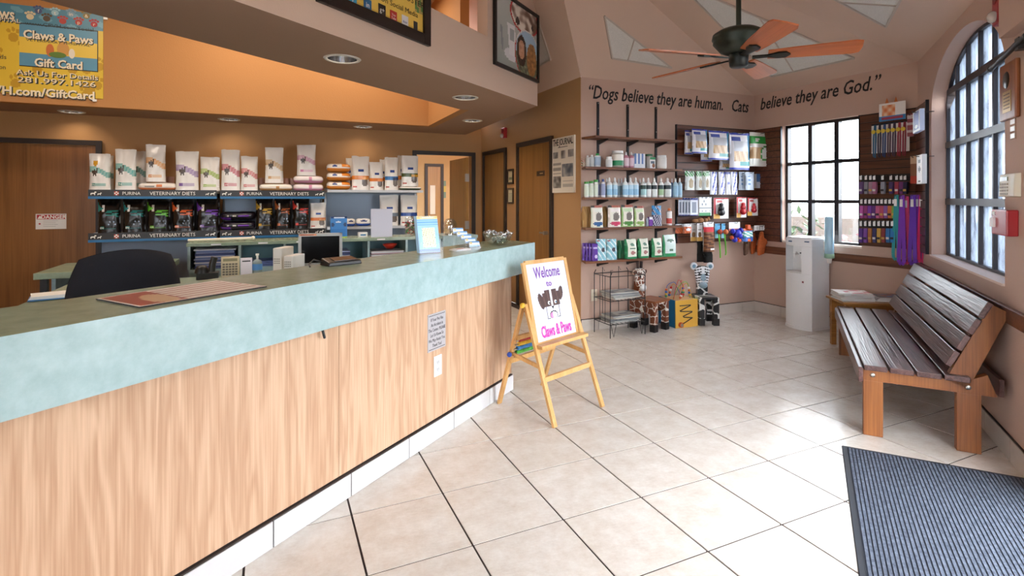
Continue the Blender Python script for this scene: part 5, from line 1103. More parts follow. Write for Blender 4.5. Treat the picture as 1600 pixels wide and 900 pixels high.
for a, b, yt, yb, off, lb in ((1070, 1082, 204, 241, .08, 'small blue topped chew bag behind another'), (1081, 1105, 202, 240, .17, 'small blue topped rawhide chew bag in front'), (1095, 1112, 224, 252, .07, 'blue edged chew bag mostly hidden below the small ones'), (1107, 1139, 205, 250, .17, 'middle sized blue edged bag of short chew sticks'), (1124, 1140, 246, 266, .07, 'blue edged chew bag behind the largest one'), (1139.5, 1171, 208, 265.5, .2, 'largest blue edged bag of long rawhide chews')):
    hang('C', 'chew_bag', lb, 'chew bag', a, b, yt, yb, chew, off=off, d_=.06, group=gc)
hang('C', 'chew_bag', 'white chew bag with green header and round green badge', 'chew bag', 1171, 1204, 207.5, 260, lambda u, v: '2f9a3f' if .68 < v < .9 and not ell(u, v, .3, .79, .1, .06) else (('eef4ee' if ell(u, v, .65, .38, .19, .17) else '3f9a4a') if ell(u, v, .65, .38, .24, .22) else (mix('d9b98c', 'b98f62', .5 + .5 * math.sin(u * 30)) if .2 < v < .58 and u < .8 else 'dedbd2')), off=.16, d_=.06, group=gc)
g2 = 'hanging packs in the second row'
gp = lambda u, v: '3f9a4a' if v > .72 and math.sin(u * 25 + v * 30) > -.3 else ('b9a88a' if ell(u, v, .5, .35, .25, .25) else 'e6ebe6')
for k, (a, b) in enumerate(((1070, 1086), (1087, 1098), (1098, 1109))): hang('C', 'chew_pack', f'white pack with green grass header, {ords[k]} from the wall shelves', 'chew pack', a, b, 267.5, 297, gp, off=.12 + .02 * k, group=g2)
db = lambda u, v: '3f4fb4' if (u * 2 - v * 1.6) % 1 < .38 and u > .3 else 'e3e6f2'
for k, (a, b) in enumerate(((1109, 1120.5), (1122.5, 1133), (1133, 1142), (1142, 1152))): hang('C', 'toothbrush_pack', f'white pack with blue stripe print, {ords[k]} from the wall shelves', 'brush pack', a, b, 268.5, 304, db if k != 2 else (lambda u, v: '5a5fa8' if ell(u, v, .5, .5, .2, .08) or v > .9 else 'c9c8cc'), off=.12 + .01 * k, d_=.02, group=g2)
for k, (a, b) in enumerate(((1154, 1165), (1164.5, 1178))): hang('C', 'clear_pack', ['clear pack with slim blue print', 'wider clear pack with pale blue lettering'][k], 'clear pack', a, b, 269, 297, lambda u, v: '6f93c4' if inr(u, v, .2, .5, .3, .8) and (v * 14) % 1 < .6 else 'c6d2e2', off=.1 + .05 * k, d_=.03, group=g2)
hang('C', 'small_blue_box', 'small blue and white box pack at the row end', 'box', 1180, 1191, 272, 294, lambda u, v: '4a7ab8' if v > .45 else 'd6e0ec', 'box', off=.08, d_=.04, group=g2)
g4 = 'carded goods in the third row'
for k in range(5): hang('C', 'comb_card', f'narrow pale blue comb card, {ords[k]} from the wall shelves', 'comb card', 1060 + 4.6 * k, 1066 + 4.6 * k + (6 if k == 4 else 0), 309.5, 337, lambda u, v: '3f4f9a' if v > .9 or v < .04 else ('8a93a4' if inr(u, v, .2, .8, .15, .8) else 'dfe4ee'), 'card', off=.09 + .012 * k, group=g4)
hang('C', 'cleaner_box', 'white box pack with green lower corner', 'box', 1090, 1109, 308, 337, lambda u, v: '3f9a5f' if v < .17 and u < .95 else ('9aa4ac' if abs(v - .44) < .03 else ('6a7a8a' if math.sin(u * 20) * math.sin(v * 18) > .8 else 'eceef0')), 'box', off=.12, d_=.05, group=g4)
def kong(c1):
    return lambda u, v: 'c8323c' if v > .93 else ('e9b04a' if v < .2 and u < .4 else ('c8323c' if u < .12 and v > .2 else ('d86a6a' if inr(u, v, .2, .55, .8, .88) else 'f0eeec')))
def chewtoy(t, x, z, s, m):
    o = MB()
    for k, (r, dz) in enumerate(((.5, 0), (.4, .5), (.28, .88))): o.ball((x, -.02 * 0 - s * .28, z + dz * s), r * s, 14, 8, (1, .6, .8))
    obj('rubber_toy', o, m, t)
rub_k, rub_r = mat('black_rubber_toy', '1b1b1f', .35), mat('red_rubber_toy', 'c2202c', .3)
t, w_, h_ = hang('C', 'toy_card', 'white and red card with large black rubber chew toy', 'toy card', 1115, 1138, 309.5, 341.5, kong(0), 'card', group=g4); chewtoy(t, -w_ * .1, h_ * .3, h_ * .42, rub_k)
t, w_, h_ = hang('C', 'toy_card', 'white and red card with tall red rubber chew toy', 'toy card', 1151, 1166, 308, 340, kong(0), 'card', group=g4); chewtoy(t, 0, h_ * .3, h_ * .4, rub_r)
t, w_, h_ = hang('C', 'toy_card', 'white and red card with smaller red rubber chew toy', 'toy card', 1168, 1184, 309, 337, kong(0), 'card', group=g4); chewtoy(t, 0, h_ * .3, h_ * .36, rub_r)
t, w_, h_ = hang('C', 'rope_toy', 'little red toy dangling from a clear tag', 'toy', 1185, 1194, 310, 329, lambda u, v: 'd6d2d2', 'card', off=.07, group=g4); chewtoy(t, .01, h_ * .2, h_ * .4, rub_r)
g5 = 'toys in the lowest row'
def plush(t, parts, m, name='body'):
    mb = MB()
    for c, r, sq in parts: mb.ball(c, r, 14, 9, sq)
    return obj(name, mb, m, t)
fur = lambda n, c: mat(n, c, .95, var=.3, scale=60, bump=.6, bscale=220)
for k, (a, b) in enumerate(((1055, 1067), (1067.5, 1080))): hang('C', 'biscuit_pack', ['clear bag of orange biscuits by the shelf end', 'clear bag of orange biscuits with white label'][k], 'treat pack', a, b, 350, 364.5, lambda u, v: 'dfe0e4' if v > .7 or (k and ell(u, v, .5, .4, .3, .15)) else mix('d9703a', 'b0502a', .5 + .5 * math.sin(u * 20 + v * 15)), off=.1 + .04 * k, group=g5)
for k, (a, b) in enumerate(((1079, 1088.5), (1089, 1097.5))): hang('C', 'chew_card', ['narrow grey card with a small dog, nearest the orange biscuits', 'narrow white card with a small dog beside the plush on a red card'][k], 'chew card', a, b, 349, 376.5, lambda u, v: 'c99a4a' if v < .25 else ('7a5a3a' if ell(u, v, .5, .36, .28, .15) else ('8f8a86' if inr(u, v, .2, .8, .6, .66) else ['b4aca6', 'e6e4e4'][k])), 'card', off=.1 + .03 * k, group=g5)
q = aty(1095, 349, YC - .1); t = thing('squirrel_plush', 'brown squirrel plush lying along the top of the pegs', 'plush toy', (q.x, q.y, q.z)); plush(t, [((-.08, 0, .03), .03, (1.6, .8, .8)), ((-.01, 0, .035), .032, (1.6, .9, .9)), ((.06, -.005, .035), .028, (1.2, .9, .9)), ((.1, -.01, .045), .022, (1.2, .9, .8))], fur('squirrel_fur', 'a87a52')); plush(t, [((.11, -.012, .06), .008, (1, 1, 1.3)), ((.095, -.012, .06), .008, (1, 1, 1.3))], fur('squirrel_ear', 'c2703a'), 'ears')['kind'] = 'stuff'
t, w_, h_ = hang('C', 'plush_card', 'striped brown plush toy on a red and white card', 'plush toy', 1099, 1115, 347, 393, lambda u, v: 'f0ecec' if v > .86 else ('c8323c' if v > .68 else ('f0e6e6' if inr(u, v, .5, .95, .04, .12) else mix('8a5a38', '5a3420', .5 + .5 * math.copysign(1, math.sin(v * 44 + u * 4))))), off=.16, d_=.06, group=g5, m=PM(.8))
t, w_, h_ = hang('C', 'skunk_plush', 'long black flat plush with white lettering hanging behind the striped one', 'plush toy', 1089, 1103, 377, 409, lambda u, v: 'd6d2ce' if inr(u, v, .55, .7, .3, .9) and math.sin(v * 60) > 0 else '16120f', off=.09, d_=.04, side='16120f', group=g5, m=PM(.9)); t, w_, h_ = hang('C', 'skunk_plush', 'black furry plush tail hanging below the striped plush', 'plush toy', 1100, 1113, 392, 410, lambda u, v: '14110f', off=.15, d_=.05, side='14110f', group=g5, m=PM(.95), hook=False)
lime, orb = mat('lime_plastic', '6cc22f', .35), mat('orange_ball', 'd9603a', .6)
for k, (px, lb) in enumerate(((1121, 'lime green ball thrower with red ball, nearest the striped plush'), (1131, 'lime green ball thrower with orange ball beside the blue knobbly ball'))):
    t, w_, h_ = hang('C', 'ball_thrower', lb, 'ball thrower', px - 4, px + 4 - 2 * k, 349.5, 372, lambda u, v: '3f9ac8' if v > .3 else '8fc4da', 'card', off=.14, group=g5)
    obj('handle', MB().tube([(0, -.02, h_ * .3), (.01, -.022, -.05), (.022, -.02, -.17), (.025 - .01 * k, -.018, -.225 + .03 * k)], .008, 8), lime, t); obj('ball', MB().ball((.008, -.03, h_ * .45), .03), mat('thrower_ball_%d' % k, ['b8452f', 'e07a4a'][k], .6), t)
t, w_, h_ = hang('C', 'knobbly_ball', 'blue knobbly rubber ball toy on white card', 'toy', 1139, 1156, 347, 360, lambda u, v: 'd86a6a' if v < .2 else 'efecea', 'card', off=.12, group=g5)
bl_, or_ = mat('blue_rubber', '2a2fb0', .3), mat('orange_rubber', 'd9582a', .35)
for k, (dx, dz, r) in enumerate(((0, -.055, .05), (-.07, -.025, .03), (.055, -.02, .032), (-.04, -.125, .032), (.045, -.09, .03))): obj('knob', MB().ball((dx, -.04, dz + .02), r, 14, 9), bl_, t)
for dx, dz in ((-.075, -.1), (.045, -.135), (.01, -.1)): obj('orange_knob', MB().ball((dx, -.03, dz + .02), .024, 12, 8), or_, t)
t, w_, h_ = hang('C', 'block_toy', 'orange and blue block toy with wave patterned card', 'toy', 1159, 1176, 357, 377, lambda u, v: 'e0632f' if inr(u, v, .35, .65, 0, .2) or v > .85 else (('e6ecec' if math.sin(u * 12 + v * 25) > .2 else '3f9a8a') if .35 < v < .8 else '2a5fb4'), off=.14, d_=.06, group=g5); obj('top_block', MB().cbox((.0, -.01, h_ + .02), (.05, .04, .05)), or_, t, bevel=.004)
def fox(label, px0, px1, yt, yb, off, m, headed=True):
    t, w_, h_ = hang('C', 'fox_plush' if headed else 'long_plush', label, 'plush toy', px0, px1, yt - 5, yt + 3, lambda u, v: 'b4b0ac' if (u - .5) ** 2 + (v - .5) ** 2 < .18 and math.sin(u * 30) > 0 else 'e3e0de', 'card', off=off, group=g5); a = aty((px0 + px1) / 2, yt, YC - off).z - aty((px0 + px1) / 2, yb, YC - off).z
    z0 = -a + h_ * .5; s = 1 if px1 - px0 > 14 else .55
    sil = [(-.055 * s, z0), (.03 * s, z0 + .02), (.06 * s, z0 + .12), (.085 * s, z0 + .15), (.075 * s, z0 + .19), (.03 * s, z0 + .21), (.015 * s, -.01), (-.02 * s, -.015), (-.05 * s, z0 + .19), (-.065 * s, z0 + .08)]
    o = obj('plush_body', MB().prism([(x, z) for x, z in sil][::-1], -.04, -.005, 1), m, t, bevel=.012); return t
fx = fur('fox_fur', 'c8622f')
fox('orange fox plush hanging flat beside the corner', 1178, 1197, 357, 400, .16, fx); fox('orange fox plush behind the front fox', 1170.5, 1179, 359, 398, .06, fx); fox('dark brown long plush beside the foxes', 1159, 1168, 377, 400, .09, fur('brown_fur', '6a4a38'), False)
# ---- collars, leashes and cards on the window side panel
t, w_, h_ = hang('D', 'collar_rack', 'white collar display card with seven thin collars under a cartoon sign', 'collar display', 1362, 1421, 191, 238, lambda u, v: '16161c' if v > .95 else ('e6e2de' if (u * 7) % 1 > .35 or v < .06 else 'c9c4c0'), 'card', off=.06, nu=28, hook=False)
ccs = ['2f6a8f', '3a3444', '2f4a7a', '5a3a4a', '4a3a52', 'a02838', '8f2a3a']
for k, c_ in enumerate(ccs):
    x = -w_ / 2 + w_ * (.12 + .13 * k); cl_ = obj('collar', MB().tube([(x, -.02, h_ * .95), (x - .004, -.03, h_ * .5), (x - .006, -.028, .02 - .05), (x + .012, -.03, -.045), (x + .012, -.022, h_ * .5), (x + .006, -.014, h_ * .95)], .006, 6), mat('collar_' + c_, c_, .6), t)
    if k not in (0,) : pass
    obj('yellow_tag', MB().cyl((x, -.04, h_ * .72), (x, -.036, h_ * .72), .02, 10), mat('tag_yellow', 'd2b43a', .5), cl_)
t, w_, h_ = hang('D', 'header_sign', 'die cut cartoon cat header sign above the collar card', 'sign', 1374, 1415, 160, 188, lambda u, v: '3a7fb8' if v < .3 else ('e8e4e0' if u > .62 or v > .9 or u < .12 else mix('d9703a', 'e8c8a8', .5 + .5 * math.sin(u * 19) * math.sin(v * 13))), 'card', off=.06, nu=26, nv=18, hook=False)
for s in (-.22, .12): obj('ear', MB().prism([(w_ * (s - .05), h_), (w_ * (s + .09), h_), (w_ * (s + .02), h_ + .05)], -.0015, 0, 1), mat('ear_orange', 'c8703a', .5), t)
obj('lettering_band', MB().box((-w_ * .4, -.0028, h_ * .08), (w_ * .4, -.0022, h_ * .22)), mat('band_red', 'a03a4a', .5), t)
gk = 'small collars in the window side rows'
pal = ['b0509a', '7a3fa8', '3a3a8f', 'c8325a', '2f7a9a', 'd98a3a', '5f9a4a', '6a2f6a', '8a4a3a', '2a2a3a']
def collar(px, yt, yb, c_, label, off, n_, k):
    a = atx(px, yt, XD - off); zb = atx(px, yb, XD - off).z; h_ = a.z - zb; t = thing(n_, label, 'collar', (a.x, a.y, zb), R(-90), gk); cm = mat('collar_' + c_, c_, .55); r = .017
    obj('strap', MB().add([(-r, -.01, h_ * .65), (r, -.01, h_ * .65), (r, -.014, h_ * .3), (r * .8, -.012, 0), (-r * .8, -.012, 0), (-r, -.014, h_ * .3), (-r, .012, h_ * .65), (r, .012, h_ * .65), (r, .016, h_ * .3), (r * .8, .012, 0), (-r * .8, .012, 0), (-r, .016, h_ * .3)], [(0, 5, 2, 1), (5, 4, 3, 2), (6, 7, 8, 11), (11, 8, 9, 10), (0, 6, 11, 5), (5, 11, 10, 4), (1, 2, 8, 7), (2, 3, 9, 8), (3, 4, 10, 9), (0, 1, 7, 6)]), cm, t)
    obj('tag_card', MB().box((-.011, -.012, h_ * .76), (.011, -.0105, h_)), white, t); obj('buckle', MB().cbox((0, -.016, h_ * .2), (.024, .006, .02)), mat('buckle_%d' % (k % 3), ['d8d4d0', '2a2a30', 'c9a04a'][k % 3], .4), t)
    o = Vector(swD.location); obj('peg_hook', MB().tube([Vector((XD - .02, a.y, a.z - .004)) - o, Vector((XD - off - .05, a.y, a.z - .004)) - o], .0028, 6), hook_m, swD)
for k, px in enumerate((1346, 1354, 1361, 1367, 1380, 1393, 1402, 1409, 1415)): collar(px, 274, 303, ['6a4a7a', '8a8a92', '9a7a8a', 'b06a8a', '8f929a', '4a3a6a', 'a0384a', '6a2f6a', '2a2a4a'][k], f'narrow collar in the top peg row, {ords[k]} from the window', .1, 'dog_collar', k)
for k in range(9): collar(1347 + 6.3 * k, 311, 341, ['b0509a', '9a3f7a', '7a3fa8', '5a2f7a', 'c0608a', 'b8506a', '8a5aa8', 'c8703a', '7fae4a'][k], f'wide collar in the middle peg row, {ords[k]} from the window', .12, 'dog_collar', k)
for k in range(8): collar(1346 + 7 * k, 345, 379, ['5a3a8a', '7a4aa0', 'b0703a', '3a3a6a', 'c8a04a', '8a3a3a', '2f6fae', '2f7fc0'][k], f'printed collar in the bottom peg row, {ords[k]} from the window', .13, 'dog_collar', k)
for yy in (277, 313, 347):
    a_, b_ = atx(1346, yy, XD - .03), atx(1424, yy - 3, XD - .03); o = Vector(swD.location); obj('dark_rail', MB().hexa([Vector((XD - .035, a_.y, a_.z - .05)) - o, Vector((XD - .02, a_.y, a_.z - .05)) - o, Vector((XD - .02, b_.y, a_.z - .05)) - o, Vector((XD - .035, b_.y, a_.z - .05)) - o], [Vector((XD - .035, a_.y, a_.z + .02)) - o, Vector((XD - .02, a_.y, a_.z + .02)) - o, Vector((XD - .02, b_.y, a_.z + .02)) - o, Vector((XD - .035, b_.y, a_.z + .02)) - o]), hook_m, swD)
def leash(px, yt, yb, c_, label, off, wpx_):
    a = atx(px, yt, XD - off); zb = atx(px, yb, XD - off).z; h_ = a.z - zb; r = .011 * wpx_ / 4; t = thing('leash', label, 'leash', (a.x, a.y, zb), R(-90), 'nylon leashes'); m = mat('leash_' + c_, c_, .5); mb = MB(); L = []
    for k in range(25):
        f = k / 24
        if f < .42: p = (-.025 * f / .42 - .006, 0, h_ * (1 - f / .42) * .93 + .05)
        elif f < .58: g = (f - .42) / .16; an = math.pi * (1 + g); p = (-.005 + .026 * math.cos(an) , -.004, .05 + .05 * math.sin(an))
        else: p = (.021 - .012 * (f - .58) / .42, -.012, .05 + h_ * .93 * (f - .58) / .42)
        L.append(Vector(p))
    for p, q in zip(L, L[1:]): mb.bar(p, q, r * 2, .003, (0, 1, 0))
    o_ = obj('webbing', mb, m, t); obj('clip', MB().cyl((0, -.006, h_ * .9), (0, -.006, h_), .008, 8), hinge, t); obj('tag_card', MB().box((-.012, -.02, h_ * .84), (.012, -.018, h_ * .95)), white, t)
    o = Vector(swD.location); obj('peg_hook', MB().tube([Vector((XD - .02, a.y, a.z)) - o, Vector((XD - off - .04, a.y, a.z)) - o], .003, 6), hook_m, swD)
leash(1401, 306, 406, '2f9aa0', 'teal nylon leash hanging next to the collars', .14, 5); leash(1410, 306, 413, '7a35b4', 'purple leash between the teal and pink ones', .17, 6); leash(1417, 308, 412, 'e04a78', 'salmon pink leash between two purple ones', .13, 5); leash(1427, 306, 413, '6a3ab8', 'purple leash with white tag beside the magenta one', .17, 6); leash(1434.5, 306, 410, '8a38b8', 'violet leash partly behind the magenta one', .13, 5); leash(1441, 306, 409, 'd8286a', 'magenta leash nearest the arched window', .17, 6)
hang('E', 'blue_pack', 'blue and white pack hanging by the arched window', 'pack', 1430, 1441, 173, 206, lambda u, v: '2f4fb8' if inr(u, v, .15, .85, .12, .92) and not ell(u, v, .5, .25, .2, .07) else 'd3dcf0', 'box', off=.12, d_=.03, side='c9d4ea'); hang('D', 'red_pack', 'reddish clear pack behind the blue pack', 'pack', 1419, 1429, 178, 213, lambda u, v: '8a4048' if math.sin(v * 20) > -.2 else 'c8b4b4', 'box', off=.1, d_=.03, side='b09a9c')
hang('E', 'white_carton', 'tall white carton with black print by the arched window', 'carton', 1436, 1444.5, 242, 287, lambda u, v: '2a2624' if ell(u, v, .5, .5, .2, .09) or inr(u, v, .3, .7, .75, .85) or ell(u, v, .5, .08, .2, .03) else 'eeebe8', 'box', off=.1, d_=.03); hang('D', 'brown_carton', 'brown picture carton next to the tall white carton', 'carton', 1424, 1434, 244, 287, lambda u, v: 'c9a88a' if v > .7 else ('8a5a40' if v > .3 else 'b8402f'), 'box', off=.1, d_=.03, side='b8a08a')
# ------------------------------------------------------------------ ceiling fan
iron = mat('fan_green_bronze', '2c3228', .45, metal=.4, var=.4, scale=30); blade_m = wood('fan_blade_wood', 'b5653a', '96502c', .35, axis=0, scale=1.5, ring=3)
dF = 3.0; hub = CAM + ray(1154, 88) * dF
zm = ZT + (AP.z - ZT) * ((DE - hub).dot(nE) / (DE - AP).dot(nE)) + .02
t = thing('ceiling_fan', 'five bladed ceiling fan with wooden blades and dark bronze motor', 'ceiling fan', tuple(hub))
obj('canopy', MB().lathe([(.07, zm - hub.z), (.065, zm - hub.z - .06), (.02, zm - hub.z - .09)], 24), iron, t)
obj('downrod', MB().cyl((0, 0, .14), (0, 0, zm - hub.z - .05), .014, 12), iron, t)
obj('motor_housing', MB().lathe([(.0005, .158), (.03, .158), (.1, .148), (.138, .125), (.143, .1), (.134, .088), (.137, .076), (.1, .03), (.06, .012), (.0005, .012)], 36), iron, t)
obj('switch_housing', MB().lathe([(.05, .012), (.054, .0), (.048, -.055), (.04, -.062), (.0005, -.062)], 28), mat('fan_dark_iron', '1b1d1a', .4, metal=.5), t)
# blade headings from the photo
bw_ = .066
for k in range(5):
    a = R(26 + 72 * k)
    Mx = Matrix.Rotation(a, 4, 'Z') @ Matrix.Translation((0, 0, -.004)) @ Matrix.Rotation(R(-13), 4, 'X')
    mb = MB(); mb.T = None
    pl_ = [(.15, -.045), (.27, -.056), (.56, -.07), (.592, -.058), (.598, 0), (.592, .058), (.56, .07), (.27, .056), (.15, .045)]
    b_ = obj('blade', MB().prism(pl_, -.004, .004), blade_m, t); b_.matrix_local = Mx
    k_ = obj('blade_bracket', MB().prism([(.07, -.014), (.15, -.012), (.2, -.032), (.24, -.03), (.262, 0), (.24, .03), (.2, .032), (.15, .012), (.07, .014)], -.013, -.0045), MATS['fan_dark_iron'], b_)
# ------------------------------------------------------------------ water cooler
cp = atz(1262, 513, 0); fdir = V2(-.80, -.60).normalized()
cc = V2(5.19, 3.845); rzc = R(-90)
t = thing('water_cooler', 'white floor standing water cooler with cup tube under the window', 'water cooler', (cc.x, cc.y, 0), rzc)
wc = mat('cooler_white', 'e9e8e8', .3); wcg = mat('cooler_pale_grey', 'd3d0cc', .35)  # white body, pale grey drip tray and cup bracket
Wc, Dc, Hc = .152, .135, .95
def cfront(x): return -Dc - .045 * (1 - (x / Wc) ** 2)
def cslab(z0, z1, x0=-Wc, x1=Wc, n=10, back=Dc, inset=0):
    xs = [x0 + (x1 - x0) * k / n for k in range(n + 1)]; return [(x, cfront(x) + inset) for x in xs] + [(x1, back), (x0, back)], z0, z1
ax0, ax1 = -.145, .06
obj('lower_body', MB().prism(*cslab(.03, .585)), wc, t, bevel=.004); obj('base', MB().prism(*cslab(0, .03, -Wc - .004, Wc + .004, inset=-.006)), wc, t)
mb = MB().prism(*cslab(.585, .87, ax1, Wc)); mb.prism(*cslab(.585, .87, -Wc, ax0)); mb.prism([(ax0, -.03), (ax1, -.03), (ax1, Dc), (ax0, Dc)], .585, .87); obj('alcove', mb, wc, t)
obj('head', MB().prism(*cslab(.87, Hc)), wc, t, bevel=.006); obj('lid', MB().prism(*cslab(Hc, Hc + .012, -Wc + .01, Wc - .01, inset=.01)), wc, t, bevel=.004)
obj('drip_tray', MB().prism([(x, cfront(x) - .004) for x in (ax0, -.05, ax1)] + [(ax1, -.04), (ax0, -.04)], .585, .6), wcg, t)
for k, (x, c_) in enumerate(((-.085, 'f4f4f2'), (-.005, '2a2a2c'))):
    tp = obj('tap', MB().cyl((x, -.03, .77), (x, -.09, .77), .012, 10).cyl((x, -.085, .77), (x, -.09, .73), .009, 10), wc, t); obj('tap_lever', MB().cbox((x, -.075, .79), (.03, .03, .012)), mat('tap_%d' % k, c_, .4), tp)
obj('badge', MB().cbox((-.06, cfront(-.06) - .0005, .915), (.055, .004, .016)), mat('cooler_badge', '5a6f8a', .4), t); obj('badge', MB().cbox((.1, cfront(.1) + .006, .92), (.06, .02, .012)), MATS['cooler_badge'], t); obj('energy_mark', MB().cbox((.075, cfront(.075) - .0005, .5), (.018, .004, .018)), mat('mark_red', '8a3038', .5), t)
q = atx(1297, 400, 5.19); cup = thing('cup_dispenser', 'translucent pale blue paper cup tube on the cooler side', 'cup dispenser', (0, 0, 0)); 
cup.location = (5.245, cc.y - Wc - .055, .75)
obj('tube', MB().lathe([(.04, .03), (.043, .05), (.043, .42), (.036, .43), (.0005, .43)], 20), mat('cup_tube_blue', 'b4d6e6', .2, trans=.35), cup); obj('collar', MB().lathe([(.036, 0), (.047, .005), (.045, .045), (.041, .05)], 20), mat('cup_green', '9cc2a4', .4), cup); obj('bracket', MB().cbox(tuple(Vector((0, .047, .12))), (.03, .014, .1)), wcg, cup); obj('paper_cup', MB().lathe([(.026, .0), (.02, -.05), (.0005, -.05)], 16), mat('cup_white', 'eee9e2', .6), cup)
pw = thing('cooler_cord', 'black power cord trailing from the cooler to the wall socket', 'cord', (5.36, 3.6, .0)); obj('cord', MB().tube([(0, 0, .26), (-.03, 0, .2), (-.04, -.02, .1), (-.08, -.05, .02), (-.1, -.15, .006), (-.2, -.28, .006), (-.22, -.38, .006), (-.3, -.42, .006)], .005, 6), blackp, pw); obj('plug', MB().cbox((0, 0, .27), (.03, .03, .05)), blackp, pw)
t = thing('wall_socket', 'beige wall socket plate low on the wall beside the cooler', 'socket', (XD, 3.58, .27), R(-90)); obj('cover', MB().box((-.036, -.006, -.09), (.036, 0, .07)), mat('beige_socket', 'd2b98a', .45), t)
q = aty(928, 461, YC); t = thing('wall_socket', 'ivory wall socket plate behind the wire magazine rack', 'socket', (q.x, YC, q.z)); obj('cover', MB().box((-.038, -.006, -.06), (.038, 0, .06)), mat('ivory_socket', 'ded2bc', .45), t, bevel=.002); 
for z in (.02, -.02): obj('outlet', MB().box((-.012, -.0075, z - .01), (.012, -.006, z + .01)), mat('ivory_outlet', 'c9bda6', .5), t)
# ------------------------------------------------------------------ bench
bu, bv = -dE, nE; P0 = V2(3.11, 1.955); bdir = math.atan2(bu.y, bu.x); BL = 1.86
bwood = wood('bench_dark_slat', '6a4a44', '3c2422', .33, axis=0, scale=1.6, ring=5, bump=.5); bwood2 = wood('bench_frame_wood', '9a5f30', '6d3c1c', .4, axis=2, scale=1.3, ring=2)
t = thing('wooden_bench', 'dark slatted wooden bench with honey brown frame below the arched window', 'bench', (P0.x, P0.y, 0), bdir)
# local: x along the bench (away), y towards the room (-wall), so wall side is -y
for k in range(4): y1_ = -.005 - k * .122; obj('seat_slat', MB().box((-.012, y1_ - .11, .385), (BL + .012, y1_, .415)), bwood, t, bevel=.004)
obj('front_apron', MB().box((-.01, -.0, .315), (BL + .01, .022, .4)), bwood, t, bevel=.003)
bk0, bk1 = Vector((0, -.4, .42)), Vector((0, -.59, .8)); bd_ = (bk1 - bk0).normalized(); bnn = Vector((0, bd_.z, -bd_.y))
for k in range(4):
    a = bk0 + bd_ * (.035 + k * .102) + bnn * .02
    p = [Vector((-.015, 0, 0)) + a, Vector((BL + .015, 0, 0)) + a]; q = [x + bd_ * .09 for x in p]
    obj('back_slat', MB().hexa([p[0], p[1], p[1] + bnn * .028, p[0] + bnn * .028], [q[0], q[1], q[1] + bnn * .028, q[0] + bnn * .028]), bwood, t, bevel=.004)
for x in (.025, BL - .075):
    obj('leg', MB().box((x, -.1, 0), (x + .05, -.004, .318)), bwood2, t, bevel=.004); obj('leg', MB().box((x, -.535, 0), (x + .05, -.43, .318)), bwood2, t, bevel=.004)
    r_ = obj('seat_rail', MB().prism([(-.0, .318), (-.0, .385), (-.47, .385), (-.56, .43), (-.6, .318)][::-1], x, x + .045, 0), bwood2, t)
    for y in (-.05, -.48): obj('bolt', MB().ball((x - .001, y, .352), .013, 12, 6, (.35, 1, 1)), hinge, r_)
    a, b = bk0 + Vector((x, 0, -.05)), bk1 + Vector((x, 0, 0)); pw_ = bnn * -.085
    obj('back_post', MB().hexa([a + bnn * .02, a + Vector((.045, 0, 0)) + bnn * .02, a + Vector((.045, 0, 0)) + pw_, a + pw_], [b + bnn * .02, b + Vector((.045, 0, 0)) + bnn * .02, b + Vector((.045, 0, 0)) + pw_ * .8, b + pw_ * .8]), bwood2, t, bevel=.003)
obj('rear_stretcher', MB().box((0, -.62, .33), (BL, -.6, .42)), bwood, t)
# ------------------------------------------------------------------ side table with magazines
oakm = wood('table_oak', 'b07a3f', '8a5a2a', .4, axis=0, scale=1.2)
tc_ = V2(4.6, 3.06); tx_d = V2(.84, -.54).normalized(); trz = math.atan2(tx_d.y, tx_d.x)
t = thing('side_table', 'small honey oak side table in the corner behind the bench', 'table', (tc_.x, tc_.y, 0), trz)
obj('table_top', MB().box((0, 0, .43), (.6, .36, .45)), oakm, t, bevel=.004)
for x in (.03, .53):
    for y in (.02, .3): obj('leg', MB().box((x, y, 0), (x + .04, y + .04, .43)), oakm, t)
for y in (.03, .31): obj('apron', MB().box((.06, y, .36), (.54, y + .02, .43)), oakm, t)
def cover(c1, c2, c3, sd_): 
    return lambda u, v: c1 if v > .72 else (c2 if math.sin(u * 9 + sd_) * math.sin(v * 8 + sd_ * 2) > .2 else c3)
def magazine(name, label, loc, rz, paint, w_=.21, h_=.275, th=.006, group=None, tilt=0):
    t = thing(name, label, 'magazine', loc, rz, group); mb = MB(); mb.T = Matrix.Rotation(R(90), 4, 'X') @ Matrix.Rotation(R(180), 4, 'X'); m2 = MB(); n = 12
    vs = [((i / n - .5) * w_, (j / n - .5) * h_, th) for j in range(n + 1) for i in range(n + 1)]; fs = [(j * (n + 1) + i, j * (n + 1) + i + 1, (j + 1) * (n + 1) + i + 1, (j + 1) * (n + 1) + i) for j in range(n) for i in range(n)]
    m2.add(vs, fs, False, [paint((i + .5) / n, (j + .5) / n) for j in range(n) for i in range(n)]); obj('cover', m2, PM(.3), t); obj('pages', MB().box((-w_ / 2, -h_ / 2, 0), (w_ / 2, h_ / 2, th - .0006)), mat('mag_pages_news_%d' % (int(loc[2] * 1000) % 3), ['a9a8a4', '7d8084', 'c2beb4'][int(loc[2] * 1000) % 3], .8) if name == 'newspaper' else mat('mag_pages', 'd6d2cc', .7), t)
    if tilt: t.rotation_euler = (tilt, 0, rz)
    return t
def tl(x, y, z): q = tc_ + tx_d * x + V2(-tx_d.y, tx_d.x) * y; return (q.x, q.y, z)
gm_ = 'magazines on the side table'
mcols = [('e8e4e0', 'c23a4a', 'ded6d0'), ('dfe6e0', '3f8a4a', 'd8403f'), ('d8d4d0', '5a6a8a', 'c9c4be'), ('8a9a8a', 'dcd8d4', '6a3a3a'), ('c8ccd0', '7a3f4a', 'e4e0dc')]
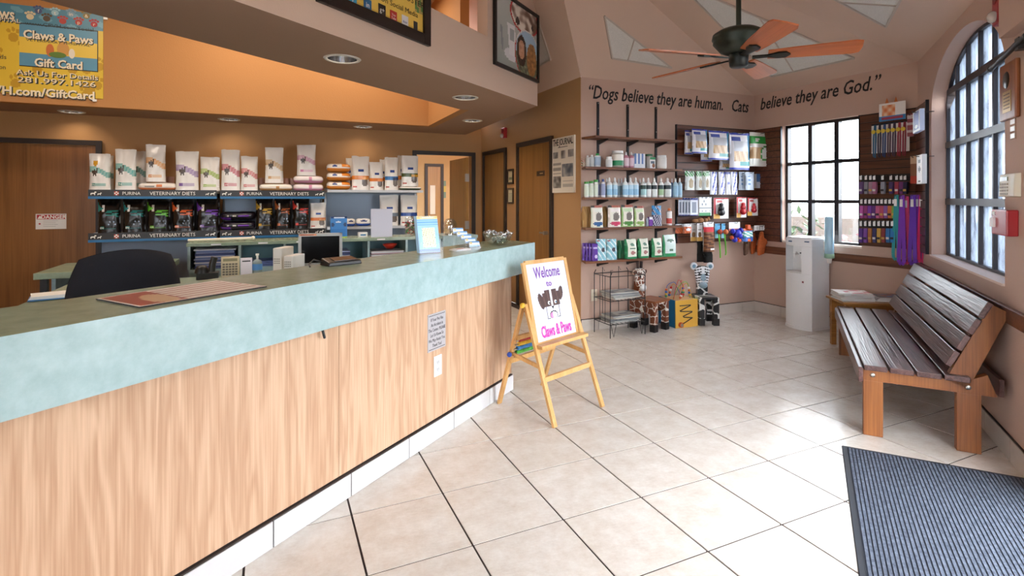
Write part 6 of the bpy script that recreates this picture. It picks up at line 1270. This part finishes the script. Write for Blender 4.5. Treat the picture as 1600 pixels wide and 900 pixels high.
for k in range(5): magazine('magazine', ['bottom magazine of the table stack', 'second magazine from the bottom of the table stack', 'third magazine from the bottom of the table stack', 'green and red striped magazine near the top of the stack', 'white and red magazine topmost on the table stack'][k], tl(.15 + .008 * (k % 2), .17 + .005 * k, .4505 + k * .0135), trz + R(90) + [.05, -.08, .03, .12, -.1][k], cover(*mcols[[2, 3, 4, 1, 0][k]], k), th=.013, group=gm_)
for k in range(3): magazine('magazine', ['lowest magazine of the small dark stack by the bench', 'middle magazine of the small dark stack by the bench', 'blue covered magazine on top of the small dark stack'][k], tl(.45, .17, .4505 + k * .0135), trz + R(80) + .1 * k, cover(*[('3a3a42', '8a4038', '2f5a8a'), ('4a3a3a', '3f6a4a', 'a8a4a0'), ('2f3a4a', '3f7ab0', '7a3f3f')][k], k + 3), th=.013, w_=.2, h_=.25, group=gm_)
# ------------------------------------------------------------------ floor mat
mp_ = [atz(1315, 697, 0), atz(1600, 748, 0)]; mv = (mp_[1] - mp_[0]).normalized(); mu_ = Vector((-.805, -.593, 0)); mrz = math.atan2(-mu_.y, -mu_.x)
ML, MW = 1.9, 1.15
t = thing('floor_mat', 'charcoal ribbed entrance mat with rubber border on the tiles', 'floor mat', (mp_[0].x, mp_[0].y, 0), math.atan2(mv.y, mv.x))
ang_ = math.acos(max(-1, min(1, mv.dot(mu_)))); sgn_ = 1 if (mv.cross(mu_)).z > 0 else -1
e2 = Vector((math.cos(ang_), sgn_ * math.sin(ang_), 0)); e1 = Vector((1, 0, 0))
def mpt(a, b, z): return e1 * a + e2 * b + UP * z
matr = mat('mat_rubber', '2a2e36', .6); carp = mat('mat_carpet', '687080', .95, col2='414858', scale=60, bump=.8, bscale=400)
obj('rubber_border', MB().hexa([mpt(0, 0, 0), mpt(MW, 0, 0), mpt(MW, ML, 0), mpt(0, ML, 0)], [mpt(.004, .004, .006), mpt(MW - .004, .004, .006), mpt(MW - .004, ML - .004, .006), mpt(.004, ML - .004, .006)]), matr, t)
ns = int((MW - .06) / .0165); mb = MB()
for k in range(ns):
    a = .03 + k * .0165; mb.hexa([mpt(a, .03, .005), mpt(a + .0125, .03, .005), mpt(a + .0125, ML - .03, .005), mpt(a, ML - .03, .005)], [mpt(a + .001, .03, .0105), mpt(a + .0115, .03, .0105), mpt(a + .0115, ML - .03, .0105), mpt(a + .001, ML - .03, .0105)])
rb = obj('carpet_ribs', mb, carp, t); rb['kind'] = 'stuff'
obj('carpet_base', MB().hexa([mpt(.025, .025, .0055), mpt(MW - .025, .025, .0055), mpt(MW - .025, ML - .025, .0055), mpt(.025, ML - .025, .0055)], [mpt(.025, .025, .0075), mpt(MW - .025, .025, .0075), mpt(MW - .025, ML - .025, .0075), mpt(.025, ML - .025, .0075)]), mat('mat_groove', '2c313c', .95), t)
# ------------------------------------------------------------------ easel sign
pine = wood('easel_pine', 'dcae72', 'c39254', .45, axis=2, scale=1.4, ring=2)
FLp, FRp, BLp, BRp = V2(1.547, 2.789), V2(1.985, 2.935), V2(1.391, 3.273), V2(1.815, 3.46)
t = thing('easel_sign', 'pine childrens easel with hand drawn welcome whiteboard by the counter', 'easel', (1.68, 3.1, 0)); eo = Vector((1.68, 3.1, 0))
apL, apR = (FLp + BLp) / 2 + UP * .7, (FRp + BRp) / 2 + UP * .7; wv_ = (apR - apL).normalized(); dv_ = Vector((wv_.y, -wv_.x, 0))
for a, b in ((FLp, apL), (FRp, apR), (BLp, apL - dv_ * .02), (BRp, apR - dv_ * .02)): obj('leg', MB().bar(a - eo, b - eo, .03, .018, dv_), pine, t)
def lerpz(a, b, z): f = z / .7; return a.lerp(b, f)
for z, (a, b, c, d) in ((.26, (FLp, apL, FRp, apR)),): obj('crossbar', MB().bar(lerpz(a, b, z) - eo, lerpz(c, d, z) - eo, .018, .03, (0, 0, 1)), pine, t)
obj('crossbar', MB().bar(lerpz(FLp, apL, .45) + dv_ * .03 - eo, lerpz(FRp, apR, .45) + dv_ * .03 - eo, .05, .02, (0, 0, 1)), pine, t)
for a, b, c, d in ((FLp, apL, BLp, apL), (FRp, apR, BRp, apR)): obj('side_brace', MB().bar(lerpz(a, b, .33) - eo, lerpz(c, d, .36) - eo, .012, .024, (0, 0, 1)), pine, t)
for z in (.31, .47): obj('rear_crossbar', MB().bar(lerpz(BLp, apL, z) - eo, lerpz(BRp, apR, z) - eo, .016, .03, (0, 0, 1)), pine, t)
# abacus rows between the rear legs
ab = [('b8302f', .45), ('e0b43a', .42), ('3a78b8', .39), ('5cae4a', .36)]
for c_, z in ab:
    a, b = lerpz(BLp, apL, z) - eo, lerpz(BRp, apR, z) - eo; rod = obj('abacus_rod', MB().cyl(a, b, .004, 6), hinge, t); dd = (b - a).normalized()
    for k in range(10): q = a + dd * (.035 + .018 * k); obj('bead', MB().cyl(q, q + dd * .015, .014, 10), mat('bead_' + c_, c_, .35), rod)
for p, c_, d in ((apL - Vector((0, 0, .005)), 'e0b43a', -1), (lerpz(BLp, apL, .36), '2f4fb0', -1)): obj('knob', MB().ball(tuple(p + wv_ * d * .028 - eo), .017), mat('knob_' + c_, c_, .35), t)
# board
cb = (apL + apR) / 2 + dv_ * .012 - eo; bw2, bh2 = (apR - apL).length / 2 - .02, .262
rot = Matrix.Translation(cb) @ Matrix.Rotation(math.atan2(wv_.y, wv_.x), 4, 'Z') @ Matrix.Rotation(R(13), 4, 'X').inverted()
def dogface(u, v):
    # brown head with floppy ears, white stripe between the eyes, outlined white muzzle and pink tongue
    hatch = '47302b' if math.sin(u * 55 + v * 12) > -.6 else '5a3f38'
    if ell(u, v, .24 + (.5 - v) * .25, .5, .065, .105) or ell(u, v, .755 - (.56 - v) * .3, .565, .065, .09): return hatch
    if inr(u, v, .29, .7, .415, .635) and not (v > .6 and (u < .34 or u > .65)): return 'e9e6ea' if abs(u - .5) < .02 else hatch
    if inr(u, v, .335, .665, .255, .43):
        if u < .35 or u > .65 or (v < .268 and not ell(u, v, .5, .27, .1, .1)): return '2a2426'
        if ell(u, v, .5, .3, .1, .055): return '2a2426' if not ell(u, v, .5, .293, .086, .047) else ('d884b8' if u < .48 else 'dcdae4')
    return 'cfcfdc'
bd2 = MB(); bd2.T = rot; bd2.sheet(bw2 * 2 - .03, bh2 * 2 - .03, 84, 120, dogface, (0, -.008, -bh2 + .015)); o_ = obj('whiteboard', bd2, PM(.55), t)
m_ = MB(); m_.T = rot; m_.box((-bw2 + .012, -.007, -bh2 + .012), (bw2 - .012, 0, bh2 - .012)); obj('board_back', m_, white, t)
for nm, a, b in (('frame_stile', (-bw2 - .012, -.012, -bh2), (-bw2 + .016, .006, bh2)), ('frame_stile', (bw2 - .016, -.012, -bh2), (bw2 + .012, .006, bh2)), ('frame_rail', (-bw2 + .016, -.012, bh2 - .016), (bw2 - .016, .006, bh2 + .01)), ('frame_rail', (-bw2 + .016, -.012, -bh2 - .01), (bw2 - .016, .006, -bh2 + .016))):
    m_ = MB(); m_.T = rot; m_.box(a, b); obj(nm, m_, pine, t)
pur, pink = mat('purple_marker', '7a3fa0', .5), mat('pink_marker', 'c83fa8', .5)
def btext(s, z, size, m, fit, off=.002):
    o = text('lettering', s, size, m, t, (0, 0, 0), ext=.0004, fit=fit, off=off); o.matrix_local = rot @ Matrix.Translation((0, -.0095, z)) @ Matrix.Rotation(R(90), 4, 'X'); return o
btext('Welcome', .15, .105, pur, .26, .001); btext('to', .09, .055, pur, .055, .001)['kind'] = 'stuff'; btext('Claws & Paws', -.225, .1, pink, .3, .003)
for dx, c_ in ((-.03, '2a2a30'), (.035, '3a6a8a')):
    m_ = MB(); m_.T = rot @ Matrix.Translation((dx, -.0088, -.018)); m_.cyl((0, -.0006, 0), (0, 0, 0), .012, 14); e_ = obj('drawn_eye', m_, white, t); m_ = MB(); m_.T = rot @ Matrix.Translation((dx + .004, -.0096, -.02)); m_.cyl((0, -.0004, 0), (0, 0, 0), .007, 12); obj('pupil', m_, mat('pupil_' + c_, c_, .5), e_)
m_ = MB(); m_.T = rot @ Matrix.Translation((0.0, -.009, -.052)); m_.prism([(-.013, .01), (0, -.01), (.013, .01)], -.0005, 0, 1); obj('drawn_nose', m_, ink, t)
# ------------------------------------------------------------------ wire magazine rack
wire = mat('black_wire', '1c1b1d', .4)
R0, R1 = V2(3.015, 4.61), V2(3.43, 4.33); rw, rd, rh = .42, .28, .64
t = thing('wire_rack', 'black wire magazine rack with two shelves of papers by the wall corner', 'magazine rack', (3.015, 4.325, 0))
for x in (0, rw):
    for y in (0, rd): obj('post', MB().tube([(x, y, .0), (x, y, rh - .03), (x + (.02 if x == 0 else -.02), y, rh)], .0045, 6), wire, t)
for z in (.13, .36, .6):
    obj('shelf_ring', MB().tube([(0, 0, z), (rw, 0, z), (rw, rd, z), (0, rd, z)], .004, 6, closed=True), wire, t)
    if z < .5:
        for k in range(1, 8): obj('shelf_wire', MB().tube([(rw * k / 8, 0, z), (rw * k / 8, rd, z)], .003, 5), wire, t)
for k, x in enumerate((.1, .2, .3)): obj('back_wire', MB().tube([(x, rd, .13), (x, rd, .6 + (.06 if k != 1 else .02)), (x + .02, rd - .01, .62)], .0032, 5), wire, t)
for y in (.09, .18): obj('side_wire', MB().tube([(0, y, .13), (0, y, .6)], .0032, 5), wire, t)
for x in (0.04, rw - .04): obj('foot_wire', MB().tube([(x - .03, 0, .13), (x, 0, .01), (x + .03, 0, .13)], .0035, 5), wire, t)
gk_ = 'papers on the wire rack'
for lv, (z, n) in enumerate(((.365, 7), (.135, 7))):
    for k in range(n): magazine('newspaper', f'{["upper", "lower"][lv]} wire shelf newspaper, {ords[k]} from the bottom', (3.015 + .21 + rnd.uniform(-.015, .015), 4.325 + .135 + rnd.uniform(-.01, .01), z + k * .0095), rnd.uniform(-.1, .1) + R(90), cover(['8f988f', 'b8b4aa', '6a7078', 'c4c6c2'][k % 4], ['5a6a7a', '3a3a40', '7a7a70'][k % 3], 'b4b8b2', k + lv), w_=.19 + .02 * (k % 3), h_=.31 + .012 * (k % 4), th=.009, group=gk_)
# ------------------------------------------------------------------ giraffe and zebra stools
def animal_stool(name, label, loc, rz, L, Wd, seat_z, paint_body, head_p, head_h, kind):
    t = thing(name, label, 'animal stool', loc, rz); m = PM(.35)
    def slab_(x0, x1, y0, y1, z0, z1, n=8):
        mb = MB()
        for (ax, fixed) in (('y', y0), ('y', y1), ('x', x0), ('x', x1), ('z', z0), ('z', z1)):
            a0, a1, b0, b1 = {'y': (x0, x1, z0, z1), 'x': (y0, y1, z0, z1), 'z': (x0, x1, y0, y1)}[ax]; na = max(2, int((a1 - a0) / .007)); nb = max(2, int((b1 - b0) / .007)); vs = []
            for j in range(nb + 1):
                for i in range(na + 1):
                    a, b = a0 + (a1 - a0) * i / na, b0 + (b1 - b0) * j / nb; vs.append({'y': (a, fixed, b), 'x': (fixed, a, b), 'z': (a, b, fixed)}[ax])
            fs = [(j * (na + 1) + i, j * (na + 1) + i + 1, (j + 1) * (na + 1) + i + 1, (j + 1) * (na + 1) + i) for j in range(nb) for i in range(na)]
            fs = [f if (ax, fixed) in (('y', y0), ('x', x1), ('z', z1)) else f[::-1] for f in fs]
            mb.add(vs, fs, False, [paint_body(sum((Vector(vs[q]) for q in f), Vector()) / 4) for f in fs])
        return mb
    obj('seat', slab_(0, L, 0, Wd, seat_z - .02, seat_z), m, t)
    if kind == 'giraffe': obj('seat_board', MB().box((.07, -.006, seat_z + .0005), (L + .01, Wd + .006, seat_z + .018)), wood('stool_brown', '9a5a34', '7a4224', .4, axis=0), t)
    for y in (.0, Wd - .02): obj('side_board', slab_(.02, L - .02, y, y + .02, seat_z - .12, seat_z - .02), m, t)
    for x in (.0, L - .055):
        for y in (0, Wd - .055): lg = obj('leg', slab_(x, x + .055, y, y + .055, .075, seat_z - .02), m, t); obj('hoof', MB().box((x - .003, y - .003, 0), (x + .058, y + .058, .075)), mat('hoof_black', '1b1819', .4), lg)
    hx, hy = .03, Wd / 2
    obj('neck', slab_(.0, .06, hy - .055, hy + .055, seat_z, head_h - .13), m, t)
    hd = MB(); nn, mm_ = 32, 30; vs = []; 
    for j in range(mm_ + 1):
        v = j / mm_; w_ = .085 * (.55 + .45 * math.sin(min(1, v * 1.15) * 1.7)) if v < .9 else .085 * (.97 - (v - .9) * 3.5); z = head_h - .22 + .22 * v
        for i in range(nn): a = i * 2 * math.pi / nn; vs.append((hx + math.cos(a) * .04 + .02 * (1 - v), hy + math.sin(a) * w_, z))
    fs = [(j * nn + i, j * nn + (i + 1) % nn, (j + 1) * nn + (i + 1) % nn, (j + 1) * nn + i) for j in range(mm_) for i in range(nn)]
    hd.add(vs, fs, True, [head_p(sum((Vector(vs[q]) for q in f), Vector()) / 4 - Vector((0, hy, head_h))) for f in fs]); hd.add(vs, [tuple(range(nn - 1, -1, -1)), tuple(range(mm_ * nn, mm_ * nn + nn))], False, ['dcdcdc', '3a3a3a']); obj('head', hd, m, t)
    for s in (-1, 1):
        obj('eye', MB().ball((hx + .036, hy + s * .038, head_h - .085), .014, 10, 7), mat('eye_dark', '15151a', .15), t)
        e_ = obj('ear', MB().ball((hx, hy + s * .09, head_h - .02 + (.02 if kind == 'zebra' else -.02)), .042 if kind == 'zebra' else .03, 12, 8, (.4, 1, 1)), mat('ear_' + kind, 'dfe2e6' if kind == 'zebra' else 'd9b8a0', .5), t); obj('inner_ear', MB().ball((hx + .012, hy + s * .09, head_h - .02 + (.02 if kind == 'zebra' else -.02)), .022, 10, 6, (.4, 1, 1)), mat('inner_ear_' + kind, '6f93a8' if kind == 'zebra' else '6a3a24', .5), e_)
        if kind == 'giraffe': obj('horn', MB().cyl((hx, hy + s * .03, head_h - .02), (hx, hy + s * .035, head_h + .07), .014, 10), mat('horn_brown', '3a221a', .5), t)
    obj('muzzle', MB().ball((hx + .045, hy, head_h - .205), .048, 14, 9, (.7, 1, .8)), mat('muzzle_' + kind, '8fa6b4' if kind == 'zebra' else 'e4e2e0', .4), t)
    return t
def giraffe_p(p):
    a = noise.voronoi(Vector((p.x * 12, p.y * 12, p.z * 13)))[0]; return 'e6dfd4' if a[1] - a[0] < .065 else '7a4026'
def zebra_p(p):
    a = noise.voronoi(Vector((p.x * 6 + 3, p.y * 6, p.z * 9)))[0]; return 'e8e8e6' if a[1] - a[0] < .11 else '17161a'
def giraffe_h(p):
    a = noise.voronoi(Vector((p.x * 26, p.y * 26, p.z * 26)))[0]; return 'e6dfd4' if a[1] - a[0] < .16 else '7a4026'
def zebra_h(p):
    if ell(p.y, p.z, 0, -.12, .028, .04): return '8fa6b4'
    return '1c1a1c' if math.sin(p.z * 210 + abs(p.y) * 60) > .25 and abs(p.y) > .012 else 'e6e8ea'
animal_stool('giraffe_stool', 'brown painted wooden giraffe stool beside the wire rack', (3.47, 4.62, 0), R(-74.5), .31, .25, .3, giraffe_p, giraffe_h, .62, 'giraffe')
animal_stool('zebra_stool', 'black and white painted wooden zebra stool by the wall', (4.31, 4.61, 0), R(244.5), .27, .21, .3, zebra_p, zebra_h, .61, 'zebra')
# ------------------------------------------------------------------ bead maze cube
c0 = V2(3.875, 4.375); t = thing('activity_cube', 'yellow wooden bead maze activity cube between the animal stools', 'activity cube', (c0.x, c0.y, 0), R(-3)); cs_ = .29
yel = mat('cube_yellow', 'e8b34a', .45); blu = mat('cube_blue', '1f6f9a', .45); lime_ = mat('cube_lime', 'b8c83a', .45)
obj('front_panel', MB().box((0, 0, 0), (cs_, .012, cs_)), yel, t, bevel=.003); obj('left_panel', MB().box((-.0, .012, 0), (.012, cs_ - .012, cs_)), blu, t); obj('right_panel', MB().box((cs_ - .012, .012, 0), (cs_, cs_ - .012, cs_)), lime_, t); obj('rear_panel', MB().box((0, cs_ - .012, 0), (cs_, cs_, cs_)), blu, t); obj('top_panel', MB().box((.012, .012, cs_ - .012), (cs_ - .012, cs_ - .012, cs_)), mat('cube_top_pine', 'd8b07c', .45), t)
obj('zigzag_groove', MB().tube([(.05, -.003, .235), (.19, -.003, .235), (.19, -.003, .23), (.05, -.003, .18), (.06, -.003, .175), (.21, -.003, .165), (.21, -.003, .158), (.09, -.003, .12), (.1, -.003, .112), (.215, -.003, .098), (.2, -.003, .09), (.11, -.003, .05), (.07, -.003, .04)], .0055, 6), blackp, t)
sl_ = obj('slider', MB().cyl((.06, -.022, .035), (.06, .0, .035), .027, 18), mat('slider_orange', 'd8602a', .4), t); obj('slider_cap', MB().cyl((.06, -.03, .035), (.06, -.022, .035), .018, 16), hinge, sl_)
loops = [('c23a3a', [(.02, .06, 0), (.05, .07, .1), (.12, .1, .2), (.19, .12, .12), (.22, .15, 0)]), ('4a6ab0', [(.03, .2, 0), (.06, .22, .12), (.14, .2, .16), (.2, .22, .08), (.25, .22, 0)]), ('6cae3a', [(.06, .12, 0), (.1, .05, .16), (.2, .06, .17), (.26, .09, 0)]), ('e0a83a', [(.1, .24, 0), (.12, .2, .14), (.17, .14, .1), (.21, .08, .16), (.26, .05, 0)]), ('d86a3a', [(.24, .24, 0), (.22, .18, .18), (.15, .06, .12), (.08, .04, 0)])]
def curve(P, n=24):
    P = [Vector(p) for p in P]; out = []
    for k in range(n + 1):
        f = k / n * (len(P) - 1); i = min(int(f), len(P) - 2); g = f - i; a, b, c, d = P[max(i - 1, 0)], P[i], P[i + 1], P[min(i + 2, len(P) - 1)]
        out.append(.5 * ((2 * b) + (c - a) * g + (2 * a - 5 * b + 4 * c - d) * g * g + (3 * b - a - 3 * c + d) * g ** 3))
    return out
bc = ['c8322f', '2f7a4a', 'e0b03a', '2f5ab0', 'd8602a', 'e6e2dc']
for k, (c_, P_) in enumerate(loops):
    pts = [p + UP * cs_ for p in curve(P_)]; w_ = obj('maze_wire', MB().tube(pts, .0035, 6), mat('maze_' + c_, c_, .4), t)
    for j in range(4): i = (1 + j * 1 if k % 2 else 22 - j * 1); p = pts[i]; obj('bead', MB().ball(tuple(p), .014, 10, 7), mat('mbead_%d' % ((j + k) % 6), bc[(j + k) % 6], .35), w_)
# ------------------------------------------------------------------ alarm devices and signs on the arched wall
def onE(px, py, off=0): return atpl(px, py, DE - nE * off, nE)
erz = math.atan2(dE.y, dE.x)
def ething(name, label, cat, px, py): q = onE(px, py); return thing(name, label, cat, tuple(q), erz)
strobe(ething('fire_strobe', 'red fire alarm strobe high on the wall above the arched window', 'fire strobe', 1571.5, 8), .1, .2)
t = ething('wall_plaque', 'varnished wooden award plaque beside the arched window', 'plaque', 1582, 142); obj('board', MB().box((-.115, -.022, -.15), (.115, 0, .15)), wood('plaque_wood', '9a5a30', '7a4020', .35, axis=2), t, bevel=.006)
obj('medal', MB().lathe([(.0005, .024), (.04, .026), (.045, .022)], 20).cyl((0, 0, .0), (0, 0, .001), .001), mat('medal_dark', '2a2622', .35, metal=.6), t); t.children[-1].rotation_euler = (R(90), 0, 0); t.children[-1].location = (-.01, 0, .06)
obj('brass_plate', MB().box((-.06, -.024, -.11), (.06, -.022, 0)), mat('brass_plate', 'b8904a', .3, metal=.7), t)
for k in range(5): obj('text_line', MB().box((-.045, -.0246, -.02 - k * .018), (.045, -.024, -.015 - k * .018)), mat('plaque_ink', '5a3f20', .5), t)
t = ething('label_strip', 'strip of small white labels hanging under the wooden plaque', 'label strip', 1584, 195); obj('backing', MB().box((-.035, -.004, -.075), (.035, 0, .075)), mat('strip_brown', 'a07a62', .6), t)
for k in range(4): obj('label', MB().box((-.03, -.006, -.07 + k * .037), (.03, -.004, -.045 + k * .037)), white, t)
t = ething('alarm_keypad', 'beige alarm keypad with small buttons beside the arched window', 'keypad', 1583, 290); kp = mat('keypad_beige', 'd8cfb8', .45); obj('body', MB().hexa([(-.115, 0, -.06), (.115, 0, -.06), (.115, 0, .065), (-.115, 0, .065)], [(-.108, -.03, -.056), (.108, -.03, -.056), (.108, -.024, .06), (-.108, -.024, .06)]), kp, t, bevel=.004); obj('display', MB().box((-.085, -.0305, .025), (.02, -.026, .045)), mat('keypad_lcd', '7a7a62', .3), t)
for r_ in range(4):
    for c_ in range(4): obj('button', MB().cbox((-.07 + .03 * c_, -.031, .008 - .017 * r_), (.02, .006, .01)), mat('keypad_button', 'a8a08c', .5), t)
t = ething('fire_pull_station', 'red fire alarm pull station with white handle below the keypad', 'pull station', 1579.5, 347); obj('body', MB().box((-.115, -.05, -.07), (.115, 0, .065)), redp, t, bevel=.006); obj('pull_handle', MB().box((-.105, -.06, -.03), (-.045, -.05, .02)), mat('pull_white', 'e2d8d4', .4), t); text('lettering', 'FIRE', .035, white, t, (-.075, -.0515, .032), ext=.0006)['kind'] = 'stuff'
t = ething('black_wall_pole', 'black metal pole on a bracket reaching across the arched window', 'pole', 1600, 76); obj('arm', MB().cyl((-.3, -.05, -.03), (.2, -.05, .02), .014, 12), blackp, t); obj('wall_fixing', MB().box((.05, -.05, -.02), (.1, 0, .04)), blackp, t); obj('end_cap', MB().cyl((-.31, -.05, -.031), (-.295, -.05, -.0295), .017, 12), mat('arm_cap', '4a4a4c', .4), t)
# ------------------------------------------------------------------ outside the windows
brick = mat('outside_brick', '5a504a', .9, var=.3, scale=5)
struct('wall_outside', MB().box((9.5, -2, -.2), (9.8, 12, 1.0)), brick)
def shrub(label, x, y, s, c_):
    t = thing('shrub', label, 'shrub', (x, y, -.2)); mb = MB()
    for k in range(120):
        a, b, r = rnd.uniform(0, 6.28), rnd.uniform(-1, 1), s * rnd.uniform(.3, 1); p = Vector((math.cos(a) * math.sqrt(1 - b * b) * r, math.sin(a) * math.sqrt(1 - b * b) * r, s * 1.1 + b * r * 1.1)); mb.T = Matrix.Translation(p) @ Matrix.Rotation(rnd.uniform(0, 6), 4, (rnd.random(), rnd.random(), rnd.random() + .01)); q = s * .16; mb.add([(-q, 0, 0), (0, -q * .4, 0), (q, 0, 0), (0, q * .4, 0)], [(0, 1, 2, 3)])
    o = obj('foliage', mb, mat('leaf_' + c_, c_, .7), t); o['kind'] = 'stuff'; obj('stem', MB().cyl((0, 0, 0), (0, 0, s), .03, 8), mat('bark', '5a4638', .9), t)
shrub('pale green shrub outside the rectangular window', 8.4, 6.4, .7, '46583f'); shrub('flowering reddish shrub low outside the window', 7.6, 4.9, .5, '7a4650'); shrub('green shrub at the far side outside the window', 8.3, 8.6, .8, '4c5f44')
